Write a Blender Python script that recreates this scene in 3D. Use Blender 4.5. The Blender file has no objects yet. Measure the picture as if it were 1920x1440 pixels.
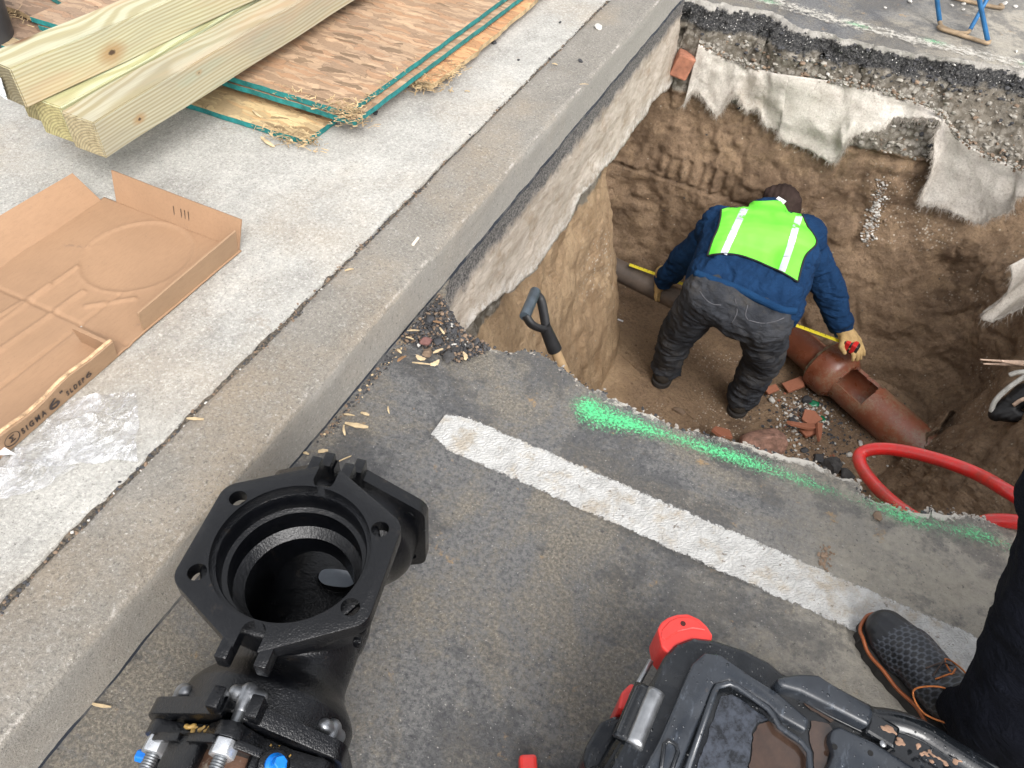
import bpy, bmesh, math, random
import numpy as np
from mathutils import Vector, Matrix
from mathutils.bvhtree import BVHTree
R = math.radians
scene = bpy.context.scene
# ---------------------------------------------------------------- camera
CAMH = 1.4
RT = Vector((0.9004839, 0.4307428, 0.0599113)); DN = Vector((0.3594304, -0.6595882, -0.6601161)); FW = Vector((-0.2448234, 0.6159579, -0.7487706))
FPX = 1440.0
cd = bpy.data.cameras.new('camera'); cam = bpy.data.objects.new('camera', cd); scene.collection.objects.link(cam)
cd.sensor_width = 36; cd.lens = 27.0; cd.clip_start = 0.02; cd.clip_end = 300
m = Matrix(((RT.x, -DN.x, -FW.x, 0), (RT.y, -DN.y, -FW.y, 0), (RT.z, -DN.z, -FW.z, CAMH), (0, 0, 0, 1)))
cam.matrix_world = m; scene.camera = cam
# ---------------------------------------------------------------- world, sun, exposure
world = bpy.data.worlds.new('World'); scene.world = world; world.use_nodes = True
wn = world.node_tree; bgn = wn.nodes['Background']
sky = wn.nodes.new('ShaderNodeTexSky'); sky.sky_type = 'NISHITA'; sky.sun_disc = False
sky.sun_elevation = R(49); sky.sun_rotation = R(134); sky.dust_density = 4.0; sky.ozone_density = 1.0; sky.air_density = 1.0
hs = wn.nodes.new('ShaderNodeHueSaturation'); hs.inputs['Saturation'].default_value = 0.14
wn.links.new(sky.outputs[0], hs.inputs['Color']); # unseen brighter and darker cloud patches, added to vary the reflections
tcw = wn.nodes.new('ShaderNodeTexCoord'); nw = wn.nodes.new('ShaderNodeTexNoise'); nw.inputs['Scale'].default_value = 2.3; nw.inputs['Detail'].default_value = 5
rw_ = wn.nodes.new('ShaderNodeValToRGB'); rw_.color_ramp.elements[0].position = .42; rw_.color_ramp.elements[0].color = (.42, .44, .50, 1); rw_.color_ramp.elements[1].position = .60; rw_.color_ramp.elements[1].color = (1.95, 1.92, 1.88, 1)
mw = wn.nodes.new('ShaderNodeMix'); mw.data_type = 'RGBA'; mw.blend_type = 'MULTIPLY'; mw.inputs[0].default_value = 1
wn.links.new(tcw.outputs['Generated'], nw.inputs['Vector']); wn.links.new(nw.outputs[0], rw_.inputs[0]); wn.links.new(hs.outputs[0], mw.inputs[6]); wn.links.new(rw_.outputs[0], mw.inputs[7]); wn.links.new(mw.outputs[2], bgn.inputs[0]); bgn.inputs[1].default_value = 0.15
sd = bpy.data.lights.new('sun', 'SUN'); sd.energy = 1.25; sd.angle = R(28); sd.color = (1, .96, .9)
sun = bpy.data.objects.new('sun', sd); scene.collection.objects.link(sun)
sun.rotation_euler = Vector((0.62, -0.60, 1.0)).to_track_quat('Z', 'Y').to_euler(); sun.location = (0, 0, 5)
vs = scene.view_settings; vs.view_transform = 'Standard'; vs.look = 'None'; vs.gamma = 1.0; vs.exposure = 0.88; vs.use_curve_mapping = False
scene.render.film_transparent = False

# ---------------------------------------------------------------- helpers
def ray(px, py):
    return RT * ((px - 960) / FPX) + DN * ((py - 720) / FPX) + FW
O = Vector((0, 0, CAMH))
def U(px, py, z):          # point of the plane z seen at a photo position
    d = ray(px, py); return O + d * ((z - CAMH) / d.z)
def UY(px, py, y):
    d = ray(px, py); return O + d * (y / d.y)
def UX(px, py, x):
    d = ray(px, py); return O + d * (x / d.x)

def _hash(ix, iy, iz, seed):
    h = (ix * 374761393 + iy * 668265263 + iz * 2147483647 * 3 + seed * 1442695041) & 0xffffffff
    h = ((h ^ (h >> 13)) * 1274126177) & 0xffffffff
    h = (h ^ (h >> 16)) & 0xffffffff
    return h.astype(np.float64) / 4294967295.0
def vnoise(p, seed=0):
    p = np.asarray(p, float); i = np.floor(p).astype(np.int64); f = p - i; f = f * f * (3 - 2 * f)
    r = 0
    for dx in (0, 1):
        for dy in (0, 1):
            for dz in (0, 1):
                w = (f[:, 0] if dx else 1 - f[:, 0]) * (f[:, 1] if dy else 1 - f[:, 1]) * (f[:, 2] if dz else 1 - f[:, 2])
                r = r + w * _hash(i[:, 0] + dx, i[:, 1] + dy, i[:, 2] + dz, seed)
    return r * 2 - 1
def fbm(p, s=1.0, o=4, seed=0, gain=.5):
    p = np.asarray(p, float) * s; a = 1; t = 0; n = 0
    for k in range(o):
        t = t + a * vnoise(p, seed + k * 17); n += a; a *= gain; p = p * 2.03 + 3.1
    return t / n

def mesh(name, verts, faces, smooth=False, mats=()):
    me = bpy.data.meshes.new(name); me.from_pydata([tuple(v) for v in verts], [], [tuple(f) for f in faces])
    for mm in mats: me.materials.append(mm)
    if smooth: me.polygons.foreach_set('use_smooth', [True] * len(me.polygons))
    me.update(); return me
def link(name, me, mat=None, parent=None):
    if mat is not None:
        me.materials.clear(); me.materials.append(mat)
    o = bpy.data.objects.new(name, me); scene.collection.objects.link(o)
    me.name = name
    if parent is not None:
        me.transform(INV[parent.name]); o.parent = parent; INV[o.name] = INV[parent.name]
    return o
INV = {}
def tag(o, label=None, cat=None, group=None, kind=None):
    if label: o['label'] = label
    if cat: o['category'] = cat
    if group: o['group'] = group
    if kind: o['kind'] = kind
    return o
def thing(name, label, cat, loc, rz=0.0, group=None, mat=None):
    o = bpy.data.objects.new(name, None); scene.collection.objects.link(o); o.empty_display_size = .05
    mt = mat if mat is not None else Matrix.Translation(Vector(loc)) @ Matrix.Rotation(rz, 4, 'Z')
    o.matrix_world = mt; INV[o.name] = mt.inverted(); tag(o, label, cat, group); return o
def solo(name, me, mat, label, cat, group=None):     # a thing that is one mesh, origin at its base
    v = np.array([tuple(x.co) for x in me.vertices]); c = Vector(((v[:, 0].min() + v[:, 0].max()) / 2, (v[:, 1].min() + v[:, 1].max()) / 2, v[:, 2].min()))
    o = link(name, me, mat); me.transform(Matrix.Translation(-c)); o.location = c; return tag(o, label, cat, group)
def struct(name, me, mat=None):
    o = link(name, me, mat); o['kind'] = 'structure'; return o
def bm_mesh(bm, smooth=False):
    me = bpy.data.meshes.new('m'); bm.to_mesh(me); bm.free()
    if smooth: me.polygons.foreach_set('use_smooth', [True] * len(me.polygons))
    return me
def join(meshes, smooth=None):
    bm = bmesh.new()
    for x in meshes: bm.from_mesh(x)
    me = bm_mesh(bm)
    for x in meshes: bpy.data.meshes.remove(x)
    if smooth is not None: me.polygons.foreach_set('use_smooth', [smooth] * len(me.polygons))
    return me
def setsmooth(me, ang=None):
    me.polygons.foreach_set('use_smooth', [True] * len(me.polygons))
    if ang: me.set_sharp_from_angle(angle=R(ang))
    return me
def modmesh(me, mods):      # mods: list of (type, {props}); returns evaluated new mesh
    o = bpy.data.objects.new('tmp', me); scene.collection.objects.link(o); extra = []
    for t, pr in mods:
        md = o.modifiers.new(t, t)
        for k, v in pr.items():
            if k == 'cutter':
                c = bpy.data.objects.new('cut', v); scene.collection.objects.link(c); extra.append(c); md.object = c
            else: setattr(md, k, v)
    dg = bpy.context.evaluated_depsgraph_get(); dg.update()
    r = bpy.data.meshes.new_from_object(o.evaluated_get(dg))
    for x in [o] + extra: bpy.data.objects.remove(x)
    return r
def box(c, s, rot=None, bev=0.0, seg=2):
    bm = bmesh.new(); bmesh.ops.create_cube(bm, size=1)
    bmesh.ops.scale(bm, vec=s, verts=bm.verts)
    if bev: bmesh.ops.bevel(bm, geom=list(bm.edges), offset=bev, segments=seg, affect='EDGES', profile=.5)
    if rot is not None: bmesh.ops.transform(bm, matrix=rot.to_4x4(), verts=bm.verts)
    bmesh.ops.translate(bm, vec=c, verts=bm.verts)
    return bm_mesh(bm)
def prism(poly, z0, z1, bev=0.0, seg=2, smooth=False):    # polygon (xy) extruded z0..z1
    bm = bmesh.new(); vs_ = [bm.verts.new((p[0], p[1], z0)) for p in poly]; f = bm.faces.new(vs_)
    bm.normal_update()
    if f.normal.z > 0: bmesh.ops.reverse_faces(bm, faces=[f])
    r = bmesh.ops.extrude_face_region(bm, geom=[f]); vv = [g for g in r['geom'] if isinstance(g, bmesh.types.BMVert)]
    bmesh.ops.translate(bm, vec=(0, 0, z1 - z0), verts=vv)
    if bev: 
        bmesh.ops.bevel(bm, geom=[e for e in bm.edges if not (abs(e.verts[0].co.z - z0) < 1e-6 and abs(e.verts[1].co.z - z0) < 1e-6)], offset=bev, segments=seg, affect='EDGES', profile=.5)
    bmesh.ops.recalc_face_normals(bm, faces=bm.faces)
    me = bm_mesh(bm, smooth); return me
def lathe(prof, n=48, mat=None, closed=True):    # prof: [(r, z)], around Z
    V = []; F = []; k = len(prof)
    for i in range(n):
        a = 2 * math.pi * i / n
        for r, z in prof: V.append((r * math.cos(a), r * math.sin(a), z))
    for i in range(n):
        for j in range(k - 1):
            a, b = i * k + j, ((i + 1) % n) * k + j
            F.append((a, b, b + 1, a + 1))
    me = mesh('lathe', V, F, True)
    bm = bmesh.new(); bm.from_mesh(me); bmesh.ops.remove_doubles(bm, verts=bm.verts, dist=1e-6)
    if closed: bmesh.ops.holes_fill(bm, edges=[e for e in bm.edges if e.is_boundary], sides=0)
    bmesh.ops.recalc_face_normals(bm, faces=bm.faces)
    bm.to_mesh(me); bm.free(); setsmooth(me, 35)
    if mat is not None: me.transform(mat)
    return me
def cyl(p0, p1, r0, r1=None, n=24, caps=True):
    p0 = Vector(p0); p1 = Vector(p1); r1 = r0 if r1 is None else r1; L = (p1 - p0).length
    q = (p1 - p0).to_track_quat('Z', 'Y').to_matrix().to_4x4()
    pr = [(r0, 0), (r1, L)]
    if caps: pr = [(0, 0)] + pr + [(0, L)]
    return lathe(pr, n, Matrix.Translation(p0) @ q, closed=False)
def catmull(P, per=8):
    P = [Vector(p) for p in P]; Q = [P[0] * 2 - P[1]] + P + [P[-1] * 2 - P[-2]]; out = []
    for i in range(1, len(Q) - 2):
        for k in range(per):
            t = k / per; a, b, c, d = Q[i - 1:i + 3]
            out.append(.5 * ((2 * b) + (c - a) * t + (2 * a - 5 * b + 4 * c - d) * t * t + (3 * b - a - 3 * c + d) * t ** 3))
    out.append(P[-1]); return out
def tube(P, r, n=10, per=8, smooth=True, flat=None):
    P = catmull(P, per) if per > 1 else [Vector(p) for p in P]
    V = []; F = []; up = Vector((0, 0, 1)); last = None
    for i, p in enumerate(P):
        t = (P[min(i + 1, len(P) - 1)] - P[max(i - 1, 0)]).normalized()
        u = (last - t * last.dot(t)).normalized() if last is not None else (t.orthogonal() if abs(t.z) > .95 else t.cross(up)).normalized()
        last = u; w = t.cross(u); rr = r(i / (len(P) - 1)) if callable(r) else r
        for k in range(n):
            a = 2 * math.pi * k / n; fl = flat or 1
            V.append(p + u * math.cos(a) * rr + w * math.sin(a) * rr * fl)
    for i in range(len(P) - 1):
        for k in range(n):
            F.append((i * n + k, i * n + (k + 1) % n, (i + 1) * n + (k + 1) % n, (i + 1) * n + k))
    F.append(tuple(range(n))[::-1]); F.append(tuple((len(P) - 1) * n + k for k in range(n)))
    return mesh('tube', V, F, smooth)
def capsule(a, b, ra, rb, n=14):
    a = Vector(a); b = Vector(b); L = (b - a).length
    if L < 1e-6: L = 1e-4; b = a + Vector((0, 0, 1e-4))
    q = (b - a).to_track_quat('Z', 'Y').to_matrix().to_4x4()
    pr = [(ra * math.sin(t), -ra * math.cos(t)) for t in [math.pi / 2 * k / 5 for k in range(6)]]
    pr += [(rb * math.cos(t), L + rb * math.sin(t)) for t in [math.pi / 2 * k / 5 for k in range(6)]]
    return lathe(pr, n, Matrix.Translation(a) @ q, closed=False)
def ell(c, s, rot=None, n=16):
    bm = bmesh.new(); bmesh.ops.create_icosphere(bm, subdivisions=3, radius=1); bmesh.ops.scale(bm, vec=s, verts=bm.verts)
    if rot is not None: bmesh.ops.transform(bm, matrix=rot.to_4x4(), verts=bm.verts)
    bmesh.ops.translate(bm, vec=c, verts=bm.verts); return bm_mesh(bm)
def blob(shapes, vox=.008, it=6, f=.6, disp=None):       # one continuous surface from overlapping solids
    me = join(shapes)
    me = modmesh(me, [('REMESH', dict(mode='VOXEL', voxel_size=vox, use_smooth_shade=True)), ('SMOOTH', dict(factor=f, iterations=it))])
    if disp:
        n = len(me.vertices); co = np.zeros(n * 3); me.vertices.foreach_get('co', co); co = co.reshape(-1, 3)
        no = np.zeros(n * 3); me.vertices.foreach_get('normal', no); no = no.reshape(-1, 3)
        co = co + no * disp(co, no)[:, None]; me.vertices.foreach_set('co', co.ravel()); me.update()
    return me
def rock(c, s, seed, rough=.35, sub=3, rot=None, facet=True):
    bm = bmesh.new(); bmesh.ops.create_icosphere(bm, subdivisions=sub, radius=1)
    co = np.array([v.co[:] for v in bm.verts]); rnd = random.Random(seed)
    for k in range(9 if facet else 0):       # cut flat faces
        d = np.array([rnd.gauss(0, 1) for _ in range(3)]); d /= np.linalg.norm(d); h = rnd.uniform(.55, .85)
        t = co @ d - h; co = co - np.clip(t, 0, None)[:, None] * d
    co = co * (1 + rough * .5 * fbm(co + seed, 1.7, 3, seed))[:, None]
    for v, p in zip(bm.verts, co): v.co = p
    bmesh.ops.scale(bm, vec=s, verts=bm.verts)
    e = Matrix.Rotation(rnd.uniform(0, 6.28), 3, 'Z') @ Matrix.Rotation(rnd.uniform(-.4, .4), 3, 'X') if rot is None else rot
    bmesh.ops.transform(bm, matrix=e.to_4x4(), verts=bm.verts); bmesh.ops.translate(bm, vec=c, verts=bm.verts)
    me = bm_mesh(bm); setsmooth(me, 30); return me
def dup_tree(o):
    c = o.copy(); scene.collection.objects.link(c)
    for ch in list(o.children):
        d = dup_tree(ch); d.parent = c
    return c

# ---------------------------------------------------------------- materials
class N:
    def __init__(s, name, disp=False):
        s.m = bpy.data.materials.new(name); s.m.use_nodes = True; s.t = s.m.node_tree; s.n = s.t.nodes; s.l = s.t.links
        s.b = s.n['Principled BSDF']; s.out = s.n['Material Output']; s.tc = s.n.new('ShaderNodeTexCoord').outputs['Object']
    def put(s, sock, v):
        if isinstance(v, bpy.types.NodeSocket): s.l.new(v, sock)
        elif v is not None:
            if isinstance(v, (tuple, list)) and len(v) == 3 and sock.type == 'RGBA': v = (*v, 1)
            sock.default_value = v
    def node(s, t, ins={}, **kw):
        n = s.n.new(t)
        for k, v in kw.items(): setattr(n, k, v)
        for k, v in ins.items(): s.put(n.inputs[k], v)
        return n
    def map(s, scale=(1, 1, 1), rot=(0, 0, 0), loc=(0, 0, 0), vec=None):
        return s.node('ShaderNodeMapping', {'Vector': vec or s.tc, 'Scale': scale, 'Rotation': rot, 'Location': loc}).outputs[0]
    def noise(s, sc=5, d=6, r=.6, vec=None, dist=0, col=False):
        n = s.node('ShaderNodeTexNoise', {'Vector': vec or s.tc, 'Scale': sc, 'Detail': d, 'Roughness': r, 'Distortion': dist}); return n.outputs[1 if col else 0]
    def vor(s, sc=5, vec=None, feat='F1', out=0, rnd=1.0):
        n = s.node('ShaderNodeTexVoronoi', {'Vector': vec or s.tc, 'Scale': sc, 'Randomness': rnd}, feature=feat); return n.outputs[out]
    def ramp(s, f, stops, mode='LINEAR'):
        n = s.node('ShaderNodeValToRGB', {'Fac': f}); cr = n.color_ramp; cr.interpolation = mode
        while len(cr.elements) < len(stops): cr.elements.new(.5)
        for e, (p, c) in zip(cr.elements, stops):
            e.position = p; e.color = (c, c, c, 1) if isinstance(c, (int, float)) else (*c, 1)
        return n.outputs[0]
    def mix(s, f, a, b, bt='MIX'):
        n = s.node('ShaderNodeMix', {}, data_type='RGBA', blend_type=bt); s.put(n.inputs[0], f); s.put(n.inputs[6], a); s.put(n.inputs[7], b); return n.outputs[2]
    def math(s, op, a, b=None, c=None, clamp=False):
        n = s.node('ShaderNodeMath', {}, operation=op, use_clamp=clamp); s.put(n.inputs[0], a)
        if b is not None: s.put(n.inputs[1], b)
        if c is not None: s.put(n.inputs[2], c)
        return n.outputs[0]
    def sep(s, vec=None):
        n = s.node('ShaderNodeSeparateXYZ', {0: vec or s.tc}); return n.outputs
    def attr(s, name): return s.node('ShaderNodeAttribute', {}, attribute_name=name).outputs['Fac']
    def bump(s, h, st=.5, d=.01, prev=None):
        n = s.node('ShaderNodeBump', {'Height': h, 'Strength': st, 'Distance': d})
        if prev: s.l.new(prev, n.inputs['Normal'])
        return n.outputs[0]
    def fin(s, col=None, rough=None, nor=None, metal=None, spec=None, coat=None, **kw):
        s.put(s.b.inputs['Base Color'], col)
        if rough is not None: s.put(s.b.inputs['Roughness'], rough)
        if nor is not None: s.l.new(nor, s.b.inputs['Normal'])
        if metal is not None: s.put(s.b.inputs['Metallic'], metal)
        if spec is not None: s.put(s.b.inputs['Specular IOR Level'], spec)
        if coat is not None:
            s.put(s.b.inputs['Coat Weight'], coat); s.b.inputs['Coat Roughness'].default_value = .08
            if nor is not None: s.l.new(nor, s.b.inputs['Coat Normal'])
        for k, v in kw.items(): s.put(s.b.inputs[k], v)
        return s.m
def simple(name, col, rough=.6, metal=0, bump=0, bsc=60, var=.25, coat=None, spec=None):
    n = N(name); a = n.noise(bsc * .35, 5); c = n.mix(n.ramp(a, [(.3, 0), (.7, 1)]), tuple(x * (1 - var) for x in col), tuple(min(1, x * (1 + var)) for x in col))
    nb = n.bump(n.noise(bsc, 5), .6, bump) if bump else None
    return n.fin(c, n.ramp(n.noise(bsc * .5, 4), [(.3, max(0, rough - .08)), (.7, min(1, rough + .08))]), nb, metal, coat=coat, spec=spec)
# ================================================================ SETTING
rnd = random.Random(7)
def rs(x): return np.interp
KX = -0.775           # kerb face
KZ = 0.13             # kerb top / pavement level
# ---- materials of the setting
def m_asphalt():
    n = N('asphalt'); x, y, z = n.sep()
    a = n.noise(6, 8, .65); fine = n.noise(260, 4, .7); mid = n.noise(90, 7, .8)
    f1 = n.ramp(n.noise(95, 6, .8), [(.40, 0), (.56, 1)]); f2 = n.ramp(n.noise(150, 4, .7, vec=n.map(loc=(4, 4, 4))), [(.45, 0), (.6, 1)])
    cool = n.mix(f1, (.078, .079, .083), (.178, .175, .168)); warm = n.mix(f2, (.140, .126, .104), (.270, .238, .186))
    zone = n.ramp(n.math('ADD', n.math('MULTIPLY', n.noise(2.2, 9, .74, dist=.7), .72), n.math('MULTIPLY', n.noise(70, 6, .85, vec=n.map(loc=(7, 2, 2))), .28)), [(.46, 0), (.55, 1)])
    c = n.mix(n.math('MULTIPLY', zone, .95), cool, warm)
    # dusty pale area towards the right of the cut
    d = n.ramp(n.math('ADD', n.math('MULTIPLY', x, .75), n.math('MULTIPLY', n.noise(3.5, 6, .6), .75)), [(.42, 0), (.78, 1)])
    c = n.mix(n.math('MULTIPLY', d, n.ramp(n.noise(45, 5, .7), [(.3, .45), (.6, .9)])), c, (.40, .365, .30))
    # dark damp patches
    w = n.math('MULTIPLY', n.ramp(n.noise(2.8, 9, .74, vec=n.map(loc=(3.3, 1.7, 0))), [(.50, 0), (.54, 1)]), n.ramp(n.noise(60, 5, .7), [(.3, .4), (.6, 1)]))
    c = n.mix(n.math('MULTIPLY', w, .62), c, (.045, .046, .05))
    # pale chips and black pits
    chip = n.ramp(n.noise(190, 2, .5, vec=n.map(loc=(3, 3, 3))), [(.68, 0), (.73, .75)])
    c = n.mix(chip, c, (.46, .44, .40))
    pit = n.ramp(n.noise(120, 3, .6, vec=n.map(loc=(6, 1, 3))), [(.62, 0), (.70, 1)])
    c = n.mix(n.math('MULTIPLY', pit, .6), c, (.022, .022, .025))
    # ochre clay smears
    oc = n.math('MULTIPLY', n.ramp(n.noise(11, 7, .72, vec=n.map(loc=(9.1, 4, 0))), [(.62, 0), (.67, 1)]), n.ramp(n.noise(80, 4, .7), [(.4, 0), (.55, 1)]))
    c = n.mix(n.math('MULTIPLY', oc, .8), c, (.36, .24, .12))
    nb = n.bump(n.noise(150, 6, .75), 1.0, .006); nb = n.bump(pit, -.6, .003, nb)
    ro = n.mix(w, n.ramp(n.noise(7, 5, .6), [(.35, .55), (.6, .85)]), (.38,) * 3)
    return n.fin(c, ro, nb)
M_ASPH = m_asphalt()
def m_conc(name, lo, hi, tanamt=.4, dark=.35):
    n = N(name); c = n.mix(n.ramp(n.noise(3.2, 7, .65), [(.3, 0), (.7, 1)]), lo, hi)
    c = n.mix(n.math('MULTIPLY', n.ramp(n.noise(110, 5, .75), [(.4, 0), (.62, 1)]), .36), c, tuple(v * .62 for v in lo)); c = n.mix(n.ramp(n.noise(10, 7, .75, vec=n.map(scale=(1, .18, 1), loc=(3, 3, 3))), [(.52, 0), (.70, .35)]), c, tuple(v * .66 for v in lo)); c = n.mix(n.ramp(n.noise(5, 8, .78, vec=n.map(loc=(6, 2, 3))), [(.60, 0), (.68, .45)]), c, (.25, .19, .13))
    c = n.mix(n.math('MULTIPLY', n.ramp(n.noise(2.3, 6, .6, vec=n.map(loc=(5, 2, 1))), [(.5, 0), (.72, 1)]), tanamt), c, (.36, .27, .17))
    st = n.ramp(n.noise(7, 7, .7, vec=n.map(scale=(1, .45, 1), loc=(1, 8, 1))), [(.52, 0), (.74, 1)])
    c = n.mix(n.math('MULTIPLY', st, dark), c, (.16, .155, .145)); c = n.mix(n.math('MULTIPLY', n.ramp(n.noise(1.6, 9, .75, vec=n.map(loc=(2, 1, 8))), [(.56, 0), (.64, 1)]), .35), c, (.17, .16, .145))
    c = n.mix(n.ramp(n.noise(170, 3, .6, vec=n.map(loc=(3, 3, 3))), [(.62, 0), (.70, .75)]), c, (.11, .10, .09))
    c = n.mix(n.ramp(n.noise(150, 3, .6, vec=n.map(loc=(8, 3, 3))), [(.64, 0), (.72, .6)]), c, (.66, .64, .58))
    c = n.mix(n.ramp(n.noise(1.1, 5, .6, vec=n.map(loc=(8, 8, 3))), [(.45, 0), (.75, .35)]), c, tuple(v * .72 for v in lo))
    sp = n.noise(150, 4, .75, vec=n.map(loc=(2, 2, 9))); c = n.mix(n.ramp(sp, [(.30, .65), (.46, 0)]), c, tuple(v * .38 for v in lo)); c = n.mix(n.ramp(sp, [(.54, 0), (.70, .55)]), c, tuple(min(1, v * 1.45) for v in hi)); nb = n.bump(n.noise(210, 5, .7), 1.0, .004); nb = n.bump(n.noise(30, 5, .6), .35, .004, nb)
    return n, c, nb
n, c, nb = m_conc('pavement_concrete', (.36, .348, .318), (.57, .555, .51)); M_PAVE = n.fin(c, .82, nb)
def m_kerb():
    n, c, nb = m_conc('kerb_concrete', (.195, .180, .155), (.315, .29, .25), .6, .3)
    x, y, z = n.sep(); zz = n.math('ADD', z, n.math('MULTIPLY', n.math('SUBTRACT', n.noise(14, 5, .6), .5), .05))
    # worn pale arris
    ar = n.attr('arris'); c = n.mix(n.ramp(n.math('ADD', n.math('MULTIPLY', ar, .30), n.math('ADD', n.math('MULTIPLY', n.noise(60, 7, .8), .6), n.math('MULTIPLY', n.noise(9, 4), .4))), [(.80, 0), (.92, .8)]), c, (.56, .52, .47))
    # face: noisy grey, then a paler tint making up for weak light there
    c = n.mix(n.ramp(n.math('ADD', n.math('MULTIPLY', n.attr('face'), .55), n.noise(70, 7, .75)), [(.80, 0), (1.3, .35)]), c, (.22, .21, .195)); c = n.mix(n.math('MULTIPLY', n.attr('face'), .35), c, (.40, .38, .34))
    c = n.mix(n.ramp(n.noise(110, 5, .75), [(.55, 0), (.66, .7)]), c, (.43, .41, .37)); c = n.mix(n.ramp(n.noise(90, 6, .8, vec=n.map(loc=(1, 7, 2))), [(.56, 0), (.68, .75)]), c, (.07, .066, .06))
    # below the road: asphalt residue, then scraped pale concrete
    low = n.math('LESS_THAN', z, -.001)
    res = n.ramp(n.math('ADD', n.math('MULTIPLY', zz, 9.0), n.math('ADD', .55, n.math('MULTIPLY', n.noise(22, 6, .75), .75))), [(.15, 0), (.45, 1)])
    pc = n.mix(n.ramp(n.noise(22, 7, .7, vec=n.map(scale=(1, .35, 1), rot=(R(25), 0, 0))), [(.35, 0), (.68, 1)]), (.32, .265, .205), (.54, .475, .40))
    pc = n.mix(n.math('MULTIPLY', n.ramp(n.noise(9, 5, .7, vec=n.map(loc=(4, 4, 4))), [(.55, 0), (.68, 1)]), .6), pc, (.26, .19, .12))
    dk = n.mix(n.ramp(n.noise(150, 5, .75), [(.4, 0), (.66, 1)]), (.03, .03, .03), (.27, .25, .23))
    lc = n.mix(res, pc, dk)
    c = n.mix(low, c, lc)
    c = n.mix(n.math('MULTIPLY', n.attr('crust'), n.ramp(n.noise(40, 6, .75), [(.45, 0), (.58, .9)])), c, (.72, .70, .66))
    seal = n.math('MULTIPLY', n.math('LESS_THAN', n.math('ABSOLUTE', n.math('SUBTRACT', n.math('ADD', z, n.math('MULTIPLY', n.math('SUBTRACT', n.noise(9, 3), .5), .012)), .001)), .0065), n.ramp(n.noise(12, 3), [(.3, .5), (.45, 1)]))
    c = n.mix(seal, c, (.022, .028, .042))
    nb = n.bump(n.noise(40, 7, .7, vec=n.map(scale=(1, .5, 1))), n.math('MULTIPLY', low, .9), .015, nb)
    return n.fin(c, .85, nb)
M_KERB = m_kerb()
def m_soil():
    n = N('soil'); x, y, z = n.sep()
    lay = n.math('ADD', z, n.math('MULTIPLY', n.math('SUBTRACT', n.noise(5, 5, .6), .5), .09))
    # brown clay
    c = n.mix(n.ramp(n.noise(2.2, 7, .65), [(.3, 0), (.7, 1)]), (.155, .100, .060), (.33, .225, .140))
    c = n.mix(n.math('MULTIPLY', n.ramp(n.noise(9, 7, .7, vec=n.map(loc=(2, 2, 2))), [(.5, 0), (.7, 1)]), .55), c, (.36, .25, .145))
    c = n.mix(n.math('MULTIPLY', n.ramp(n.noise(5, 8, .7, vec=n.map(scale=(1, 1, 2.2), loc=(7, 1, 2))), [(.52, 0), (.68, 1)]), .6), c, (.075, .045, .027))
    c = n.mix(n.math('MULTIPLY', n.ramp(n.noise(60, 7, .8), [(.48, 0), (.64, 1)]), .55), c, (.065, .042, .028)); c = n.mix(n.math('MULTIPLY', n.ramp(n.noise(38, 7, .8, vec=n.map(loc=(5, 5, 5))), [(.55, 0), (.66, 1)]), .4), c, (.36, .26, .17))
    # paler dry left side
    dry = n.math('MULTIPLY', n.ramp(n.math('ADD', n.math('MULTIPLY', x, -1.0), n.math('MULTIPLY', n.noise(4, 4), .35)), [(.55, 0), (.72, 1)]), n.ramp(n.math('SUBTRACT', 3.1, y), [(0, 0), (.25, 1)]))
    dc = n.mix(n.ramp(n.noise(8, 7, .65, vec=n.map(scale=(1, 1, .4))), [(.3, 0), (.7, 1)]), (.30, .195, .108), (.50, .36, .22)); dc = n.mix(n.ramp(n.noise(14, 8, .75, vec=n.map(scale=(1, 1.4, .5), loc=(6, 2, 2))), [(.5, 0), (.66, .6)]), dc, (.20, .13, .075)); dc = n.mix(n.math('MULTIPLY', n.ramp(n.noise(70, 6, .8), [(.50, 0), (.64, 1)]), .5), dc, (.17, .12, .08))
    c = n.mix(n.math('MULTIPLY', dry, .9), c, dc)
    # pale lime bits
    v = n.vor(75); sv = n.node('ShaderNodeSeparateColor', {0: n.vor(75, out=1)}).outputs[0]
    patch = n.ramp(n.noise(2.6, 4, .6, vec=n.map(loc=(1, 6, 3))), [(.56, 0), (.66, 1)])
    c = n.mix(n.math('MULTIPLY', n.math('MULTIPLY', n.math('LESS_THAN', v, .34), n.math('GREATER_THAN', sv, .6)), patch), c, (.50, .44, .36))
    c = n.mix(n.math('MULTIPLY', n.math('LESS_THAN', v, .3), n.math('GREATER_THAN', sv, .985)), c, (.42, .36, .28))
    # gravel sub-base
    gsc = n.vor(42); gc = n.node('ShaderNodeSeparateColor', {0: n.vor(42, out=1)}).outputs[0]
    g = n.mix(gc, (.20, .18, .15), (.38, .35, .30)); g = n.mix(n.ramp(gsc, [(.35, 0), (.7, .95)]), g, (.085, .07, .05)); g = n.mix(n.ramp(n.noise(120, 5, .75), [(.5, 0), (.65, .6)]), g, (.10, .085, .065))
    g = n.mix(n.ramp(n.noise(4, 5), [(.36, 0), (.62, .8)]), g, (.19, .165, .13))
    kg = n.ramp(n.math('MULTIPLY', n.math('ADD', lay, .43), 12), [(.45, 0), (.6, 1)])
    kg = n.math('MULTIPLY', kg, n.math('GREATER_THAN', y, 2.9) if False else n.ramp(n.math('ADD', y, n.math('MULTIPLY', x, .9)), [(.5, 0), (.9, 1)]))
    c = n.mix(kg, c, g)
    # asphalt layer
    a = n.mix(n.ramp(n.noise(120, 6, .8), [(.48, 0), (.66, 1)]), (.016, .016, .017), (.16, .155, .145))
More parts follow.
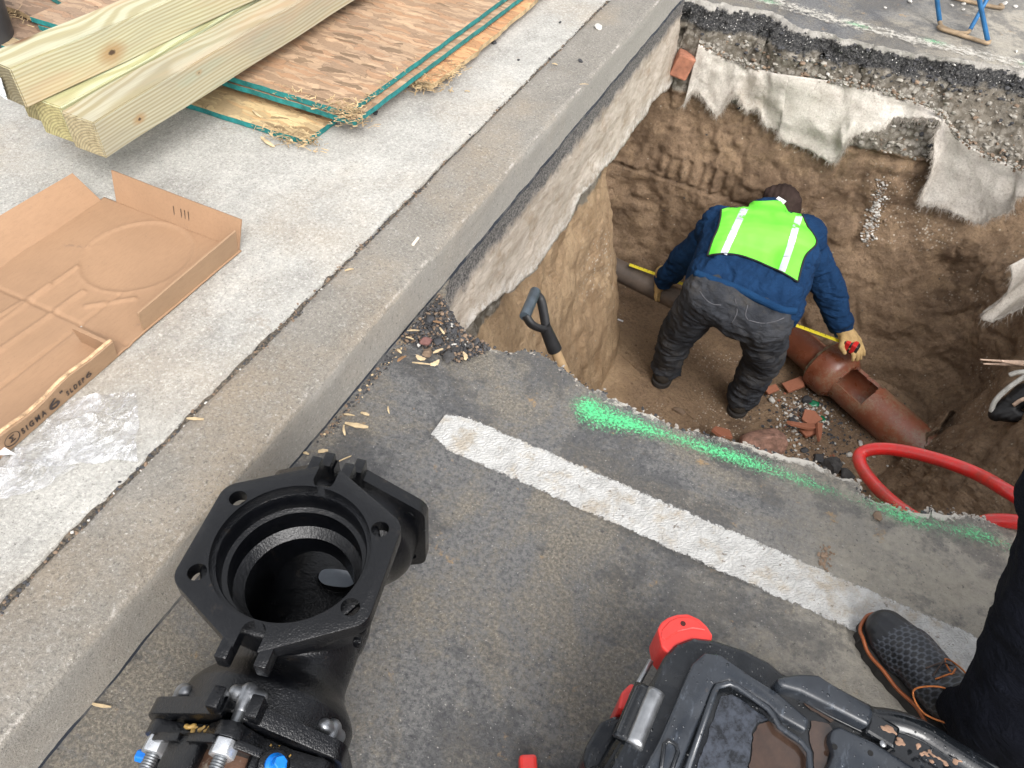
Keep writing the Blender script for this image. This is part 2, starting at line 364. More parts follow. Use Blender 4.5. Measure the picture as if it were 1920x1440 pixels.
    a = n.mix(n.math('MULTIPLY', n.math('LESS_THAN', n.vor(110), .28), n.math('GREATER_THAN', n.node('ShaderNodeSeparateColor', {0: n.vor(110, out=1)}).outputs[0], .86)), a, (.55, .53, .5))
    ka = n.ramp(n.math('MULTIPLY', n.math('ADD', lay, .105), 20), [(.3, 0), (.6, 1)])
    c = n.mix(ka, c, a)
    top = n.ramp(n.math('MULTIPLY', n.math('ADD', z, n.math('MULTIPLY', n.noise(30, 4), .05)), 60), [(.0, 0), (.6, 1)])
    c = n.mix(top, c, n.mix(n.noise(90, 4), (.30, .285, .26), (.5, .47, .42)))
    nb = n.bump(n.noise(70, 8, .75), 1.0, .012); nb = n.bump(gsc, n.math('MULTIPLY', kg, -.9), .012, nb); nb = n.bump(n.noise(9, 5, .6), .5, .03, nb)
    wet = n.ramp(n.noise(3, 4), [(.4, .5), (.65, .8)])
    return n.fin(c, wet, nb, spec=.35)
M_SOIL = m_soil()
n = N('joint_grit'); c = n.mix(n.ramp(n.noise(120, 5, .7), [(.4, 0), (.65, 1)]), (.03, .027, .023), (.19, .155, .115)); M_GRIT = n.fin(c, .95, n.bump(n.noise(150, 5), .9, .006))

# ---- pit rim and levels (matched keys, clockwise from the near left corner)
S = CAMH / 1.55
rim = [(-.775, 1.42), (-.70, 1.285), (-.567, 1.225), (-.457, 1.275), (-.363, 1.264), (-.278, 1.229), (-.151, 1.222), (-.068, 1.212), (.018, 1.231), (.143, 1.245), (.252, 1.26), (.338, 1.256), (.412, 1.230), (.514, 1.246), (.678, 1.309), (.85, 1.34), (1.1, 1.40), (1.3, 1.7), (1.38, 2.3), (1.40, 2.9), (1.38, 3.5), (1.30, 3.82), (.95, 3.79), (.623, 3.75), (.40, 3.69), (.18, 3.633), (-.02, 3.62), (-.248, 3.622), (-.388, 3.70), (-.60, 3.66), (-.775, 3.61), (-.775, 3.3), (-.775, 3.0), (-.775, 2.7), (-.775, 2.3), (-.775, 1.9), (-.775, 1.6)]
L2 = [(-.775, 1.42), (-.70, 1.27), (-.567, 1.21), (-.457, 1.25), (-.363, 1.24), (-.278, 1.21), (-.151, 1.20), (-.068, 1.20), (.018, 1.21), (.143, 1.22), (.252, 1.24), (.338, 1.24), (.412, 1.23), (.514, 1.24), (.678, 1.31), (.85, 1.36), (1.05, 1.45), (1.24, 1.75), (1.28, 2.3), (1.28, 2.9), (1.22, 3.45), (1.15, 3.66), (.95, 3.66), (.623, 3.62), (.40, 3.60), (.18, 3.58), (-.02, 3.58), (-.248, 3.58), (-.388, 3.60), (-.60, 3.58), (-.79, 3.56), (-.80, 3.3), (-.80, 3.0), (-.79, 2.7), (-.79, 2.3), (-.79, 1.9), (-.79, 1.6)]
L3 = [(-.70, 1.46), (-.66, 1.31), (-.55, 1.25), (-.45, 1.27), (-.36, 1.26), (-.278, 1.25), (-.151, 1.25), (-.068, 1.25), (.018, 1.26), (.143, 1.27), (.252, 1.30), (.338, 1.34), (.44, 1.40), (.56, 1.48), (.74, 1.58), (.90, 1.72), (1.03, 1.86), (1.09, 2.05), (1.10, 2.45), (1.12, 2.8), (1.10, 3.25), (.95, 3.46), (.85, 3.50), (.60, 3.50), (.40, 3.50), (.18, 3.49), (-.02, 3.49), (-.248, 3.50), (-.388, 3.51), (-.62, 3.52), (-1.0, 3.48), (-1.08, 3.3), (-.98, 3.02), (-.715, 2.86), (-.68, 2.4), (-.68, 2.0), (-.69, 1.7)]
L4 = [(-.62, 1.50), (-.60, 1.37), (-.5, 1.30), (-.44, 1.30), (-.35, 1.3), (-.27, 1.3), (-.15, 1.3), (-.068, 1.3), (.018, 1.33), (.143, 1.36), (.252, 1.42), (.36, 1.55), (.50, 1.70), (.66, 1.90), (.80, 2.10), (.86, 2.25), (.90, 2.35), (.93, 2.5), (.94, 2.65), (.99, 2.85), (1.12, 3.15), (1.03, 3.37), (.85, 3.41), (.60, 3.42), (.40, 3.42), (.18, 3.42), (-.02, 3.42), (-.248, 3.43), (-.388, 3.45), (-.65, 3.47), (-1.1, 3.42), (-1.15, 3.25), (-1.0, 3.05), (-.66, 2.92), (-.61, 2.45), (-.61, 2.05), (-.61, 1.75)]
L5 = [(-.52, 1.58), (-.5, 1.47), (-.42, 1.40), (-.38, 1.38), (-.3, 1.38), (-.24, 1.38), (-.14, 1.38), (-.06, 1.4), (.018, 1.42), (.12, 1.48), (.22, 1.60), (.34, 1.78), (.46, 2.0), (.58, 2.25), (.70, 2.50), (.78, 2.62), (.82, 2.68), (.86, 2.74), (.88, 2.80), (.92, 2.92), (1.0, 3.1), (.95, 3.27), (.80, 3.31), (.60, 3.32), (.40, 3.33), (.18, 3.34), (-.02, 3.35), (-.248, 3.35), (-.388, 3.36), (-.65, 3.38), (-1.1, 3.35), (-1.15, 3.2), (-.95, 3.06), (-.585, 2.92), (-.54, 2.45), (-.53, 2.1), (-.53, 1.8)]
ZL = [0, -.33, -.80, -1.2, -1.5]
LV = [np.array(a) for a in (rim, L2, L3, L4, L5)]; K = len(rim)
assert all(len(a) == K for a in LV), [len(a) for a in LV]
# column parameter: key index with spacing by length; hidden near wall coarser
d = np.linalg.norm(np.roll(LV[2], -1, 0) - LV[2], axis=1) + np.linalg.norm(np.roll(LV[0], -1, 0) - LV[0], axis=1)
cnt = np.maximum(3, np.round(d * .5 / .0125)).astype(int)
tk = np.concatenate([k + np.arange(c) / c for k, c in enumerate(cnt)]); NC = len(tk)
def csamp(A, t):
    i = np.floor(t).astype(int) % K; f = (t - np.floor(t))[:, None]
    a, b, c_, d_ = A[(i - 1) % K], A[i], A[(i + 1) % K], A[(i + 2) % K]
    return .5 * (2 * b + (c_ - a) * f + (2 * a - 5 * b + 4 * c_ - d_) * f * f + (3 * b - a - 3 * c_ + d_) * f ** 3)
CS = [csamp(A, tk) for A in LV]
jit = np.column_stack([CS[0], np.zeros(NC)])
amp = np.where(CS[0][:, 0] < KX + .012, 0, 1.0)[:, None]
far = (CS[0][:, 1] > 2.5)
j2 = np.column_stack([fbm(jit, 20, 5, 3, .75), fbm(jit, 20, 5, 9, .75)]) * .036
CS[0] = CS[0] + j2 * amp
RIM = CS[0].copy()
zrows = [0, -.004, -.012, -.022] + list(np.linspace(-.035, -1.5, 118))
P = []
for z in zrows:
    k = min(3, max(0, next(i for i in range(4) if z >= ZL[i + 1] - 1e-9))); f = (z - ZL[k]) / (ZL[k + 1] - ZL[k]); f = f * f * (3 - 2 * f) * .5 + f * .5
    xy = CS[k] * (1 - f) + CS[k + 1] * f
    P.append(np.column_stack([xy, np.full(NC, z)]))
cen = np.array([.05, 2.55]); fl = P[-1][:, :2]
for s in np.linspace(.975, 0.02, 52): P.append(np.column_stack([cen + (fl - cen) * s, np.full(NC, -1.5)]))
P = np.array(P); NRW = len(P)
# normals of the grid
du = np.roll(P, -1, 1) - np.roll(P, 1, 1); dv = np.gradient(P, axis=0); nn = np.cross(du, dv); nn /= np.linalg.norm(nn, axis=2)[..., None] + 1e-9
if nn[-3, :, 2].mean() < 0: nn = -nn
q = P.reshape(-1, 3); nq = nn.reshape(-1, 3); z = q[:, 2]
wall = np.clip((z + 1.5) / .12, 0, 1)
q_s = q * np.array([1, 1, 1.0])
big = fbm(q_s, 2.2, 4, 11) * .075; lf = np.clip((-q[:, 0] - .35) * 6, 0, 1) * (q[:, 1] < 2.9); med = fbm(q_s * np.array([1, 1, .6]), 7, 6, 21, .62) * (.036 - .016 * lf); 
rid = (1 - np.abs(fbm(q_s * np.array([1, 1, .5]), 6, 4, 31))) ** 3 * .03 - .012
fi = fbm(q_s * np.array([1, 1, .8]), 55, 4, 41, .8) * .008; crk = np.clip(.10 - np.abs(fbm(q_s * np.array([1, 1, .8]), 4.5, 4, 77)), 0, .1) / .1; fi = fi - crk * .016 * wall
tn = fbm(q_s * np.array([1, 1, .85]) + 7, 3.6, 5, 91, .58) * 7; tf = np.floor(tn); ter = (tf + np.clip((tn - tf) * 5, 0, 1)) / 7; disp = (big * .6 * wall + med * .6 * (.35 + .65 * wall) + ter * .055 * wall * (1 - .6 * lf) + rid * wall * .6 + fi)
gr = ((z < -.06) & (z > -.42)); disp += gr * np.abs(fbm(q_s, 45, 3, 51, .8)) * .02
ds = np.clip(-z / .06, 0, 1); disp *= ds
disp += np.where((z < -.02) & (z > -.10), fbm(q_s, 35, 3, 61, .8) * .022, 0)
# sub-base ledge and bucket-tooth grooves on the far wall
disp += np.where((z < -.08) & (z > -.40) & (q[:, 1] > 3.2), .02, 0)
gx = (q[:, 0] + .78) / .058; gm = (q[:, 1] > 3.1) & (q[:, 0] > -.78) & (q[:, 0] < -.28) & (z < -.70) & (z > -.83)
disp += np.where(gm, -.018 * np.clip(np.sin(gx * 2 * np.pi) * 3, 0, 1), 0); disp += np.where((np.abs(z + .84) < .006) & (q[:, 1] > 3.1) & (q[:, 0] < -.1), -.02, 0)
q = q + nq * disp[:, None]
leftc = (q[:, 0] > KX - .02) & (z > -.34) & (np.tile(RIM[:, 0] < KX + .02, NRW))
q[leftc, 0] = KX - .02
# gravel mound under the clay pipe, hollow behind its far end
fx = (z < -1.45); dm = np.exp(-(((q[:, 0] - .42) / .22) ** 2 + ((q[:, 1] - 2.72) / .26) ** 2)); q[fx, 2] += (dm * .05)[fx]; dm = np.exp(-(((q[:, 0] - .90) / .16) ** 2 + ((q[:, 1] - 2.95) / .14) ** 2)); q[:, 2] += dm * .16 * (z < -1.3); dm = np.exp(-(((q[:, 0] - .72) / .2) ** 2 + ((q[:, 1] - 3.22) / .06) ** 2)); q[:, 2] += dm * .10 * (z < -1.3)
q[:NC, :2] = RIM; q[:NC, 2] = 0
faces = []
for r in range(NRW - 1):
    a = r * NC; b = a + NC; i = np.arange(NC); j = (i + 1) % NC
    faces.append(np.column_stack([a + i, a + j, b + j, b + i]))
faces = np.concatenate(faces)
soil = mesh('ground', q, faces.tolist(), True)
bm = bmesh.new(); bm.from_mesh(soil); bm.verts.ensure_lookup_table(); bm.faces.new([bm.verts[(NRW - 1) * NC + i] for i in range(NC)]); bmesh.ops.recalc_face_normals(bm, faces=bm.faces)
bm.to_mesh(soil); bm.free(); soil.polygons.foreach_set('use_smooth', [True] * len(soil.polygons))
# orientation towards the hollow
if sum(p.normal.z for p in list(soil.polygons)[-2000:]) < 0: soil.flip_normals()
struct('ground', soil, M_SOIL)
bmg = bmesh.new(); bmg.from_mesh(soil); GT = BVHTree.FromBMesh(bmg); bmg.free()
def hit(px, py):      # point of the pit surface along a line of sight
    h = GT.ray_cast(O, ray(px, py).normalized()); return h[0] if h[0] else U(px, py, -1.5)
def drop(x, y):
    h = GT.ray_cast(Vector((x, y, -.5)), Vector((0, 0, -1))); return h[0].z if h[0] else -1.5

# ---- road: one sheet with the broken hole, kerb side to far side
rp = [Vector((p[0], p[1], 0)) for p in RIM if p[0] > KX + .0005]
i0 = next(i for i, p in enumerate(RIM) if p[0] > KX + .0005)
rp = [Vector((p[0], p[1], 0)) for p in RIM]
bm = bmesh.new(); inner = [bm.verts.new(p) for p in rp]
outer = [bm.verts.new(p) for p in [(-1.0, -40, 0), (60, -40, 0), (60, 60, 0), (-1.0, 60, 0)]]
for L in (inner, outer):
    for a, b in zip(L, L[1:] + L[:1]): bm.edges.new((a, b))
bmesh.ops.triangle_fill(bm, edges=bm.edges[:], use_beauty=True, use_dissolve=False)
for f in bm.faces[:]:
    c = f.calc_center_median()
bmesh.ops.recalc_face_normals(bm, faces=bm.faces)
me = bm_mesh(bm)
if sum(p.normal.z * p.area for p in me.polygons) < 0: me.flip_normals()
struct('road', me, M_ASPH)

# ---- kerb
prof = [(-.957, .10), (-.957, .127), (-.950, .1305), (-.93, .131)] + [(x, .131) for x in np.linspace(-.915, -.83, 7)] + [(KX - .02 + .02 * math.sin(a) - .025 * (1 - 1) - .0, .131 - .032 * (1 - math.cos(a))) for a in np.linspace(.1, 1.25, 6)]
prof = [(-.957, .10), (-.957, .127), (-.950, .1305)] + [(x, .131) for x in np.linspace(-.93, -.80, 7)] + [(-.800 + .018 * math.sin(a), .113 + .018 * math.cos(a)) for a in np.linspace(.2, 1.45, 7)] + [(-.782, .085), (-.781, .06), (-.779, .04), (-.778, .02), (-.776, .004), (KX, -.006)]
npf = len(prof); ys = np.concatenate([np.linspace(-30, -1.2, 30)[:-1], np.arange(-1.2, 4.6, .014), np.linspace(4.6, 30, 30)[1:]])
lowN = 26; V = []; A1 = []; A2 = []; A3 = []
for y in ys:
    inp = 1.30 < y < 3.62
    zb = -.30 + .075 * float(fbm([[0, y, 0]], 2.4, 4, 5)[0]) + .03 * float(fbm([[0, y, 3]], 14, 3, 6)[0])
    if y < 1.75: zb += (1.75 - y) * .30
    zb = min(zb, -.08)
    row = list(prof) + [(KX + (.028 * (k / lowN) ** 1.5 + .02 * (k / lowN)), -.006 + (zb + .006) * k / lowN) for k in range(1, lowN + 1)] + [(KX - .06, zb - .01)]
    for k, (x, zz) in enumerate(row): A3.append(max(0, (k - npf - lowN + 7) / 7) if k >= npf else 0); V.append((x, y, zz)); A1.append(math.exp(-((k - 12.5) / 2.6) ** 2)); A2.append(1.0 if 16 <= k < npf else (.6 if k == 15 else (.25 if k == 14 else 0)))
V = np.array(V); A1 = np.array(A1); A2 = np.array(A2); W = len(prof) + lowN + 1
dd = fbm(V, 7, 5, 71, .6) * .006 + fbm(V, 70, 3, 72) * .0016; V[:, 2] += np.where(V[:, 2] > .1, dd, 0); V[:, 0] += np.where(V[:, 2] <= .12, dd * .8, 0)
lo = V[:, 2] < -.02; lw = np.clip((-V[:, 2] - .02) / .08, 0, 1); V[:, 0] += lo * lw * (fbm(V * np.array([1, .5, 1.4]), 7, 5, 73, .6) * .012 + np.abs(fbm(V * np.array([1, .6, 1]), 30, 5, 74, .75)) * .009)
ar = np.exp(-(((V[:, 0] + .80) / .016) ** 2)) * (V[:, 2] > .07); chipn = np.clip(fbm(V, 11, 4, 75) - .25, 0, 1); V[:, 0] -= ar * chipn * .035; V[:, 2] -= ar * chipn * .02
F = []
for i in range(len(ys) - 1):
    for k in range(W - 1): F.append((i * W + k, (i + 1) * W + k, (i + 1) * W + k + 1, i * W + k + 1))
me = mesh('kerb', V, F, True)
for nm, arr in (('arris', A1), ('face', A2), ('crust', np.clip(np.array(A3), 0, 1))):
    at = me.attributes.new(nm, 'FLOAT', 'POINT'); at.data.foreach_set('value', arr.astype(np.float32))
if sum(p.normal.z for p in me.polygons) < 0: me.flip_normals()
struct('kerb', me, M_KERB)

# ---- pavement slabs and the grit joint
ys2 = np.concatenate([[-30], np.arange(-1, 4.6, .012), [30]])
ex = -.966 + fbm(np.column_stack([ys2 * 0, ys2, ys2 * 0]), 9, 5, 81, .7) * .010 + np.where(ys2 > 2.35, .0, 0)
V = []; F = []
for y, e in zip(ys2, ex):
    V += [(-30, y, KZ), (-1.6, y, KZ), (e - .02, y, KZ + .0), (e - .003, y, KZ - .0012), (e - .001, y, KZ - .006), (e, y, KZ - .05)]
for i in range(len(ys2) - 1):
    for k in range(5): F.append((i * 6 + k, i * 6 + k + 1, (i + 1) * 6 + k + 1, (i + 1) * 6 + k))
me = mesh('pavement', V, F, True); me.set_sharp_from_angle(angle=R(40)); struct('pavement', me, M_PAVE)
g = np.array([(x, y) for y in np.arange(-1, 4.6, .01) for x in np.linspace(-.99, -.945, 6)]); z3 = np.column_stack([g, np.zeros(len(g))])
hz = np.minimum(.1235 + fbm(z3, 60, 3, 83) * .007 + fbm(z3, 2.5, 4, 84) * .008, .1285)
V = np.column_stack([g, hz]); F = [(i * 6 + k, i * 6 + k + 1, (i + 1) * 6 + k + 1, (i + 1) * 6 + k) for i in range(len(g) // 6 - 1) for k in range(5)]
tag(link('joint_grit', mesh('joint_grit', V, F, True), M_GRIT), 'dark grit and dirt filling the joint between pavement and kerb', 'grit', kind='stuff')

# ---- road marking (white stall line) and green spray marks
n = N('worn_white_paint'); c = n.mix(n.ramp(n.noise(30, 6, .65), [(.3, 0), (.6, 1)]), (.33, .325, .31), (.50, .495, .475))
c = n.mix(n.math('MULTIPLY', n.ramp(n.noise(11, 7, .72), [(.50, 0), (.62, 1)]), .8), c, (.34, .29, .22)); c = n.mix(n.ramp(n.noise(70, 4, .7, vec=n.map(loc=(2, 9, 1))), [(.63, 0), (.68, .8)]), c, (.16, .13, .10))
wv = n.node('ShaderNodeTexWave', {'Vector': n.map(rot=(0, 0, R(8)), scale=(1, 2.6, 1)), 'Scale': 30, 'Distortion': 11, 'Detail': 3, 'Detail Scale': 1.6}, wave_type='BANDS').outputs[1]
x, y, z = n.sep()
al = n.ramp(n.math('ADD', n.math('ADD', n.math('MULTIPLY', n.noise(90, 6, .85), .75), n.math('MULTIPLY', n.noise(9, 5, .7), .3)), n.math('MULTIPLY', n.attr('edge'), .26)), [(.555, 0), (.60, 1)])
n.s = None
M_WHITE = n.fin(c, .55, n.bump(wv, .5, .004, n.bump(n.noise(140, 5), .6, .003))); n.put(n.b.inputs['Alpha'], al)
n = N('green_spray_paint'); al = n.math('SUBTRACT', n.math('MULTIPLY', n.attr('dens'), .84), n.ramp(n.noise(150, 5, .85), [(.30, .0), (.70, .95)])); al = n.ramp(al, [(.0, 0), (.42, .95)])
c = n.mix(n.attr('dens'), (.26, .52, .32), (.09, .60, .23)); M_GREEN = n.fin(c, .6, n.bump(n.noise(160, 5), .5, .003)); n.put(n.b.inputs['Alpha'], al)
def strip(name, pts, widths, mat, zz, attrname, fn, nu=10, kind='structure', per=14, wf=None):
    P_ = catmull([Vector((p[0], p[1], zz)) for p in pts], per); V = []; A = []; F = []; m_ = len(P_)
    for i, p in enumerate(P_):
        t = (P_[min(i + 1, m_ - 1)] - P_[max(i - 1, 0)]).normalized(); s = Vector((-t.y, t.x, 0)); f = i / (m_ - 1) * (len(widths) - 1); k = min(int(f), len(widths) - 2); w = wf(p) if wf else widths[k] * (1 - f + k) + widths[k + 1] * (f - k)
        for j in range(nu + 1):
            u = j / nu * 2 - 1; V.append(p + s * u * w); A.append(fn(i / (m_ - 1), u))
    for i in range(m_ - 1):
        for j in range(nu): F.append((i * (nu + 1) + j, (i + 1) * (nu + 1) + j, (i + 1) * (nu + 1) + j + 1, i * (nu + 1) + j + 1))
    me = mesh(name, V, F); at = me.attributes.new(attrname, 'FLOAT', 'POINT'); at.data.foreach_set('value', np.array(A, np.float32))
    if me.polygons[0].normal.z < 0: me.flip_normals()
    o = struct(name, me, mat); return o
wl = [U(*p, 0) for p in [(797, 800), (835, 808), (1020, 905), (1290, 1040), (1480, 1120), (1700, 1205), (1900, 1292)]]
y0 = sum(p.y for p in wl[2:]) / 5
strip('road_marking', [(-.553 + .3 * k_, .955 - .004 * k_) for k_ in range(11)], [.034, .054, .054, .054, .055, .055, .055], M_WHITE, .004, 'edge', lambda t, u: 1 if abs(u) < .78 else max(0, (1 - abs(u)) / .22 * .8), 22, per=24, wf=lambda p: .054 * min(1, .62 + max(0, p.x + .553) * 8))
gp = [(1105, 735), (1112, 775), (1190, 800), (1300, 835), (1450, 885), (1560, 925), (1650, 955), (1740, 985), (1830, 1005), (1900, 1030)]
strip('green_marking', [U(*p, 0) for p in gp], [.060, .085, .052, .042, .046, .036, .050, .048, .046, .042], M_GREEN, .006, 'dens', lambda t, u: max(0, (1 - abs(u) ** 1.3)) * (1.0 if t < .22 else .95 - .26 * t + .10 * math.sin(t * 37)) * (0.55 + .45 * min(1, abs(t - .58) * 12)) * min(1, t * 12 + .2), 12)
gf = [(1390, -8), (1520, 25), (1640, 58), (1740, 78), (1880, 112), (1990, 140)]
strip('green_marking', [U(*p, 0) for p in gf], [.05] * 6, M_GREEN, .006, 'dens', lambda t, u: max(0, (1 - abs(u) ** 1.5)) * (.2 + .5 * max(0, math.sin(t * 23))), 10)
gd = [U(*p, 0) for p in [(1300, -25), (1450, 4), (1560, 36), (1700, 72), (1900, 118), (2050, 150)]]
n = N('dried_slurry'); al = n.math('SUBTRACT', n.attr('dens'), n.ramp(n.noise(30, 6, .75), [(.25, 0), (.8, 1)])); al = n.ramp(al, [(.0, 0), (.3, 1)])
M_SLUR = n.fin(n.mix(n.noise(60, 5), (.33, .31, .27), (.56, .53, .47)), .9); n.put(n.b.inputs['Alpha'], al)
strip('pale_slurry', gd, [.09] * 6, M_SLUR, .003, 'dens', lambda t, u: max(0, 1 - abs(u) ** 2) * .66, 8)

# pale crumbled lip along the near broken edge
lip = [p for p in RIM if p[0] > KX + .1 and p[1] < 1.6]
V = []; A = []; F = []
for i, p in enumerate(lip):
    for j in range(7):
        u = j / 6; V.append((p[0], p[1] - .001 - u * .045, .003)); A.append((1 - u) ** 1.2 * (.75 + .25 * math.sin(i * .21)) * (.55 + .45 * min(1, max(0, (p[0] + .35) * 1.6))))
for i in range(len(lip) - 1):
    for j in range(6): F.append((i * 7 + j, i * 7 + j + 1, (i + 1) * 7 + j + 1, (i + 1) * 7 + j))
me = mesh('edge_dust', V, F); at = me.attributes.new('dens', 'FLOAT', 'POINT'); at.data.foreach_set('value', np.array(A, np.float32)); struct('edge_dust', me, M_SLUR)
# ================================================================ TIMBER, BOARDS, CARTON, BAG
# ---- treated timber
def m_timber(name, seed, tint, grey=.3, knots=()):
    n = N(name); v = n.map(scale=(.5, 1, 1), loc=(seed, seed * .7, seed * 1.3))
    x, y, z = n.sep()
    wob = n.noise(2.2, 3, .5, vec=n.map(scale=(.9, 1, 1), loc=(seed, 2, 3)))
    # growth rings: distance from a wandering pith
    yy = n.math('ADD', y, n.math('MULTIPLY', wob, .12)); zz = n.math('ADD', n.math('ADD', z, .07), n.math('MULTIPLY', n.noise(1.6, 2, .5, vec=n.map(scale=(.8, 1, 1), loc=(seed + 4, 7, 1))), .13))
    rr = n.math('SQRT', n.math('ADD', n.math('MULTIPLY', yy, yy), n.math('MULTIPLY', zz, zz)))
    ring = n.math('SINE', n.math('ADD', n.math('MULTIPLY', rr, 620), n.math('MULTIPLY', n.noise(40, 3, .5, vec=n.map(scale=(.06, 1, 1))), 3)))
    ring = n.ramp(n.math('MULTIPLY_ADD', ring, .5, .5), [(.25, 0), (.85, 1)])
    c = n.mix(ring, tint, tuple(a * b for a, b in zip(tint, (.74, .69, .56))))
    fib = n.noise(240, 4, .6, vec=n.map(scale=(.02, 1, 1))); c = n.mix(n.ramp(fib, [(.4, 0), (.75, .4)]), c, (.22, .19, .12))
    gre = n.ramp(n.noise(3.2, 5, .6, vec=n.map(scale=(.7, 2, 2), loc=(seed, 1, 1))), [(.45, 0), (.68, 1)])
    c = n.mix(n.math('MULTIPLY', gre, grey), c, (.25, .235, .20))
    pk = n.ramp(n.noise(4.5, 4, .6, vec=n.map(scale=(.4, 2, 2), loc=(seed + 3, 4, 1))), [(.5, 0), (.72, .55)]); c = n.mix(pk, c, (.46, .31, .19))
    k = n.vor(4.2, vec=n.map(scale=(.45, 1.3, 1.3), loc=(seed, 0, 0))); kk = n.ramp(k, [(.045, 1), (.10, 0)]); c = n.mix(kk, c, (.16, .085, .04))
    wz = n.math('MULTIPLY', n.math('SUBTRACT', n.noise(60, 3), .5), .012)
    for kx, kz, kr in knots:
        dx = n.math('MULTIPLY', n.math('SUBTRACT', x, kx), .6); dz = n.math('SUBTRACT', n.math('ADD', z, wz), kz); dd = n.math('SQRT', n.math('ADD', n.math('MULTIPLY', dx, dx), n.math('MULTIPLY', dz, dz)))
        q = n.math('DIVIDE', dd, kr); c = n.mix(n.ramp(q, [(.35, .75), (1.0, 0)]), c, (.33, .20, .085)); c = n.mix(n.ramp(q, [(.14, .95), (.24, 0)]), c, (.055, .03, .018)) 
    c = n.mix(n.ramp(n.noise(3.4, 7, .7, vec=n.map(scale=(.5, 3, 3), loc=(seed, 9, 2))), [(.55, 0), (.68, .4)]), c, (.30, .36, .27))
    nb = n.bump(fib, .35, .0015); return n.fin(c, .72, nb)
def m_end(name, tint):
    n = N(name); x, y, z = n.sep()
    rr = n.math('SQRT', n.math('ADD', n.math('MULTIPLY', n.math('ADD', y, .05), n.math('ADD', y, .05)), n.math('MULTIPLY', n.math('ADD', z, .08), n.math('ADD', z, .08))))
    ring = n.math('SINE', n.math('ADD', n.math('MULTIPLY', rr, 900), n.math('MULTIPLY', n.noise(30, 3), 3)))
    c = n.mix(n.math('MULTIPLY_ADD', ring, .5, .5), tint, tuple(a * .6 for a in tint)); c = n.mix(n.ramp(n.noise(70, 5, .7), [(.45, 0), (.65, .6)]), c, (.13, .10, .045))
    return n.fin(c, .85, n.bump(n.noise(160, 4, .7), .8, .003))
TA_ = [(.60, .585, .36), (.60, .60, .37), (.52, .52, .37), (.55, .53, .33)]
KN = {0: [(-1.6 + .135, -.006, .017), (-1.6 + .37, .018, .010)], 1: [], 2: [(-1.6 + .27, -.012, .034)], 3: []}
def timber(i, p0, yaw, pitch, L, w, h, label, tint, seed, endt, grey):
    # p0: lower front near corner of the end face nearest the carton
    M_ = Matrix.Translation(p0) @ Matrix.Rotation(yaw, 4, 'Z') @ Matrix.Rotation(pitch, 4, 'Y')
    nx = 60; bm = bmesh.new(); bmesh.ops.create_cube(bm, size=1); bmesh.ops.scale(bm, vec=(L, w, h), verts=bm.verts)
    bmesh.ops.subdivide_edges(bm, edges=[e for e in bm.edges if abs(e.verts[0].co.x - e.verts[1].co.x) > .1], cuts=nx)
    bmesh.ops.bevel(bm, geom=[e for e in bm.edges if e.calc_length() and (len(e.link_faces) == 2 and e.link_faces[0].normal.dot(e.link_faces[1].normal) < .3)], offset=.003, segments=2, affect='EDGES')
    for v in bm.verts: v.co += Vector((0, 1, 0)) * .0015 * math.sin(v.co.x * 9 + seed) + Vector((0, 0, 1)) * .0012 * math.sin(v.co.x * 13 + seed * 2)
    for f in bm.faces: f.material_index = 1 if abs(f.normal.x) > .8 else 0
    me = bm_mesh(bm); me.materials.append(m_timber('treated_pine', seed, tint, grey, KN[i])); me.materials.append(m_end('sawn_end', endt))
    o = bpy.data.objects.new('timber_beam', me); scene.collection.objects.link(o)
    o.matrix_world = M_ @ Matrix.Translation((L / 2, w / 2, h / 2)); tag(o, label, 'timber beam', 'treated timber beams stacked on the boards'); return o
W4 = .100; ZB = .262
A = U(199, 298, ZB)
yb = R(90)
# local x along +Y world (away), local y to -X world
timber(0, Vector((A.x, A.y, ZB)), yb + R(.1), 0, 3.2, W4 * 1.03, W4, 'lower treated timber beam nearest the carton, pale swirling grain on its side and a greyish top', (.43, .40, .29), 1.0, (.44, .38, .23), .45)
B = U(128, 283, ZB - .0)
timber(1, Vector((A.x - W4 * 1.03 - .013, A.y + .012, ZB)), yb + R(.4), 0, 3.2, W4 * .98, W4, 'middle treated timber beam lying low between the other two, yellowish rough sawn end', (.53, .56, .36), 2.3, (.47, .42, .20), .15)
C_ = U(52, 205, ZB + W4)
timber(2, Vector((C_.x, C_.y, ZB + W4 + .002)), yb - R(4.5), 0, 3.2, W4 * 1.05, W4 * 1.0, 'uppermost treated timber beam with a dark knot, resting on top of the others', (.50, .48, .325), 4.1, (.24, .21, .13), .25)
timber(3, Vector((A.x - 2 * W4 * 1.02 - .01, A.y + .045, ZB)), yb + R(.2), 0, 3.0, W4, W4, 'hindmost low timber beam mostly covered by the uppermost beam', (.55, .52, .30), 5.2, (.36, .31, .15), .3)
for yb_, lb_ in ((1.80, 'short bearer block under the near part of the timber beams'), (3.3, 'short bearer block under the far part of the timber beams')):
    solo('bearer_block', box((A.x - .215, yb_, .2412), (.22, .09, .0405), bev=.002), m_timber('bearer_pine', 7.0, (.42, .40, .27), .3), lb_, 'wood block', 'bearer blocks under the beams')
# paper tag stapled on the end of the upper beam
n = N('printed_tag'); M_TAG = n.fin(n.mix(n.math('LESS_THAN', n.noise(140, 2, .5), .43), (.75, .77, .78), (.25, .3, .33)), .6)
tl = [U(-6, 120, ZB + W4 + .07), U(3, 125, ZB + W4 + .07)]
me = box((0, 0, 0), (.045, .0012, .062)); me.transform(Matrix.Translation((C_.x - .072, C_.y - .0025, ZB + W4 + .045)) @ Matrix.Rotation(R(-4), 4, 'Z') @ Matrix.Rotation(R(14), 4, 'Y'))
solo('paper_tag', me, M_TAG, 'small white printed paper tag on the dark end of the upper beam', 'tag')

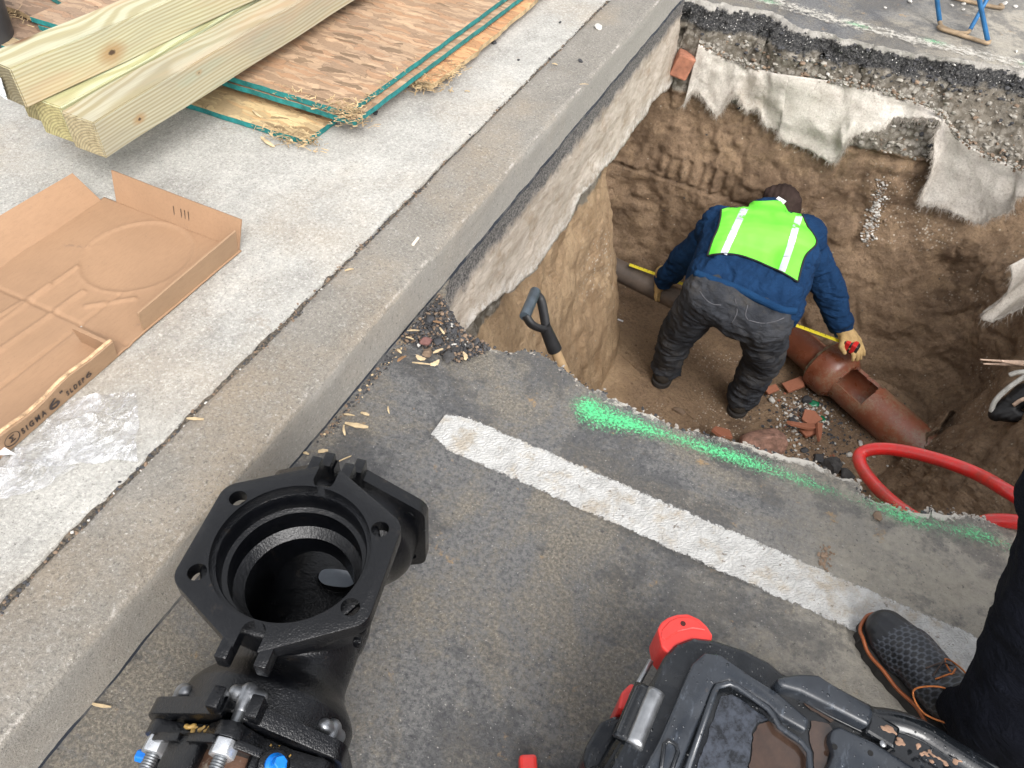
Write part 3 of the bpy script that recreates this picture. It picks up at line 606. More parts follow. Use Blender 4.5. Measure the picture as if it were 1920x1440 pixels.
# ---- oriented strand boards
def m_osb(name, base, dark, seed, wet=.3):
    n = N(name); c = None; out = []
    cols = [base, tuple(a * b for a, b in zip(base, (1.22, 1.2, 1.15))), tuple(a * b for a, b in zip(base, (.80, .77, .75))), tuple(a * b for a, b in zip(base, (1.0, .86, .76)))]
    for k, (rot, sx, sy) in enumerate([(.25, 7, 34), (-.42, 6.5, 38), (1.0, 8, 36)]):
        wp = n.node('ShaderNodeMixRGB', {0: .05, 1: n.tc, 2: n.noise(14, 3, .6, col=True)}).outputs[0]; v = n.map(rot=(0, 0, rot + seed), scale=(sx * 1.5, sy * 1.6, 4), loc=(seed + k * 3.1, k, 0), vec=wp); d = n.vor(1, vec=v, out=1)
        s = n.node('ShaderNodeSeparateColor', {0: d}).outputs
        cc = n.mix(s[0], cols[0], cols[1]); cc = n.mix(n.math('GREATER_THAN', s[1], .74), cc, cols[2]); cc = n.mix(n.math('LESS_THAN', s[2], .22), cc, cols[3])
        e = n.vor(1, vec=v, feat='DISTANCE_TO_EDGE'); fb = n.noise(1, 4, .6, vec=n.map(rot=(0, 0, rot + seed), scale=(sx * 1.5, sy * 8, 4))); cc = n.mix(n.ramp(fb, [(.35, 0), (.75, .45)]), cc, tuple(a * .5 for a in base)); cc = n.mix(n.math('MULTIPLY', n.ramp(e, [(.0, .8), (.035, 0)]), n.ramp(n.noise(13, 3), [(.48, 0), (.56, 1)])), cc, dark)
        out.append((cc, s[1], e))
    c = n.mix(n.math('GREATER_THAN', out[1][1], .52), out[0][0], out[1][0]); c = n.mix(n.math('GREATER_THAN', out[2][1], .66), c, out[2][0])
    c = n.mix(n.ramp(n.noise(3, 5, .6, vec=n.map(loc=(seed, 0, 0))), [(.45, 0), (.72, wet)]), c, (.22, .17, .14))
    c = n.mix(n.ramp(n.noise(60, 5, .7), [(.5, 0), (.7, .35)]), c, dark)
    fk = n.vor(1, vec=n.map(rot=(0, 0, .2), scale=(15, 62, 8), vec=wp), out=1); fs = n.node('ShaderNodeSeparateColor', {0: fk}).outputs; c = n.mix(n.math('MULTIPLY', n.math('GREATER_THAN', fs[0], .88), .42), c, tuple(min(1, a * 1.45) for a in base)); c = n.mix(n.math('MULTIPLY', n.math('LESS_THAN', fs[1], .07), .7), c, dark)
    h = n.math('ADD', out[0][1], n.math('MULTIPLY', out[1][1], .7)); nb = n.bump(h, .8, .003, n.bump(n.noise(120, 4), .4, .001))
    return n.fin(c, .8, nb)
M_OSB1 = m_osb('osb_weathered', (.40, .275, .175), (.13, .085, .05), .3, .35)
M_OSB2 = m_osb('osb_pale', (.58, .44, .24), (.15, .10, .05), 1.7, .55)
M_OSB3 = m_osb('osb_orange', (.56, .31, .15), (.17, .085, .05), 2.9, .2)
M_OSB4 = m_osb('osb_brown', (.30, .20, .13), (.09, .06, .04), .9, .5)
M_TEAL = simple('teal_edge_paint', (.012, .17, .165), .6, 0, .002, 130, .45)
M_FIB = simple('torn_wood_fibre', (.40, .29, .16), .9, 0, .001, 60, .6)
def slab(poly, z0, z1, mt, me_edge, edges, seed, tilt=None, rag=.003):
    # outline with small irregularities; listed edges are painted
    pts = []; eid = []
    for i, p in enumerate(poly):
        q_ = poly[(i + 1) % len(poly)]; L = math.dist(p, q_); k = max(1, int(L / .03))
        for j in range(k):
            t = j / k; pts.append((p[0] * (1 - t) + q_[0] * t, p[1] * (1 - t) + q_[1] * t)); eid.append(i)
    a = np.array([(x, y, seed) for x, y in pts]); dx = fbm(a, 25, 3, 7) * rag; dy = fbm(a, 25, 3, 8) * rag
    pts = [(x + u, y + v) for (x, y), u, v in zip(pts, dx, dy)]
    bm = bmesh.new(); lo = [bm.verts.new((x, y, z0)) for x, y in pts]; hi = [bm.verts.new((x, y, z1)) for x, y in pts]; n_ = len(pts)
    top = bm.faces.new(hi); bot = bm.faces.new(lo[::-1]); 
    for i in range(n_):
        f = bm.faces.new((lo[i], lo[(i + 1) % n_], hi[(i + 1) % n_], hi[i])); f.material_index = 1 if eid[i] in edges else 2
    bmesh.ops.recalc_face_normals(bm, faces=bm.faces); bmesh.ops.triangulate(bm, faces=[top, bot])
    if tilt: bmesh.ops.transform(bm, matrix=tilt, verts=bm.verts)
    me = bm_mesh(bm)
    for x in (mt, me_edge, M_FIB): me.materials.append(x)
    return me
def fray(cx, cy, z, n_, spread, L, seed, zs=.012, dirv=None):
    r = random.Random(seed); ms = []
    for k in range(n_):
        p = Vector((cx + r.gauss(0, spread[0]), cy + r.gauss(0, spread[1]), z + r.uniform(-zs, zs)))
        a = r.uniform(0, 6.28) if dirv is None else dirv + r.gauss(0, .7); l = L * r.uniform(.3, 1.2); w = r.uniform(.0008, .0035); l *= .6
        e = Matrix.Translation(p) @ Matrix.Rotation(a, 4, 'Z') @ Matrix.Rotation(r.uniform(-.5, .25), 4, 'Y') @ Matrix.Rotation(r.uniform(-.9, .9), 4, 'X')
        b = box((l / 2, 0, 0), (l, w, .0012)); b.transform(e); ms.append(b)
    return join(ms)
def board(label, poly, z0, z1, mt, edges, seed, frays=(), tilt=None, rag=.003, edgemat=None):
    t = thing('strand_board', label, 'board', (poly[0][0], poly[0][1], z0), group='strand boards piled on the pavement')
    me = slab(poly, z0, z1, mt, edgemat or M_TEAL, edges, seed, tilt, rag)
    ms = list(me.materials); me.transform(INV[t.name]); o = bpy.data.objects.new('panel', me); scene.collection.objects.link(o); o.parent = t
    if frays: tag(link('frayed_edge', join([fray(*f) for f in frays]), M_FIB, t), kind='stuff')
    return t
a = U(652, 212, .215); b = U(950, -4, .215); e1 = Vector((b.x - a.x, b.y - a.y)).normalized(); e2 = Vector((-e1.y, e1.x))
a2 = U(445, 150, .215); e2 = Vector((a2.x - a.x, a2.y - a.y)).normalized()
def rect(a, L1, L2, e1=e1, e2=e2): a = Vector((a[0], a[1])); return [tuple(a), tuple(a + e1 * L1), tuple(a + e1 * L1 + e2 * L2), tuple(a + e2 * L2)]
T = .017
board('topmost strand board with a teal painted edge and a frayed corner, under the timber beams', rect(a, 2.4, 1.2), .203, .203 + T, M_OSB1, (0, 3), 1,
      [(a.x - .02, a.y + .012, .212, 260, (.03, .018), .035, 1), (a.x - .12, a.y + .004, .218, 110, (.09, .008), .03, 2), (a.x + .0, a.y + .15, .218, 110, (.006, .12), .03, 3)])
a_ = (a.x + .022, a.y + .0)
board('second strand board directly below the topmost one, only its teal edge showing', rect(a_, 2.4, 1.2), .181, .181 + T, M_OSB1, (0, 3), 2, [(a_[0] - .02, a_[1] + .015, .19, 120, (.022, .015), .03, 5)])
b0 = U(572, 262, .152)
board('pale strand board sticking out lowest in front of the others, with splintered corner', rect((b0.x, b0.y), 2.3, 1.2), .133, .133 + T, M_OSB2, (0, 3), 3,
      [(b0.x - .03, b0.y + .01, .145, 160, (.035, .015), .03, 7), (b0.x - .06, b0.y - .01, .150, 60, (.05, .02), .045, 8)])
c0 = U(770, 152, .168); c1 = U(815, 158, .168); c2 = U(870, 118, .168); c3 = U(1008, -2, .168)
board('orange strand board with a torn splintered end, poking out beyond the teal edges', [(c0.x - .2, c0.y + .02), (c0.x, c0.y), (c1.x, c1.y), (c2.x, c2.y), (c3.x, c3.y), (c3.x - .01, c3.y + 1.2), (c0.x - .2, c3.y + 1.2)], .156, .156 + T, M_OSB3, (9,), 4,
      [(c0.x + .02, c0.y + .012, .165, 260, (.035, .022), .05, 11), ((c1.x + c2.x) / 2 - .01, (c1.y + c2.y) / 2, .168, 100, (.02, .05), .04, 12)], rag=.012)
# boards showing behind the timber, upper left
d0 = U(90, -10, .20); d1 = U(180, 45, .20)
dv = Vector((d1.x - d0.x, d1.y - d0.y)).normalized(); dn = Vector((-dv.y, dv.x)); 
if dn.y < 0: dn = -dn
p0 = Vector((d0.x, d0.y)) - dv * .5
board('strand board with teal edge at the upper left behind the beams', [tuple(p0), tuple(p0 + dv * 1.25), tuple(p0 + dv * 1.25 + dn * .9), tuple(p0 + dn * .9)], .185, .185 + T, M_OSB1, (0,), 5)
f0 = U(-20, 2, .17); f1 = U(120, 62, .17); fv = Vector((f1.x - f0.x, f1.y - f0.y)).normalized(); fn_ = Vector((-fv.y, fv.x)); fn_ = fn_ if fn_.y > 0 else -fn_; p0 = Vector((f0.x, f0.y)) - fv * .3
board('brown strand board with a swollen broken edge at the far left', [tuple(p0), tuple(p0 + fv * 1.0), tuple(p0 + fv * 1.0 + fn_ * .8), tuple(p0 + fn_ * .8)], .163, .163 + T, M_OSB4, (9,), 6, rag=.01, frays=[(f0.x + .15, f0.y - .03, .175, 90, (.15, .012), .05, 15)])
g0 = U(5, 66, .14); g1 = U(60, 90, .14); gv = Vector((g1.x - g0.x, g1.y - g0.y)).normalized(); gn = Vector((-gv.y, gv.x)); gn = gn if gn.y > 0 else -gn; p0 = Vector((g0.x, g0.y)) - gv * .25
board('lowest brown strand board at the far left with a dark teal edge', [tuple(p0), tuple(p0 + gv * .9), tuple(p0 + gv * .9 + gn * .8), tuple(p0 + gn * .8)], .134, .134 + T, M_OSB4, (0,), 7, rag=.005)
# dark rubber bucket at the left edge
t = thing('bucket', 'dark grey bucket cut off by the left edge, behind the timber', 'bucket', U(-32, 80, .13))
cb = U(-32, 80, .13)
link('shell', lathe([(.0, .0), (.095, 0), (.10, .004), (.118, .2), (.125, .205), (.125, .215), (.115, .215), (.094, .01), (0, .01)], 40, Matrix.Translation(cb), closed=False), simple('dark_rubber', (.045, .047, .052), .5, 0, .001, 40), t)
hp = [cb + Vector((.127 * math.cos(R(a)), .127 * math.sin(R(a)) * .35 - .06 * math.sin(R(a)), .205 - .10 * math.sin(R(a)))) for a in range(0, 181, 20)]
link('handle', tube(hp, .003, 8), simple('wire_steel', (.4, .4, .4), .4, 1), t)

# ---- flattened carton
def m_card(name, col, seed=0):
    n = N(name); c = n.mix(n.ramp(n.noise(4, 5, .55, vec=n.map(loc=(seed, 0, 0))), [(.3, 0), (.7, 1)]), tuple(a * .90 for a in col), tuple(a * 1.08 for a in col))
    c = n.mix(n.ramp(n.noise(150, 4, .6, vec=n.map(scale=(1, .25, 1))), [(.42, 0), (.72, .3)]), c, tuple(a * .7 for a in col))
    c = n.mix(n.ramp(n.noise(9, 7, .75, vec=n.map(loc=(3, seed, 0))), [(.62, 0), (.70, .5)]), c, (.15, .10, .075)); c = n.mix(n.ramp(n.noise(2.6, 5, .6, vec=n.map(loc=(1, seed, 0))), [(.5, 0), (.7, .35)]), c, tuple(a * .72 for a in col))
    c = n.mix(n.ramp(n.noise(320, 2, .5), [(.66, 0), (.7, .5)]), c, (.20, .13, .08))
    fl = n.node('ShaderNodeTexWave', {'Vector': n.tc, 'Scale': 55, 'Distortion': .2}, bands_direction='X').outputs[1]
    return n.fin(c, .75, n.bump(fl, .06, .001, n.bump(n.noise(12, 4), .4, .006)))
M_CARD = m_card('cardboard', (.315, .190, .108)); M_CARD2 = m_card('cardboard_outside', (.32, .205, .12), 4)
M_CEDGE = simple('cardboard_edge', (.50, .33, .19), .9, 0, .003, 180, .5); M_INK = simple('black_ink', (.035, .025, .022), .6, 0, 0, 80, .3)
CZ = KZ + .004; XR = -1.212; XL = -1.66; YF = 1.118
t = thing('cardboard_carton', 'open flattened brown cardboard carton with black lettering, lying on the pavement', 'carton', (XR, .75, CZ))
# floor panel with pressed ring and creases
nx, ny = 150, 240; gx_ = np.linspace(-1.86, XR + .006, nx); gy_ = np.linspace(.05, YF, ny); X_, Y_ = np.meshgrid(gx_, gy_, indexing='ij')
cc = U(258, 480, CZ); rr = np.hypot((X_ - cc.x) / .128, (Y_ - cc.y) / .135)
Z_ = CZ + .003 + .0022 * np.exp(-((rr - 1) / .05) ** 2) - .0025 * (rr < 1) + fbm(np.column_stack([X_.ravel(), Y_.ravel(), X_.ravel() * 0]), 5, 3, 90).reshape(X_.shape) * .004
for (ax, ay, bx, by, w, h) in [(-1.345, .05, -1.345, .85, .004, -.003), (-1.86, .735, -1.21, .735, .004, -.003), (-1.45, .2, -1.42, .82, .006, .004), (-1.50, .3, -1.50, .88, .005, .0035), (-1.56, .4, -1.50, .8, .006, .003), (-1.38, .78, -1.30, .86, .006, .003)]:
    L = math.hypot(bx - ax, by - ay); ux, uy = (bx - ax) / L, (by - ay) / L; s_ = (X_ - ax) * ux + (Y_ - ay) * uy; d_ = np.abs(-(X_ - ax) * uy + (Y_ - ay) * ux)
    Z_ += h * 1.6 * np.exp(-(d_ / w) ** 2) * ((s_ > 0) & (s_ < L))
V = np.column_stack([X_.ravel(), Y_.ravel(), Z_.ravel()]); F = []
for i in range(nx - 1):
    for j in range(ny - 1):
        if -1.655 - (.0) < gx_[i] or gy_[j] < .74: F.append((i * ny + j, (i + 1) * ny + j, (i + 1) * ny + j + 1, i * ny + j + 1))
me = mesh('base', V, F, True); bm = bmesh.new(); bm.from_mesh(me); bmesh.ops.delete(bm, geom=[v for v in bm.verts if not v.link_faces], context='VERTS'); bm.to_mesh(me); bm.free()
me = modmesh(me, [('SOLIDIFY', dict(thickness=.004, offset=-1))]); link('base_panel', me, M_CARD, t)
def panel(q0, q1, up0, up1, th=.0045, wob=.003, seed=1, top=None, name='side_panel', mt=None, nu=50, nv=14, par=None):
    q0, q1, up0, up1 = map(Vector, (q0, q1, up0, up1)); V = []; F = []
    for i in range(nu + 1):
        s = i / nu
        for j in range(nv + 1):
            v = j / nv; hmul = 1 if top is None else top(s); p = q0.lerp(q1, s) + up0.lerp(up1, s) * v * hmul; V.append(p)
    V = np.array(V); nrm = np.cross(np.array(q1 - q0), np.array(up0)); nrm /= np.linalg.norm(nrm); V += (fbm(V, 5, 3, seed) * wob)[:, None] * nrm
    for i in range(nu):
        for j in range(nv): F.append((i * (nv + 1) + j, (i + 1) * (nv + 1) + j, (i + 1) * (nv + 1) + j + 1, i * (nv + 1) + j + 1))
    me = modmesh(mesh('p', V, F, True), [('SOLIDIFY', dict(thickness=th, offset=0))]); setsmooth(me, 40)
    return link(name, me, mt or M_CARD, par or t)
# far panel, left panel, right panel
fl_ = Vector((U(215, 382, CZ).x, YF, CZ)); fr_ = Vector((U(445, 468, CZ).x + .004, YF + .0, CZ))
panel(fl_, fr_, (-.012, .028, .078), (.002, .030, .074), seed=3)
panel((-1.652, .70, CZ), (-1.652, YF - .015, CZ), (-.082, .0, .062), (-.055, -.01, .070), seed=4)
pr_ = panel((XR, .785, CZ), (XR, YF - .01, CZ), (.006, 0, .060), (.014, 0, .072), seed=5, mt=M_CARD2)
# folded double panel carrying the print, with returned inner end
def ztop(s): return 1 + .12 * math.sin(s * 21) * math.sin(s * 5 + 1) * (1 if s < .9 else .2)
Q0 = Vector((XR + .01, .05, CZ)); Q1 = Vector((XR + .004, .700, CZ)); UPV = Vector((.010, 0, .052))
lp = panel(Q0, Q1, UPV, UPV, th=.006, wob=.002, seed=6, top=ztop, mt=M_CARD2, nu=90)
panel(Q1 + Vector((-.002, -.003, 0)), Q1 + Vector((-.095, .0, 0)), (0, -.004, .052), (-.004, -.004, .046), th=.008, seed=8, name='end_flap')
V = []
rl = [Q0.lerp(Q1, i / 90) + UPV * ztop(i / 90) + Vector((-.006, 0, .001)) for i in range(91)]
me = tube(rl, lambda s: .0045, 8, 1, flat=.6); v_ = np.zeros(len(me.vertices) * 3); me.vertices.foreach_get('co', v_); v_ = v_.reshape(-1, 3); v_ += fbm(v_, 90, 3, 91)[:, None] * .0022; me.vertices.foreach_set('co', v_.ravel()); link('torn_rim', me, M_CEDGE, t)
def text(body, size, M_, name, mt, par, sx=1, ext=.0003, bold=0):
    cu = bpy.data.curves.new('t', 'FONT'); cu.body = body; cu.size = size; cu.extrude = ext; cu.align_x = 'LEFT'; cu.offset = bold
    o = bpy.data.objects.new('t', cu); scene.collection.objects.link(o); dg = bpy.context.evaluated_depsgraph_get(); me = bpy.data.meshes.new_from_object(o.evaluated_get(dg)); bpy.data.objects.remove(o)
    me.transform(Matrix.Diagonal((sx, 1, 1, 1))); me.transform(M_); return link(name, me, mt, par)
up = UPV.normalized(); ax = Vector((0, 1, 0)); nrm = ax.cross(up).normalized()
def TM(y, h): 
    p = Vector((Q0.x + UPV.x * h / .052 * 1.0 + (Q1.x - Q0.x) * (y - Q0.y) / .65, y, CZ + h)) + nrm * .0052
    return Matrix(((ax.x, up.x, nrm.x, p.x), (ax.y, up.y, nrm.y, p.y), (ax.z, up.z, nrm.z, p.z), (0, 0, 0, 1)))
def yat(px, py): return UX(px, py, XR + .015).y
def fit(body, size, pa, pb, h, name='lettering', bold=.0006):
    ya, yb_ = yat(*pa), yat(*pb); o = text(body, size, Matrix.Identity(4), name, M_INK, None, bold=bold); xs_ = [v.co.x for v in o.data.vertices]; k = (yb_ - ya) / (max(xs_) - min(xs_)); x0 = min(xs_)
    o.data.transform(Matrix.Translation((-x0 * k, 0, 0)) @ Matrix.Diagonal((k, 1, 1, 1))); o.data.transform(INV[t.name] @ TM(ya, h)); o.parent = t
fit('S I G M A', .0225, (46, 818), (88, 776), .0165); fit('6', .038, (95, 770), (110, 748), .0125, bold=.0003); fit("''", .018, (113, 742), (117, 736), .030)
fit('S L D E P', .0195, (126, 740), (157, 708), .016); fit('6', .022, (161, 706), (170, 696), .017, bold=.0002)
yc = yat(24, 826); Mc = TM(yc, .0275)
ring = tube([Mc @ Vector((.0165 * math.cos(a), .0165 * math.sin(a), .0002)) for a in np.linspace(0, 2 * math.pi, 41)], .0009, 6, 1, flat=.5); link('emblem', ring, M_INK, t)
text('\u03a3', .022, TM(yc - .0062, .0202), 'emblem', M_INK, t, .9, bold=.0004)
for k in range(5):
    p = UY(330 + k * 7, 402 + k * 3, YF + .013); link('ink_mark', box((p.x, YF + .010, CZ + .038), (.0012, .001, .026), Matrix.Rotation(R(-12), 3, 'X')), M_INK, t) if k in (0, 2, 3, 4) else None

# ---- clear plastic bag on the pavement
n = N('clear_film'); h = n.noise(16, 6, .62, dist=1.2); cre = n.ramp(n.math('ABSOLUTE', n.math('SUBTRACT', n.noise(13, 5, .6, dist=1.8, vec=n.map(rot=(0, 0, R(35)), scale=(2.2, .8, 1))), .5)), [(0, 1), (.022, 0)])
gl = n.node('ShaderNodeBsdfGlossy', {'Roughness': .12, 'Color': (.9, .92, .95)}); n.l.new(n.bump(h, 1, .02), gl.inputs['Normal'])
df = n.node('ShaderNodeBsdfTranslucent', {'Color': (.9, .9, .92)}); df2 = n.node('ShaderNodeBsdfDiffuse', {'Color': (.84, .85, .88)}); tr = n.node('ShaderNodeBsdfTransparent', {'Color': (.97, .97, .97)})
m1 = n.node('ShaderNodeMixShader', {0: .13}); n.l.new(tr.outputs[0], m1.inputs[1]); n.l.new(gl.outputs[0], m1.inputs[2])
wh = n.math('ADD', n.math('MULTIPLY', n.ramp(n.noise(11, 6, .65, vec=n.map(rot=(0, 0, R(40)), scale=(1.6, .7, 1), loc=(2, 0, 0))), [(.46, .01), (.66, .26)]), 1), n.math('MULTIPLY', cre, .35), clamp=True)
m2 = n.node('ShaderNodeMixShader', {0: wh}); n.l.new(m1.outputs[0], m2.inputs[1]); n.l.new(df2.outputs[0], m2.inputs[2]); n.l.new(m2.outputs[0], n.out.inputs[0]); M_FILM = n.m
def sheet(name, corners, nu, nv, z0, amp, seed, mat, label, cat, rag=.006):
    c = [Vector((p.x, p.y)) for p in corners]; V = []
    for i in range(nu + 1):
        for j in range(nv + 1):
            s, v = i / nu, j / nv; p = c[0] * (1 - s) * (1 - v) + c[1] * s * (1 - v) + c[2] * s * v + c[3] * (1 - s) * v; V.append((p.x, p.y, z0))
    V = np.array(V); f = fbm(V * np.array([1, 1, 0]), 14, 4, seed, .55); g_ = 1 - np.abs(fbm(V, 11, 3, seed + 5)) * 2; e = np.zeros(len(V))
    V[:, 2] += .004 + amp * np.abs(f) + amp * .7 * np.clip(g_, 0, 1) ** 3; V[:, 0] += fbm(V, 12, 3, seed + 9) * rag; V[:, 1] += fbm(V, 12, 3, seed + 12) * rag
    F = [(i * (nv + 1) + j, (i + 1) * (nv + 1) + j, (i + 1) * (nv + 1) + j + 1, i * (nv + 1) + j + 1) for i in range(nu) for j in range(nv)]
    return solo(name, mesh(name, V, F, True), mat, label, cat)
sheet('plastic_bag', [U(15, 880, KZ), U(150, 752, KZ), U(256, 738, KZ), U(265, 870, KZ)][0:1] + [U(135, 752, KZ), U(254, 736, KZ), U(264, 872, KZ)], 90, 90, KZ + .001, .017, 4, M_FILM, 'crumpled clear plastic bag on the pavement beside the carton', 'plastic bag', .012)
sheet('plastic_bag_tail', [U(-30, 945, KZ), U(5, 858, KZ), U(150, 880, KZ), U(95, 922, KZ)], 50, 50, KZ + .001, .014, 14, M_FILM, 'crumpled strip of clear film lying flat below the lettered carton panel', 'plastic film', .01)
M_PAPER = simple('white_paper', (.80, .80, .84), .6, 0, .003, 30, .06)
sheet('paper_scrap', [U(-20, 872, KZ), U(-10, 848, KZ), U(18, 853, KZ), U(41, 866, KZ)], 16, 16, KZ + .02, .006, 24, M_PAPER, 'small white folded paper scrap at the left edge under the carton corner', 'paper')

# ================================================================ CAST PIPE FITTING
def m_cast(name, col=(.010, .010, .011), rough=.32, bs=.0022):
    n = N(name); a = n.noise(9, 5, .6); c = n.mix(n.ramp(a, [(.35, 0), (.7, 1)]), col, tuple(v * 1.9 for v in col)); c = n.mix(n.ramp(n.noise(34, 6, .75), [(.62, 0), (.72, .6)]), c, (.035, .027, .02))
    ro = n.ramp(n.noise(14, 5, .65), [(.35, rough - .12), (.7, rough + .16)])
    return n.fin(c, ro, n.bump(n.noise(330, 3, .6), .8, bs, n.bump(n.noise(28, 4), .3, .006)), spec=.5)
M_CAST = m_cast('black_cast_iron', (.0014, .0016, .0022), .15, .0014); M_CASTM = m_cast('black_machined', (.013, .013, .014), .3, .0004)
M_BOLT = simple('grey_bolt_steel', (.26, .27, .285), .38, .85, .0006, 120, .3); M_NUT = simple('bright_nut', (.62, .64, .66), .3, .8, .0005, 60, .25); M_THR = simple('thread_steel', (.20, .21, .22), .4, .85, .0003, 90, .3)
M_BLUE = simple('blue_coating', (.0, .16, .60), .35, 0, .0008, 60, .3, coat=.4); M_GREASE = simple('yellow_lubricant', (.42, .26, .07), .45, 0, .003, 70, .3)
Rb = .131; SC = 1.09; CH = .2215
FX = Vector((.971, .24, -.004)).normalized(); FN = Vector((-.006, .042, .999)).normalized(); FY = FN.cross(FX).normalized(); FX = FY.cross(FN)
f_ = .724; FC = Vector((-.441, .362, .459)).lerp(Vector((-.494, .406, .346)), f_)
OC = FC - FN * CH
TMX = Matrix(((FX.x, FY.x, FN.x, OC.x), (FX.y, FY.y, FN.y, OC.y), (FX.z, FY.z, FN.z, OC.z), (0, 0, 0, 1)))
t = thing('pipe_fitting', 'black cast iron tee fitting with open six-sided flange and bolted clamp, beside the kerb', 'pipe fitting', OC, mat=TMX)
def tl_(name, me, mat, par=None): return link(name, (me.transform(TMX), me)[1], mat, par or t)
YR = Matrix.Rotation(R(-90), 4, 'X')        # z axis -> +y
YRn = Matrix.Rotation(R(90), 4, 'X')        # z axis -> -y
bell = [(0, .0), (.098, .0), (.098, .098), (.104, .118), (.124, .142), (.131, .155), (.131, CH - .012), (0, CH - .012)]
sol = [lathe(bell, 64), lathe(bell, 64, YR), lathe(bell, 64, YRn), ell((0, 0, 0), (.104, .104, .104))]
# raised cast size marks
for k in range(5): sol.append(box((.108 + 0, -.05 + k * .022, .075 - .0), (.016, .011, .02), bev=.002))
body = blob(sol, .0030, 5, .6)
inn = [(0, 0), (.083, 0), (.083, .122), (.0985, .133), (.0990, .172), (.1065, .175), (.1070, .207), (.1155, .2225), (.1155, .26), (0, .26)]
body = modmesh(body, [('BOOLEAN', dict(operation='DIFFERENCE', solver='EXACT', cutter=lathe(inn, 96)))]); 
runc = lathe([(0, -.30), (.083, -.30), (.083, .30), (0, .30)], 64, YR)
body = modmesh(body, [('BOOLEAN', dict(operation='DIFFERENCE', solver='EXACT', cutter=runc))]); setsmooth(body, 38)
tl_('body', body, M_CAST)
def hexplate(th, z0, hole, rb=Rb, lobe=.031, slots=(90, 270), holes=(30, 150, 210, 330), rh=.0125, cutr=None):
    pts = []
    for k in range(6):
        a = R(30 + 60 * k); c = (rb * math.cos(a), rb * math.sin(a))
        for j in range(-3, 4):
            b_ = a + R(30) * j / 3.01; pts.append((c[0] + lobe * math.cos(b_), c[1] + lobe * math.sin(b_)))
    me = prism(pts, z0, z0 + th, .0025, 2)
    cut = [lathe([(0, z0 - .05), (hole, z0 - .05), (hole, z0 + th + .05), (0, z0 + th + .05)], 96)] if not cutr else [cutr]
    for hh in holes: cut.append(lathe([(0, z0 - .05), (rh, z0 - .05), (rh, z0 + th + .05), (0, z0 + th + .05)], 28, Matrix.Translation((rb * math.cos(R(hh)), rb * math.sin(R(hh)), 0))))
    for hh in slots:
        cut.append(lathe([(0, z0 - .05), (rh * 1.25, z0 - .05), (rh * 1.25, z0 + th + .05), (0, z0 + th + .05)], 28, Matrix.Translation((rb * math.cos(R(hh)), rb * math.sin(R(hh)), 0))))
        bx = box((rb + .03, 0, z0 + th / 2), (.06, rh * 2.5, th + .1)); bx.transform(Matrix.Rotation(R(hh), 4, 'Z')); cut.append(bx)
    for c in cut: me = modmesh(me, [('BOOLEAN', dict(operation='DIFFERENCE', solver='EXACT', cutter=c))])
    lugs = []
    for hh in slots:
        for s in (-1, 1):
            b_ = box((rb + .026, s * .0275, z0 + th * .35), (.034, .018, th * 1.25), bev=.003); b_.transform(Matrix.Rotation(R(hh), 4, 'Z')); lugs.append(b_)
    me = join([me] + lugs); setsmooth(me, 30); return me
TF = .024
tl_('branch_flange', hexplate(TF, CH - TF, .1155, rh=.0135), M_CAST)
fm = hexplate(TF, CH - TF, .1155, rh=.0125, slots=(270,), holes=(30, 150, 210, 330)); fm.transform(YR); fm2 = fm.copy()
tl_('run_flange', fm, M_CAST)
fn2 = hexplate(TF, CH - TF, .1155, rh=.0125, slots=(90,), holes=(30, 150, 210, 330, 270)); fn2.transform(Matrix.Rotation(R(180), 4, 'Z') @ YR @ Matrix.Rotation(0, 4, 'Z')); 
# on the near flange the slot must face up
me = hexplate(TF, CH - TF, .1155, rh=.0125, slots=(90,), holes=(30, 150, 210, 330, 270)); me.transform(YRn); tl_('run_flange', me, M_CAST)
# clamp ring (gland) on the near run end
GY = -CH - .022
def pol(a, r, y): return Vector((r * math.cos(R(a)), y, r * math.sin(R(a))))
pts = []
for k in range(6):
    a = R(30 + 60 * k); c = (Rb * math.cos(a), Rb * math.sin(a))
    for j in range(-4, 5): b_ = a + R(70) * j / 4; pts.append((c[0] + .023 * math.cos(b_), c[1] + .023 * math.sin(b_)))
    for j in (1, 2):
        a3 = a + R(60) * (j / 3); rr_ = .122; pts.append((rr_ * math.cos(a3), rr_ * math.sin(a3)))
me = prism(pts, 0, .020, .003, 2)
me = modmesh(me, [('BOOLEAN', dict(operation='DIFFERENCE', solver='EXACT', cutter=lathe([(0, -.1), (.096, -.1), (.096, .1), (0, .1)], 64)))])
ribs = []
for k in range(6):
    a = 60 * k; b_ = box((.118, 0, -.022), (.020, .062, .046), bev=.006); b_.transform(Matrix.Rotation(R(a), 4, 'Z')); ribs.append(b_)
    for s in (-1, 1): b_ = box((.128, s * .034, -.004), (.010, .050, .012), bev=.002); b_.transform(Matrix.Rotation(R(a), 4, 'Z')); ribs.append(b_)
me = join([me] + ribs); me.transform(Matrix.Translation((0, GY, 0)) @ Matrix.Rotation(R(-90), 4, 'X')); setsmooth(me, 30); gl_ = tl_('clamp_ring', me, M_CAST)
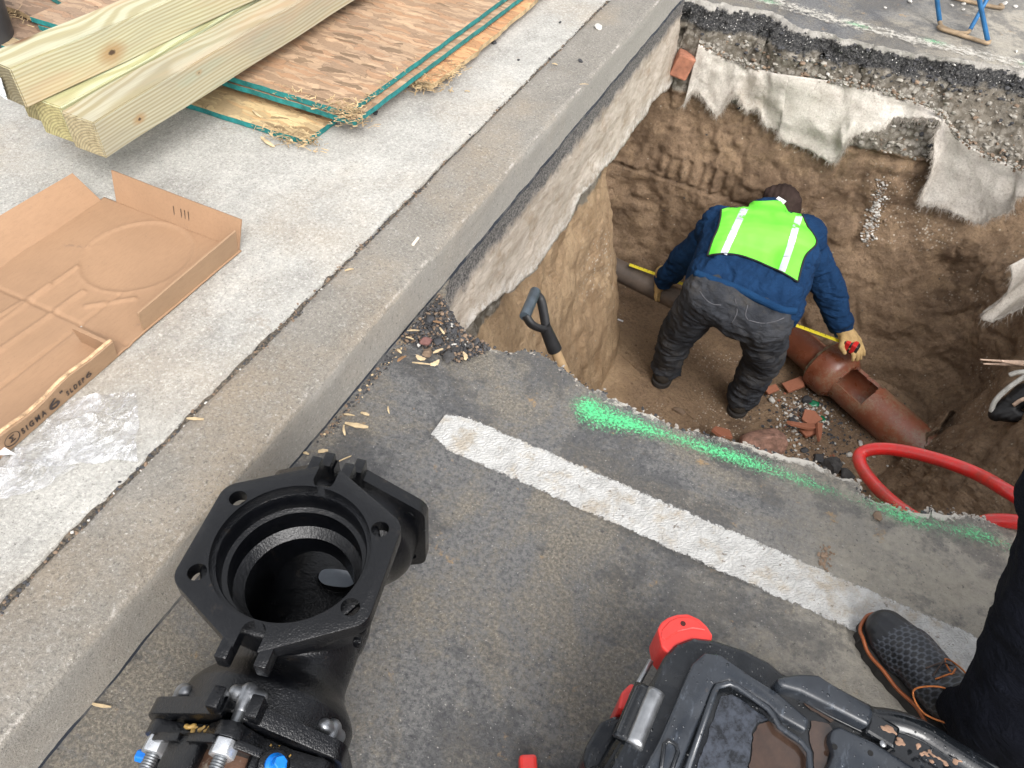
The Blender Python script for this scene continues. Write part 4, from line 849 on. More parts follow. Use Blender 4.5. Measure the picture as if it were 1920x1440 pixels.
# rubber/grease between
r_ = random.Random(5)
def grease(a0, a1, n_, y, rr_, s):
    sh = []
    for k in range(n_):
        a = a0 + (a1 - a0) * k / (n_ - 1) + r_.uniform(-1, 1); p = pol(a, rr_ + r_.uniform(-.002, .003), y + r_.uniform(-.004, .004)); q_ = r_.uniform(.55, 1.25) * s
        sh.append(ell(p, (q_, q_ * .8, q_ * .8)))
    return blob(sh, .0016, 3)
tl_('lubricant', grease(106, 136, 14, -CH - .010, .121, .004), M_GREASE); tl_('lubricant', grease(30, 66, 22, -CH - .010, .120, .0024), M_GREASE)
tl_('gasket', lathe([(.098, -.028), (.120, -.028), (.123, -.02), (.112, 0), (.098, 0)], 64, Matrix.Translation((0, -CH, 0)) @ YR, closed=False), m_cast('black_rubber', (.012, .012, .012), .5, .0005))
# T bolts
def thread(y0, y1, r0, pitch=.0036):
    pr_ = []; y = y0
    while y > y1: pr_ += [(r0 * .86, y), (r0, y - pitch / 2)]; y -= pitch
    return [(0, y0)] + pr_ + [(0, y)]
def tbolt(a, lo, rough=False):
    p = pol(a, Rb, 0); b = tl_('tee_bolt', (lambda m_: (m_.transform(Matrix.Translation((p.x, 0, p.z)) @ YR), m_)[1])(lathe([(0, -CH + .034), (.0092, -CH + .034), (.0092, -CH - .012)] + thread(-CH - .012, lo, .0098)[1:], 24, closed=False)), M_THR)
    rad = pol(a, 1, 0).normalized(); tang = Vector((0, 1, 0)).cross(rad)
    hd = blob([capsule(p + Vector((0, -CH + .040, 0)) - tang * .017, p + Vector((0, -CH + .040, 0)) + tang * .017, .0115, .0115), capsule(p + Vector((0, -CH + .02, 0)), p + Vector((0, -CH + .044, 0)), .0105, .014)], .0016, 4)
    tl_('bolt_head', hd, M_BOLT, b)
    ny = GY - .001; hx = [(.0185 * math.cos(R(60 * k + a + 30)), .0185 * math.sin(R(60 * k + a + 30))) for k in range(6)]
    nm_ = prism(hx, 0, .021, .0022, 2); nm_.transform(Matrix.Translation((p.x, ny, p.z)) @ YRn); setsmooth(nm_, 25); tl_('nut', nm_, M_NUT, b)
for a, lo in ((90, -.345), (150, -.33), (30, -.335), (330, -.33), (210, -.33), (270, -.33)): tbolt(a, lo)
# wedge screws with blue heads between the bolts
for a in (60, 120, 180, 0, 240, 300):
    if a in (120,): continue
    rad = pol(a, 1, 0).normalized(); q_ = rad.to_track_quat('Z', 'Y').to_matrix().to_4x4(); b0_ = Matrix.Translation(Vector((0, GY - .012, 0)) + rad * .126) @ q_
    bs_ = lathe([(0, 0), (.0215, 0), (.0215, .010), (.017, .013), (.012, .013), (0, .013)], 32, b0_, closed=False); pd = tl_('wedge_boss', bs_, M_CAST)
    w_ = lathe([(0, .012), (.0145, .012), (.0145, .017), (.0105, .020), (0, .020)], 28, b0_, closed=False); tl_('blue_collar', w_, M_BLUE, pd)
    hx = prism([(.0092 * math.cos(R(60 * k)), .0092 * math.sin(R(60 * k))) for k in range(6)], .019, .036, .0012, 1); hx.transform(b0_); tl_('blue_screw_head', hx, M_BLUE, pd)
# short iron pipe held by the clamp
n = N('rusty_pipe'); c = n.mix(n.ramp(n.noise(14, 6, .65), [(.35, 0), (.6, 1)]), (.05, .035, .028), (.17, .085, .05)); c = n.mix(n.ramp(n.noise(30, 5, .7), [(.55, 0), (.62, .8)]), c, (.32, .28, .23)); M_RUST = n.fin(c, .6, n.bump(n.noise(60, 5), .5, .003))
pp = lathe([(.086, -.62), (.094, -.62), (.094, -CH - .002), (.086, -CH - .002), (.086, -.62)], 64, YR, closed=False); pp.transform(Matrix.Translation((0, 0, 0))); tl_('pipe_stub', pp, M_RUST)
# pale disc low in the tee, its colour stands in for a bright reflection
n = N('painted_reflection'); M_REFLSPOT = n.fin(n.mix(n.noise(30, 4), (.10, .115, .135), (.20, .225, .26)), .12, n.bump(n.noise(14, 3), .12, .004), spec=1.0, coat=1.0)
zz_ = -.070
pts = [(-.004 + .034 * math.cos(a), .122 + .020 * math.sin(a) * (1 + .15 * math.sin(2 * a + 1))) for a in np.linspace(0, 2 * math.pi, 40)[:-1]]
wm = prism(pts, zz_ - .002, zz_); wm.transform(TMX); solo('reflection_spot', wm, M_REFLSPOT, 'small pale grey disc inside the black tee fitting, coloured as a bright reflection', 'puddle')

# ================================================================ TOOL CASE
def m_wet(name, col, hi, rough):
    n = N(name); c = n.mix(n.ramp(n.noise(7, 6, .65), [(.35, 0), (.7, 1)]), col, hi); c = n.mix(n.ramp(n.noise(60, 6, .75, vec=n.map(rot=(0, 0, .6), scale=(1, .35, 1))), [(.56, 0), (.70, .6)]), c, tuple(v * 3.0 for v in hi))
    c = n.mix(n.ramp(n.noise(22, 5, .7), [(.66, 0), (.72, .5)]), c, (.10, .075, .055))
    v = n.vor(70); sv = n.node('ShaderNodeSeparateColor', {0: n.vor(70, out=1)}).outputs[0]; dr = n.math('MULTIPLY', n.ramp(v, [(.06, 1), (.20, 0)], 'EASE'), n.math('GREATER_THAN', sv, .8))
    v2 = n.vor(150); d2 = n.math('MULTIPLY', n.ramp(v2, [(.08, 1), (.28, 0)], 'EASE'), n.math('GREATER_THAN', n.node('ShaderNodeSeparateColor', {0: n.vor(150, out=1)}).outputs[0], .66))
    wetm = n.ramp(n.noise(6, 5, .6, vec=n.map(loc=(4, 4, 1))), [(.42, 0), (.5, 1)])
    ro = n.mix(wetm, (rough,) * 3, (.10,) * 3); ro = n.mix(n.math('MAXIMUM', dr, d2), ro, (.06,) * 3)
    nb = n.bump(n.noise(180, 4), .3, .0006); nb = n.bump(dr, .7, .0025, nb); nb = n.bump(d2, .6, .0012, nb); nb = n.bump(n.noise(5, 3), .4, .01, nb)
    return n.fin(c, ro, nb, spec=.6)
M_PL = m_wet('black_plastic', (.005, .006, .007), (.013, .015, .018), .36); M_PLG = m_wet('worn_grey_plastic', (.015, .018, .023), (.036, .042, .051), .34)
M_RED = simple('red_plastic', (.62, .035, .028), .4, 0, .0006, 60, .12, coat=.25); M_STEEL = simple('worn_steel', (.38, .39, .40), .35, .9, .001, 60, .4)
n = N('muddy_water'); M_MUD = n.fin(n.mix(n.ramp(n.noise(30, 6, .75), [(.35, 0), (.7, 1)]), (.062, .037, .026), (.034, .022, .017)), .04, n.bump(n.noise(9, 3), .08, .004), spec=.7)
n = N('clear_puddle'); M_CLR = n.fin(n.mix(n.ramp(n.noise(45, 6, .75), [(.42, 0), (.60, 1)]), (.050, .057, .072), (.010, .011, .013)), .03, n.bump(n.noise(9, 3), .06, .004), spec=.8)  # bluish base colour carries part of the sky reflection
M_CLAY = simple('dried_clay', (.27, .165, .11), .95, 0, .003, 150, .3)
ZT = .295
def PX(l, z=ZT): return [(U(a, b, z).x, U(a, b, z).y) for a, b in l]
orig = U(1270, 1175, 0)
t = thing('tool_case', 'wet black tool case with red corner bumpers, scuffed lid and muddy puddles', 'tool case', (.06, .58, 0))
def tc(name, me, mt, par=None): return link(name, me, mt, par or t)
body_ = [(.075, .555), (.60, .555), (.60, .16), (.035, .16), (.035, .36)]
tc('lower_shell', prism(body_, .01, .225, .018, 3), M_PL)
# lid built of one base plate, raised bands and a sunk panel
lidp = PX([(1240, 1235), (1262, 1205), (1300, 1183), (1345, 1188), (1420, 1222), (1470, 1262), (1500, 1268)], ZT - .02)
lidp = PX([(1238, 1246), (1248, 1226), (1268, 1204), (1300, 1192), (1340, 1197), (1400, 1217), (1442, 1238), (1474, 1264), (1500, 1266), (1540, 1268), (1560, 1280), (1650, 1326), (1750, 1378), (1960, 1490), (1960, 1560), (1100, 1560), (1108, 1500), (1150, 1420), (1190, 1345)], .27)
lid = tc('lid', prism(lidp, .228, .270, .010, 3), M_PL)
def raised(pxs, h0, h1, bev, mt, name='lid_band', par=None, zref=None):
    me = prism(PX(pxs, zref or h1), h0, h1, bev, 3); setsmooth(me, 50); return tc(name, me, mt, par or lid)
# broad grey raised border band (left column + top run)
raised([(1298, 1243), (1322, 1222), (1352, 1226), (1412, 1268), (1458, 1296), (1520, 1350), (1512, 1372), (1460, 1342), (1440, 1322), (1368, 1278), (1340, 1286), (1250, 1500), (1175, 1500), (1236, 1388)], .268, .284, .005, M_PLG)
# top right chunk with hump
raised([(1456, 1270), (1500, 1262), (1536, 1264), (1556, 1278), (1634, 1322), (1640, 1336), (1630, 1362), (1560, 1326), (1500, 1296), (1462, 1286)], .268, .300, .006, M_PLG)
raised([(1500, 1300), (1560, 1330), (1626, 1366), (1622, 1376), (1560, 1346), (1490, 1306)], .268, .276, .002, M_PL)
# lower right broad panel
raised([(1560, 1366), (1575, 1360), (1640, 1390), (1720, 1440), (1800, 1500), (1560, 1500), (1552, 1440), (1566, 1410), (1556, 1385)], .268, .288, .006, M_PLG)
# ridge around sunk panel
def ridge(pxs, r, mt, z=.287, name='lid_rib', flat=.8, per=1): 
    P_ = [Vector((U(a, b, z).x, U(a, b, z).y, z - r * .4)) for a, b in pxs]; return tc(name, tube(P_, r, 8, per, flat=flat), mt, lid)
ridge([(1283, 1460), (1340, 1296), (1346, 1286), (1368, 1280), (1384, 1286), (1441, 1328), (1450, 1340), (1462, 1362), (1505, 1392), (1518, 1410), (1520, 1440), (1515, 1500)], .0045, M_PLG)
ridge([(1232, 1500), (1246, 1395), (1254, 1388), (1268, 1396), (1272, 1410), (1250, 1470)], .003, M_PL)
for q_ in [(1565, 1400), (1632, 1412)]: 
    p = U(*q_, .288); tc('drain_hole', cyl((p.x, p.y, .2872), (p.x, p.y, .2884), .004, n=12), simple('hole_black', (.004, .004, .004), .9), lid)
# sunk panel water: clear part and muddy part
def pool(pxs, z, mt, label):
    q0 = PX(pxs, z); pts = []
    for i_, p_ in enumerate(q0):
        q_ = q0[(i_ + 1) % len(q0)]; k_ = max(1, int(math.dist(p_, q_) / .002)); pts += [(p_[0] + (q_[0] - p_[0]) * j / k_, p_[1] + (q_[1] - p_[1]) * j / k_) for j in range(k_)]
    a_ = np.array([(x_, y_, z) for x_, y_ in pts]); fx_ = fbm(a_, 70, 4, 3) * .0035; fy_ = fbm(a_, 70, 4, 4) * .0035; pts = [(x_ + u_, y_ + v_) for (x_, y_), u_, v_ in zip(pts, fx_, fy_)]
    me = prism(pts, z - .0012, z); return solo('puddle', me, mt, label, 'puddle')
pool([(1352, 1306), (1372, 1302), (1400, 1318), (1440, 1350), (1420, 1358), (1410, 1375), (1408, 1400), (1402, 1440), (1400, 1480), (1300, 1480), (1306, 1440)], .2722, M_CLR, 'clear rain puddle reflecting the sky in the sunk panel of the tool case lid')
pool([(1442, 1352), (1460, 1366), (1500, 1398), (1512, 1412), (1513, 1440), (1510, 1500), (1404, 1480), (1406, 1440), (1410, 1402), (1413, 1378), (1424, 1360)], .2728, M_MUD, 'brown muddy puddle in the sunk panel of the tool case lid')
pool([(1476, 1292), (1505, 1300), (1560, 1334), (1566, 1348), (1556, 1352), (1520, 1330)], .2728, M_MUD, 'narrow brown puddle in the slot along the far edge of the tool case lid')
pool([(1520, 1352), (1552, 1356), (1562, 1368), (1560, 1392), (1552, 1420), (1546, 1500), (1522, 1500), (1527, 1410), (1520, 1392)], .2724, M_MUD, 'brown puddle in the channel right of the sunk lid panel')
# far-side handle bar with hinge, scuffed with clay
hb = [Vector((*PX([q_], .275)[0], .262)) for q_ in [(1640, 1345), (1690, 1352), (1740, 1372), (1800, 1410), (1880, 1460), (1960, 1520)]]
hd = tc('carry_handle', tube(hb, lambda s: .020 if s < .8 else .018, 14, 6, flat=.8), M_PL)
tc('handle_hinge', box((*PX([(1655, 1368)], .285)[0], .276), (.044, .036, .022), Matrix.Rotation(R(-8), 3, 'Z'), .005), M_PL, hd)
p = U(1655, 1395, .288); tc('rivet', ell((p.x, p.y, .289), (.005, .005, .003)), M_STEEL, hd)
def clay(pxs, z, s, seed):
    r = random.Random(seed); sh = [ell(Vector((U(a, b, z).x, U(a, b, z).y, z)) + Vector((r.gauss(0, .004), r.gauss(0, .004), 0)), (s * r.uniform(.6, 1.3), s * r.uniform(.4, .8), .0012)) for a, b in pxs for _ in range(3)]
    return blob(sh, .0016, 2)
tc('clay_smear', clay([(1662, 1362), (1670, 1368), (1678, 1376), (1684, 1384)], .287, .006, 2), M_CLAY, hd)
tc('clay_smear', clay([(1722, 1402), (1736, 1410), (1750, 1418), (1766, 1424), (1784, 1432), (1792, 1428)], .284, .005, 3), M_CLAY, hd)
# red corner bumper
cp = PX([(1233, 1179), (1240, 1166), (1252, 1157), (1270, 1151), (1290, 1150), (1312, 1160), (1326, 1173), (1337, 1190), (1330, 1230), (1262, 1236), (1240, 1212)], .262)
bp = tc('corner_bumper', prism(cp, .190, .262, .004, 2), M_RED)
p = U(1281, 1169, .265); tc('screw_hole', cyl((p.x, p.y, .2640), (p.x, p.y, .2650), .0042, n=16), simple('hole_dark', (.05, .006, .005), .9), bp)
cp2 = PX([(1240, 1194), (1242, 1180), (1256, 1164), (1272, 1157), (1290, 1156), (1310, 1164), (1322, 1178), (1324, 1181), (1300, 1177), (1272, 1183), (1248, 1199)], .265)
tc('bumper_pad', prism(cp2, .2615, .2642, .0012, 1), M_RED, bp)
cp3 = PX([(1158, 1330), (1164, 1300), (1182, 1282), (1200, 1290), (1186, 1335)], .22); tc('red_latch', prism(cp3, .10, .225, .004, 2), M_RED)
tc('metal_rod', tube([Vector((*PX([(1222, 1236)], .24)[0], .235)), Vector((*PX([(1180, 1310)], .24)[0], .22))], .0045, 10, 1), M_STEEL)
# worn steel side clasp in a recess on the lid's left side
sc_ = [Vector((*PX([q_], .285)[0], .272)) for q_ in [(1234, 1290), (1213, 1340), (1192, 1392)]]
tc('side_grip', tube(sc_, .013, 16, 6, flat=.75), M_STEEL)
tc('grip_recess', tube([Vector((v.x - .012, v.y + .002, .262)) for v in sc_], .020, 12, 6, flat=.5), M_PL)
# black latch hanging out at the left
lt = PX([(1092, 1425), (1098, 1400), (1124, 1356), (1150, 1344), (1168, 1344), (1148, 1400), (1126, 1440), (1100, 1450)], .20)
tc('side_latch', prism(lt, .12, .205, .005, 2), M_PL)
tc('red_foot', box((*PX([(990, 1442)], .03)[0], .03), (.03, .04, .03), Matrix.Rotation(.5, 3, 'Z'), .006), M_RED)
def join2(ms):     # join keeping materials
    bm = bmesh.new(); mats = []; out = []
    for k, x in enumerate(ms):
        n0 = len(bm.faces); bm.from_mesh(x); bm.faces.ensure_lookup_table()
        for f in list(bm.faces)[n0:]: f.material_index = len(mats)
        mats.append(x.materials[0])
    me = bm_mesh(bm); [me.materials.append(q) for q in mats]; return me
# ================================================================ PIPES IN THE PIT
n = N('glazed_clay'); c = n.mix(n.ramp(n.noise(7, 5, .6), [(.3, 0), (.7, 1)]), (.150, .044, .021), (.265, .083, .042))
c = n.mix(n.ramp(n.math('ADD', n.math('MULTIPLY', n.noise(70, 6, .8), .5), n.math('MULTIPLY', n.noise(6, 6, .7), .5)), [(.50, 0), (.60, .75)]), c, (.25, .18, .115)); c = n.mix(n.ramp(n.noise(5, 6, .7, vec=n.map(loc=(3, 1, 4))), [(.58, 0), (.7, .6)]), c, (.19, .135, .085))
M_VCP = n.fin(c, n.ramp(n.noise(9, 4), [(.35, .22), (.65, .55)]), n.bump(n.noise(60, 5, .6), .25, .003), spec=.6)
n = N('clay_break'); M_VCB = n.fin(n.mix(n.noise(60, 5), (.24, .085, .045), (.38, .15, .085)), .8, n.bump(n.noise(90, 4), .5, .003))
M_CRUST = simple('mortar_crust', (.22, .18, .12), .9, 0, .006, 60, .5)
PC = U(1563, 697, -1.36); PD = Vector((.84, -.535, -.02)).normalized()
PM = Matrix.Translation(PC) @ PD.to_track_quat('X', 'Z').to_matrix().to_4x4()      # local x along pipe, z up
t = thing('clay_pipe', 'glazed red clay sewer pipe with a collar and broken openings on the pit floor', 'pipe', PC, mat=PM)
def cylgrid(xs, rf, holes, na=72, th=.016, ragg=.004, seed=1):
    V = []; F = []; nx_ = len(xs)
    for x in xs:
        for k in range(na): a = 2 * math.pi * k / na; r0 = rf(x); V.append((x, r0 * math.sin(a), r0 * math.cos(a)))
    Va = np.array(V); jn = fbm(Va, 22, 3, seed) * ragg * 2
    for i in range(nx_ - 1):
        for k in range(na):
            xm = (xs[i] + xs[i + 1]) / 2 + jn[i * na + k]; a = (360 * (k + .5) / na + 180) % 360 - 180 + jn[i * na + k] * 300
            if any(h0 < xm < h1 and a0 < a < a1 for h0, h1, a0, a1 in holes): continue
            F.append((i * na + k, i * na + (k + 1) % na, (i + 1) * na + (k + 1) % na, (i + 1) * na + k))
    me = mesh('cg', V, F, True); me.flip_normals() if me.polygons[0].normal.dot(Vector(me.polygons[0].center) * Vector((0, 1, 1))) < 0 else None
    me = modmesh(me, [('SOLIDIFY', dict(thickness=th, offset=-1, use_even_offset=True))]); setsmooth(me, 40); me.transform(PM); return me
xs = list(np.arange(.02, 1.2, .006)); 
link('barrel', cylgrid(xs, lambda x: .102, [(.078, .235, -66, 62)], seed=2), M_VCP, t)
xs = list(np.arange(-.60, -.02, .006)); link('barrel', cylgrid(xs, lambda x: .094, [(-.36, -.10, -5, 88)], seed=4), M_VCP, t)
pr_ = [(.104, .07), (.118, .055), (.134, .035), (.137, .0), (.138, -.065), (.134, -.07), (.118, -.07), (.116, 0), (.094, .03), (.094, .07), (.104, .07)]
bl = lathe(pr_, 72, Matrix.Translation((0, 0, 0)) @ Matrix.Rotation(R(90), 4, 'Y'), closed=False); bl.transform(PM); link('collar', bl, M_VCP, t)
cr = blob([capsule(Vector((-.068, .112 * math.sin(a), .112 * math.cos(a))), Vector((-.072, .112 * math.sin(a + .15), .112 * math.cos(a + .15))), .016 * (1 + .25 * math.sin(a * 7)), .014) for a in np.arange(0, 6.28, .15)], .004, 2, disp=lambda c_, n_: fbm(c_, 60, 3, 5) * .006); cr.transform(PM); link('mortar_ring', cr, M_CRUST, t)
t = thing('iron_pipe', 'grey brown pipe coming out of the left pit wall, under the tape', 'pipe', (-.7, 3.1, -1.21))
g0 = U(1150, 502, -1.21); g1 = U(1240, 547, -1.21); gd_ = (g1 - g0).normalized()
n = N('old_pipe'); M_GPI = n.fin(n.mix(n.ramp(n.noise(9, 5, .6), [(.35, 0), (.65, 1)]), (.075, .06, .05), (.15, .115, .09)), .6, n.bump(n.noise(70, 4), .4, .003))
link('barrel', lathe([(.048, 0), (.056, 0), (.056, 1.0), (.048, 1.0), (.048, 0)], 40, Matrix.Translation(g0 - gd_ * .55) @ gd_.to_track_quat('Z', 'Y').to_matrix().to_4x4(), closed=False), M_GPI, t)

# ================================================================ GEOTEXTILE
n = N('felt'); c = n.mix(n.ramp(n.noise(7, 7, .65), [(.3, 0), (.7, 1)]), (.42, .38, .33), (.66, .62, .56)); c = n.mix(n.ramp(n.noise(120, 6, .8), [(.45, 0), (.68, .5)]), c, (.20, .18, .155))
c = n.mix(n.ramp(n.noise(3, 6, .7, vec=n.map(loc=(1, 5, 2))), [(.55, 0), (.75, .55)]), c, (.26, .20, .14))
c = n.mix(n.ramp(n.noise(45, 7, .8, vec=n.map(loc=(1, 5, 9))), [(.56, 0), (.66, .5)]), c, (.19, .155, .12)); M_FELT = n.fin(c, .98, n.bump(n.noise(150, 6, .75), .7, .004, n.bump(n.noise(9, 4), .5, .02)), spec=.1)
M_HAIR = simple('felt_fibre', (.40, .36, .31), 1, 0, 0, 30, .3, spec=.05)
bot = [(1281, 202), (1297, 176), (1312, 176), (1331, 204), (1346, 216), (1361, 195), (1374, 178), (1387, 184), (1399, 208), (1421, 204), (1434, 236), (1459, 244), (1464, 262), (1515, 281), (1560, 306), (1579, 289), (1597, 259), (1624, 248), (1657, 244), (1676, 221), (1700, 222), (1730, 221), (1762, 228), (1752, 259), (1747, 319), (1728, 364), (1727, 386), (1762, 390), (1807, 409), (1837, 420), (1860, 409), (1897, 394), (1905, 371), (1945, 368)]
topx = [(1310, 82), (1370, 112), (1450, 137), (1600, 157), (1700, 185), (1765, 212)]
def topat(x): 
    x = min(max(x, 1310), 1765)
    for (a, b), (c_, d_) in zip(topx, topx[1:]):
        if x <= c_: return (x, b + (d_ - b) * (x - a) / (c_ - a))
tp = [topat(1310 + (b[0] - 1281) * .945) for b in bot[:22]] + [(1768, 214), (1772, 222), (1780, 235), (1786, 246), (1792, 252), (1802, 262), (1830, 280), (1850, 292), (1870, 300), (1900, 312), (1915, 318), (1945, 330)]
def fabric(bot, tp, y0, dy, nv=26, per=7, seed=3, off=.014):
    B_ = catmull([(x, y, 0) for x, y in bot], per); T_ = catmull([(x, y, 0) for x, y in tp], per); V = []
    for i, (b, a) in enumerate(zip(B_, T_)):
        for j in range(nv + 1):
            v = j / nv; px = a.x + (b.x - a.x) * v; py = a.y + (b.y - a.y) * v
            py += (1.6 * math.sin(i * 1.7) + 1.2 * math.sin(i * 3.1)) * v ** 3
            V.append((px, py, y0(px) + dy * v))
    V = np.array(V); nz = fbm(np.column_stack([V[:, 0] / 60, V[:, 1] / 60, V[:, 0] * 0]), 1, 4, seed) * .022
    out = []
    for (px, py, yy), q_ in zip(V, nz):
        h = GT.ray_cast(O, ray(px, py).normalized()); p = UY(px, py, yy + q_)
        if h[0] and (h[0] - O).length - off < (p - O).length: p = O + (h[0] - O).normalized() * ((h[0] - O).length - off)
        out.append(p)
    # smooth depth a little
    n_ = nv + 1; D = np.array([(p - O).length for p in out]).reshape(-1, n_)
    for _ in range(10):
        Dp = np.pad(D, 1, mode='edge'); S_ = (Dp[:-2, 1:-1] + Dp[2:, 1:-1] + Dp[1:-1, :-2] + Dp[1:-1, 2:]) / 4; D = np.minimum(D, S_)
    out = [O + (p - O).normalized() * d_ for p, d_ in zip(out, D.ravel())]
    F = [(i * n_ + j, (i + 1) * n_ + j, (i + 1) * n_ + j + 1, i * n_ + j + 1) for i in range(len(B_) - 1) for j in range(nv)]
    return out, F, [out[i * n_ + nv] for i in range(len(B_))], [out[i * n_ + nv - 4] for i in range(len(B_))]
def hairs(edge, inner, n_, L, w, seed, down=.5):
    r = random.Random(seed); V = []; F = []
    for k in range(n_):
        i = r.randrange(len(edge)); p = edge[i].lerp(inner[i], r.random() * .5) + Vector((r.gauss(0, .004), -.002, r.gauss(0, .003))); d_ = (edge[i] - inner[i]).normalized() + Vector((r.gauss(0, .5), r.gauss(0, .25) - .15, r.gauss(0, .5) - .25)); d_.normalize()
        l = L * r.uniform(.3, 1.2); s = d_.cross(Vector((0, 1, .5))).normalized() * w; b = len(V); cur = Vector((r.gauss(0, .4), -.1, r.gauss(0, .4)))
        for q_ in range(4): f = q_ / 3; c_ = p + d_ * l * f + cur * l * f * f * .6; V += [c_ - s * (1 - f * .7), c_ + s * (1 - f * .7)]
        for q_ in range(3): F.append((b + q_ * 2, b + q_ * 2 + 1, b + q_ * 2 + 3, b + q_ * 2 + 2))
    return mesh('h', V, F)
V, F, ed, ib = fabric(bot, tp, lambda px: 3.585 - max(0, (px - 1700)) * .0006, -.05)
t = thing('geotextile', 'torn pale felt sheet hanging down the far pit wall with ragged fringed edge', 'fabric', (.1, 3.5, -.6), group=None)
me = modmesh(mesh('felt', V, F, True), [('SOLIDIFY', dict(thickness=.005, offset=0))]); link('felt_sheet', me, M_FELT, t)
tag(link('fringe', hairs(ed, ib, 3000, .026, .0006, 3), M_HAIR, t), kind='stuff')
b2 = [(1894, 498), (1897, 520), (1888, 548), (1866, 572), (1838, 592), (1858, 604), (1890, 590), (1945, 560)]; t2 = [(1945, 470), (1945, 480), (1945, 490), (1945, 500), (1945, 510), (1945, 520), (1945, 530), (1945, 540)]
V, F, ed, ib = fabric(b2, t2, lambda px: 3.30, -.2, 16, 6, 8, .03)
t = thing('geotextile', 'small loose tongue of pale felt sticking out of the right pit wall', 'fabric', V[0])
link('felt_sheet', modmesh(mesh('felt', V, F, True), [('SOLIDIFY', dict(thickness=.005, offset=0))]), M_FELT, t); tag(link('fringe', hairs(ed, ib, 350, .04, .0007, 5), M_HAIR, t), kind='stuff')
M_BRICK = simple('brick', (.30, .125, .075), .9, 0, .004, 60, .4)
p = hit(1282, 118); solo('brick_fragment', box(p + Vector((0, -.02, 0)), (.085, .07, .11), Matrix.Rotation(.3, 3, 'Z') @ Matrix.Rotation(.25, 3, 'Y'), .008), M_BRICK, 'broken red brick stuck in the far pit wall beside the felt sheet', 'brick')
# ================================================================ WORKER IN THE PIT
def m_cloth(name, col, var, sc=9, rough=.95, dirt=None, b=.01):
    n = N(name); c = n.mix(n.ramp(n.noise(sc, 6, .62), [(.3, 0), (.7, 1)]), col, var); 
    if dirt: c = n.mix(n.ramp(n.noise(8, 7, .7, vec=n.map(loc=(4, 4, 4))), [(.5, 0), (.72, .65)]), c, dirt)
    c = n.mix(n.ramp(n.noise(300, 3, .6), [(.3, 0), (.7, .2)]), c, tuple(v * 1.8 for v in var))
    return n.fin(c, rough, n.bump(n.noise(20, 5, .65, vec=n.map(scale=(1, 1, 2.4)), dist=.6), .8, b, n.bump(n.noise(350, 3), .3, .001)), spec=.12)
M_BLUEC = m_cloth('navy_fleece', (.005, .019, .052), (.011, .038, .098), b=.016); M_PANT = m_cloth('faded_charcoal_denim', (.015, .017, .022), (.055, .058, .065), dirt=(.085, .074, .060), b=.016)
M_SKIN = simple('skin', (.50, .30, .22), .6, 0, .0005, 60, .1); M_HATC = m_cloth('brown_knit', (.020, .013, .011), (.045, .030, .026))
n = N('lime_mesh_vest'); M_LIME = n.fin(n.mix(n.noise(14, 5), (.125, .74, .035), (.20, .88, .06)), .7, n.bump(n.noise(12, 4, .5), .35, .012, n.bump(n.noise(420, 2), .4, .0008)))
M_REFL = simple('reflective_tape', (.60, .62, .68), .35, .2, .001, 40, .15); M_HASH = simple('grey_hash', (.30, .31, .34), .6, 0, 0, 60, .1); M_SEAM = simple('jeans_seam', (.10, .10, .11), .9, 0, 0, 60, .3); M_PIPING = simple('black_piping', (.012, .012, .012), .8, 0, 0, 40, .2)
M_GLOVE = m_cloth('yellow_leather_glove', (.33, .22, .085), (.52, .36, .17), rough=.8, dirt=(.14, .09, .05), b=.004); M_BOOT = m_cloth('dark_work_boot', (.02, .018, .016), (.05, .043, .036), rough=.7, dirt=(.13, .09, .06)); M_GUM = simple('boot_sole', (.025, .022, .02), .8, 0, .001, 60, .3)
M_LEA = simple('tape_case_red', (.55, .02, .02), .35, 0, 0, 60, .1); M_BLK = simple('black_rubber_grip', (.015, .015, .016), .5, 0, .001, 60, .3); M_YEL = simple('yellow_tape', (.75, .62, .04), .5, 0, 0, 60, .08)
J = {k: U(*v) for k, v in dict(lsh=(1352, 432, -.66), rsh=(1502, 448, -.66), lwa=(1348, 512, -.72), rwa=(1455, 556, -.72), lch=(1366, 455, -.66), rch=(1478, 480, -.66), neck=(1432, 408, -.68),
    lel=(1280, 490, -.93), lwr=(1243, 528, -1.10), rel=(1556, 548, -.90), rwr=(1578, 612, -1.07), head=(1462, 388, -.72),
    lhip=(1328, 556, -.76), rhip=(1432, 600, -.76), lkn=(1272, 622, -1.08), rkn=(1434, 668, -1.08), lan=(1250, 684, -1.40), ran=(1394, 740, -1.40)).items()}
wt = thing('person', 'person in lime safety vest and blue sweatshirt bending over a clay pipe in the pit', 'person', (-.1, 2.8, -1.5))
def fold(a, sc=(1, 1, 1), s=14, seed=1): return lambda c_, n_: (1 - np.abs(fbm(c_ * np.array(sc), s, 3, seed)) * 2.2) * a + fbm(c_, 34, 3, seed + 3) * a * .35
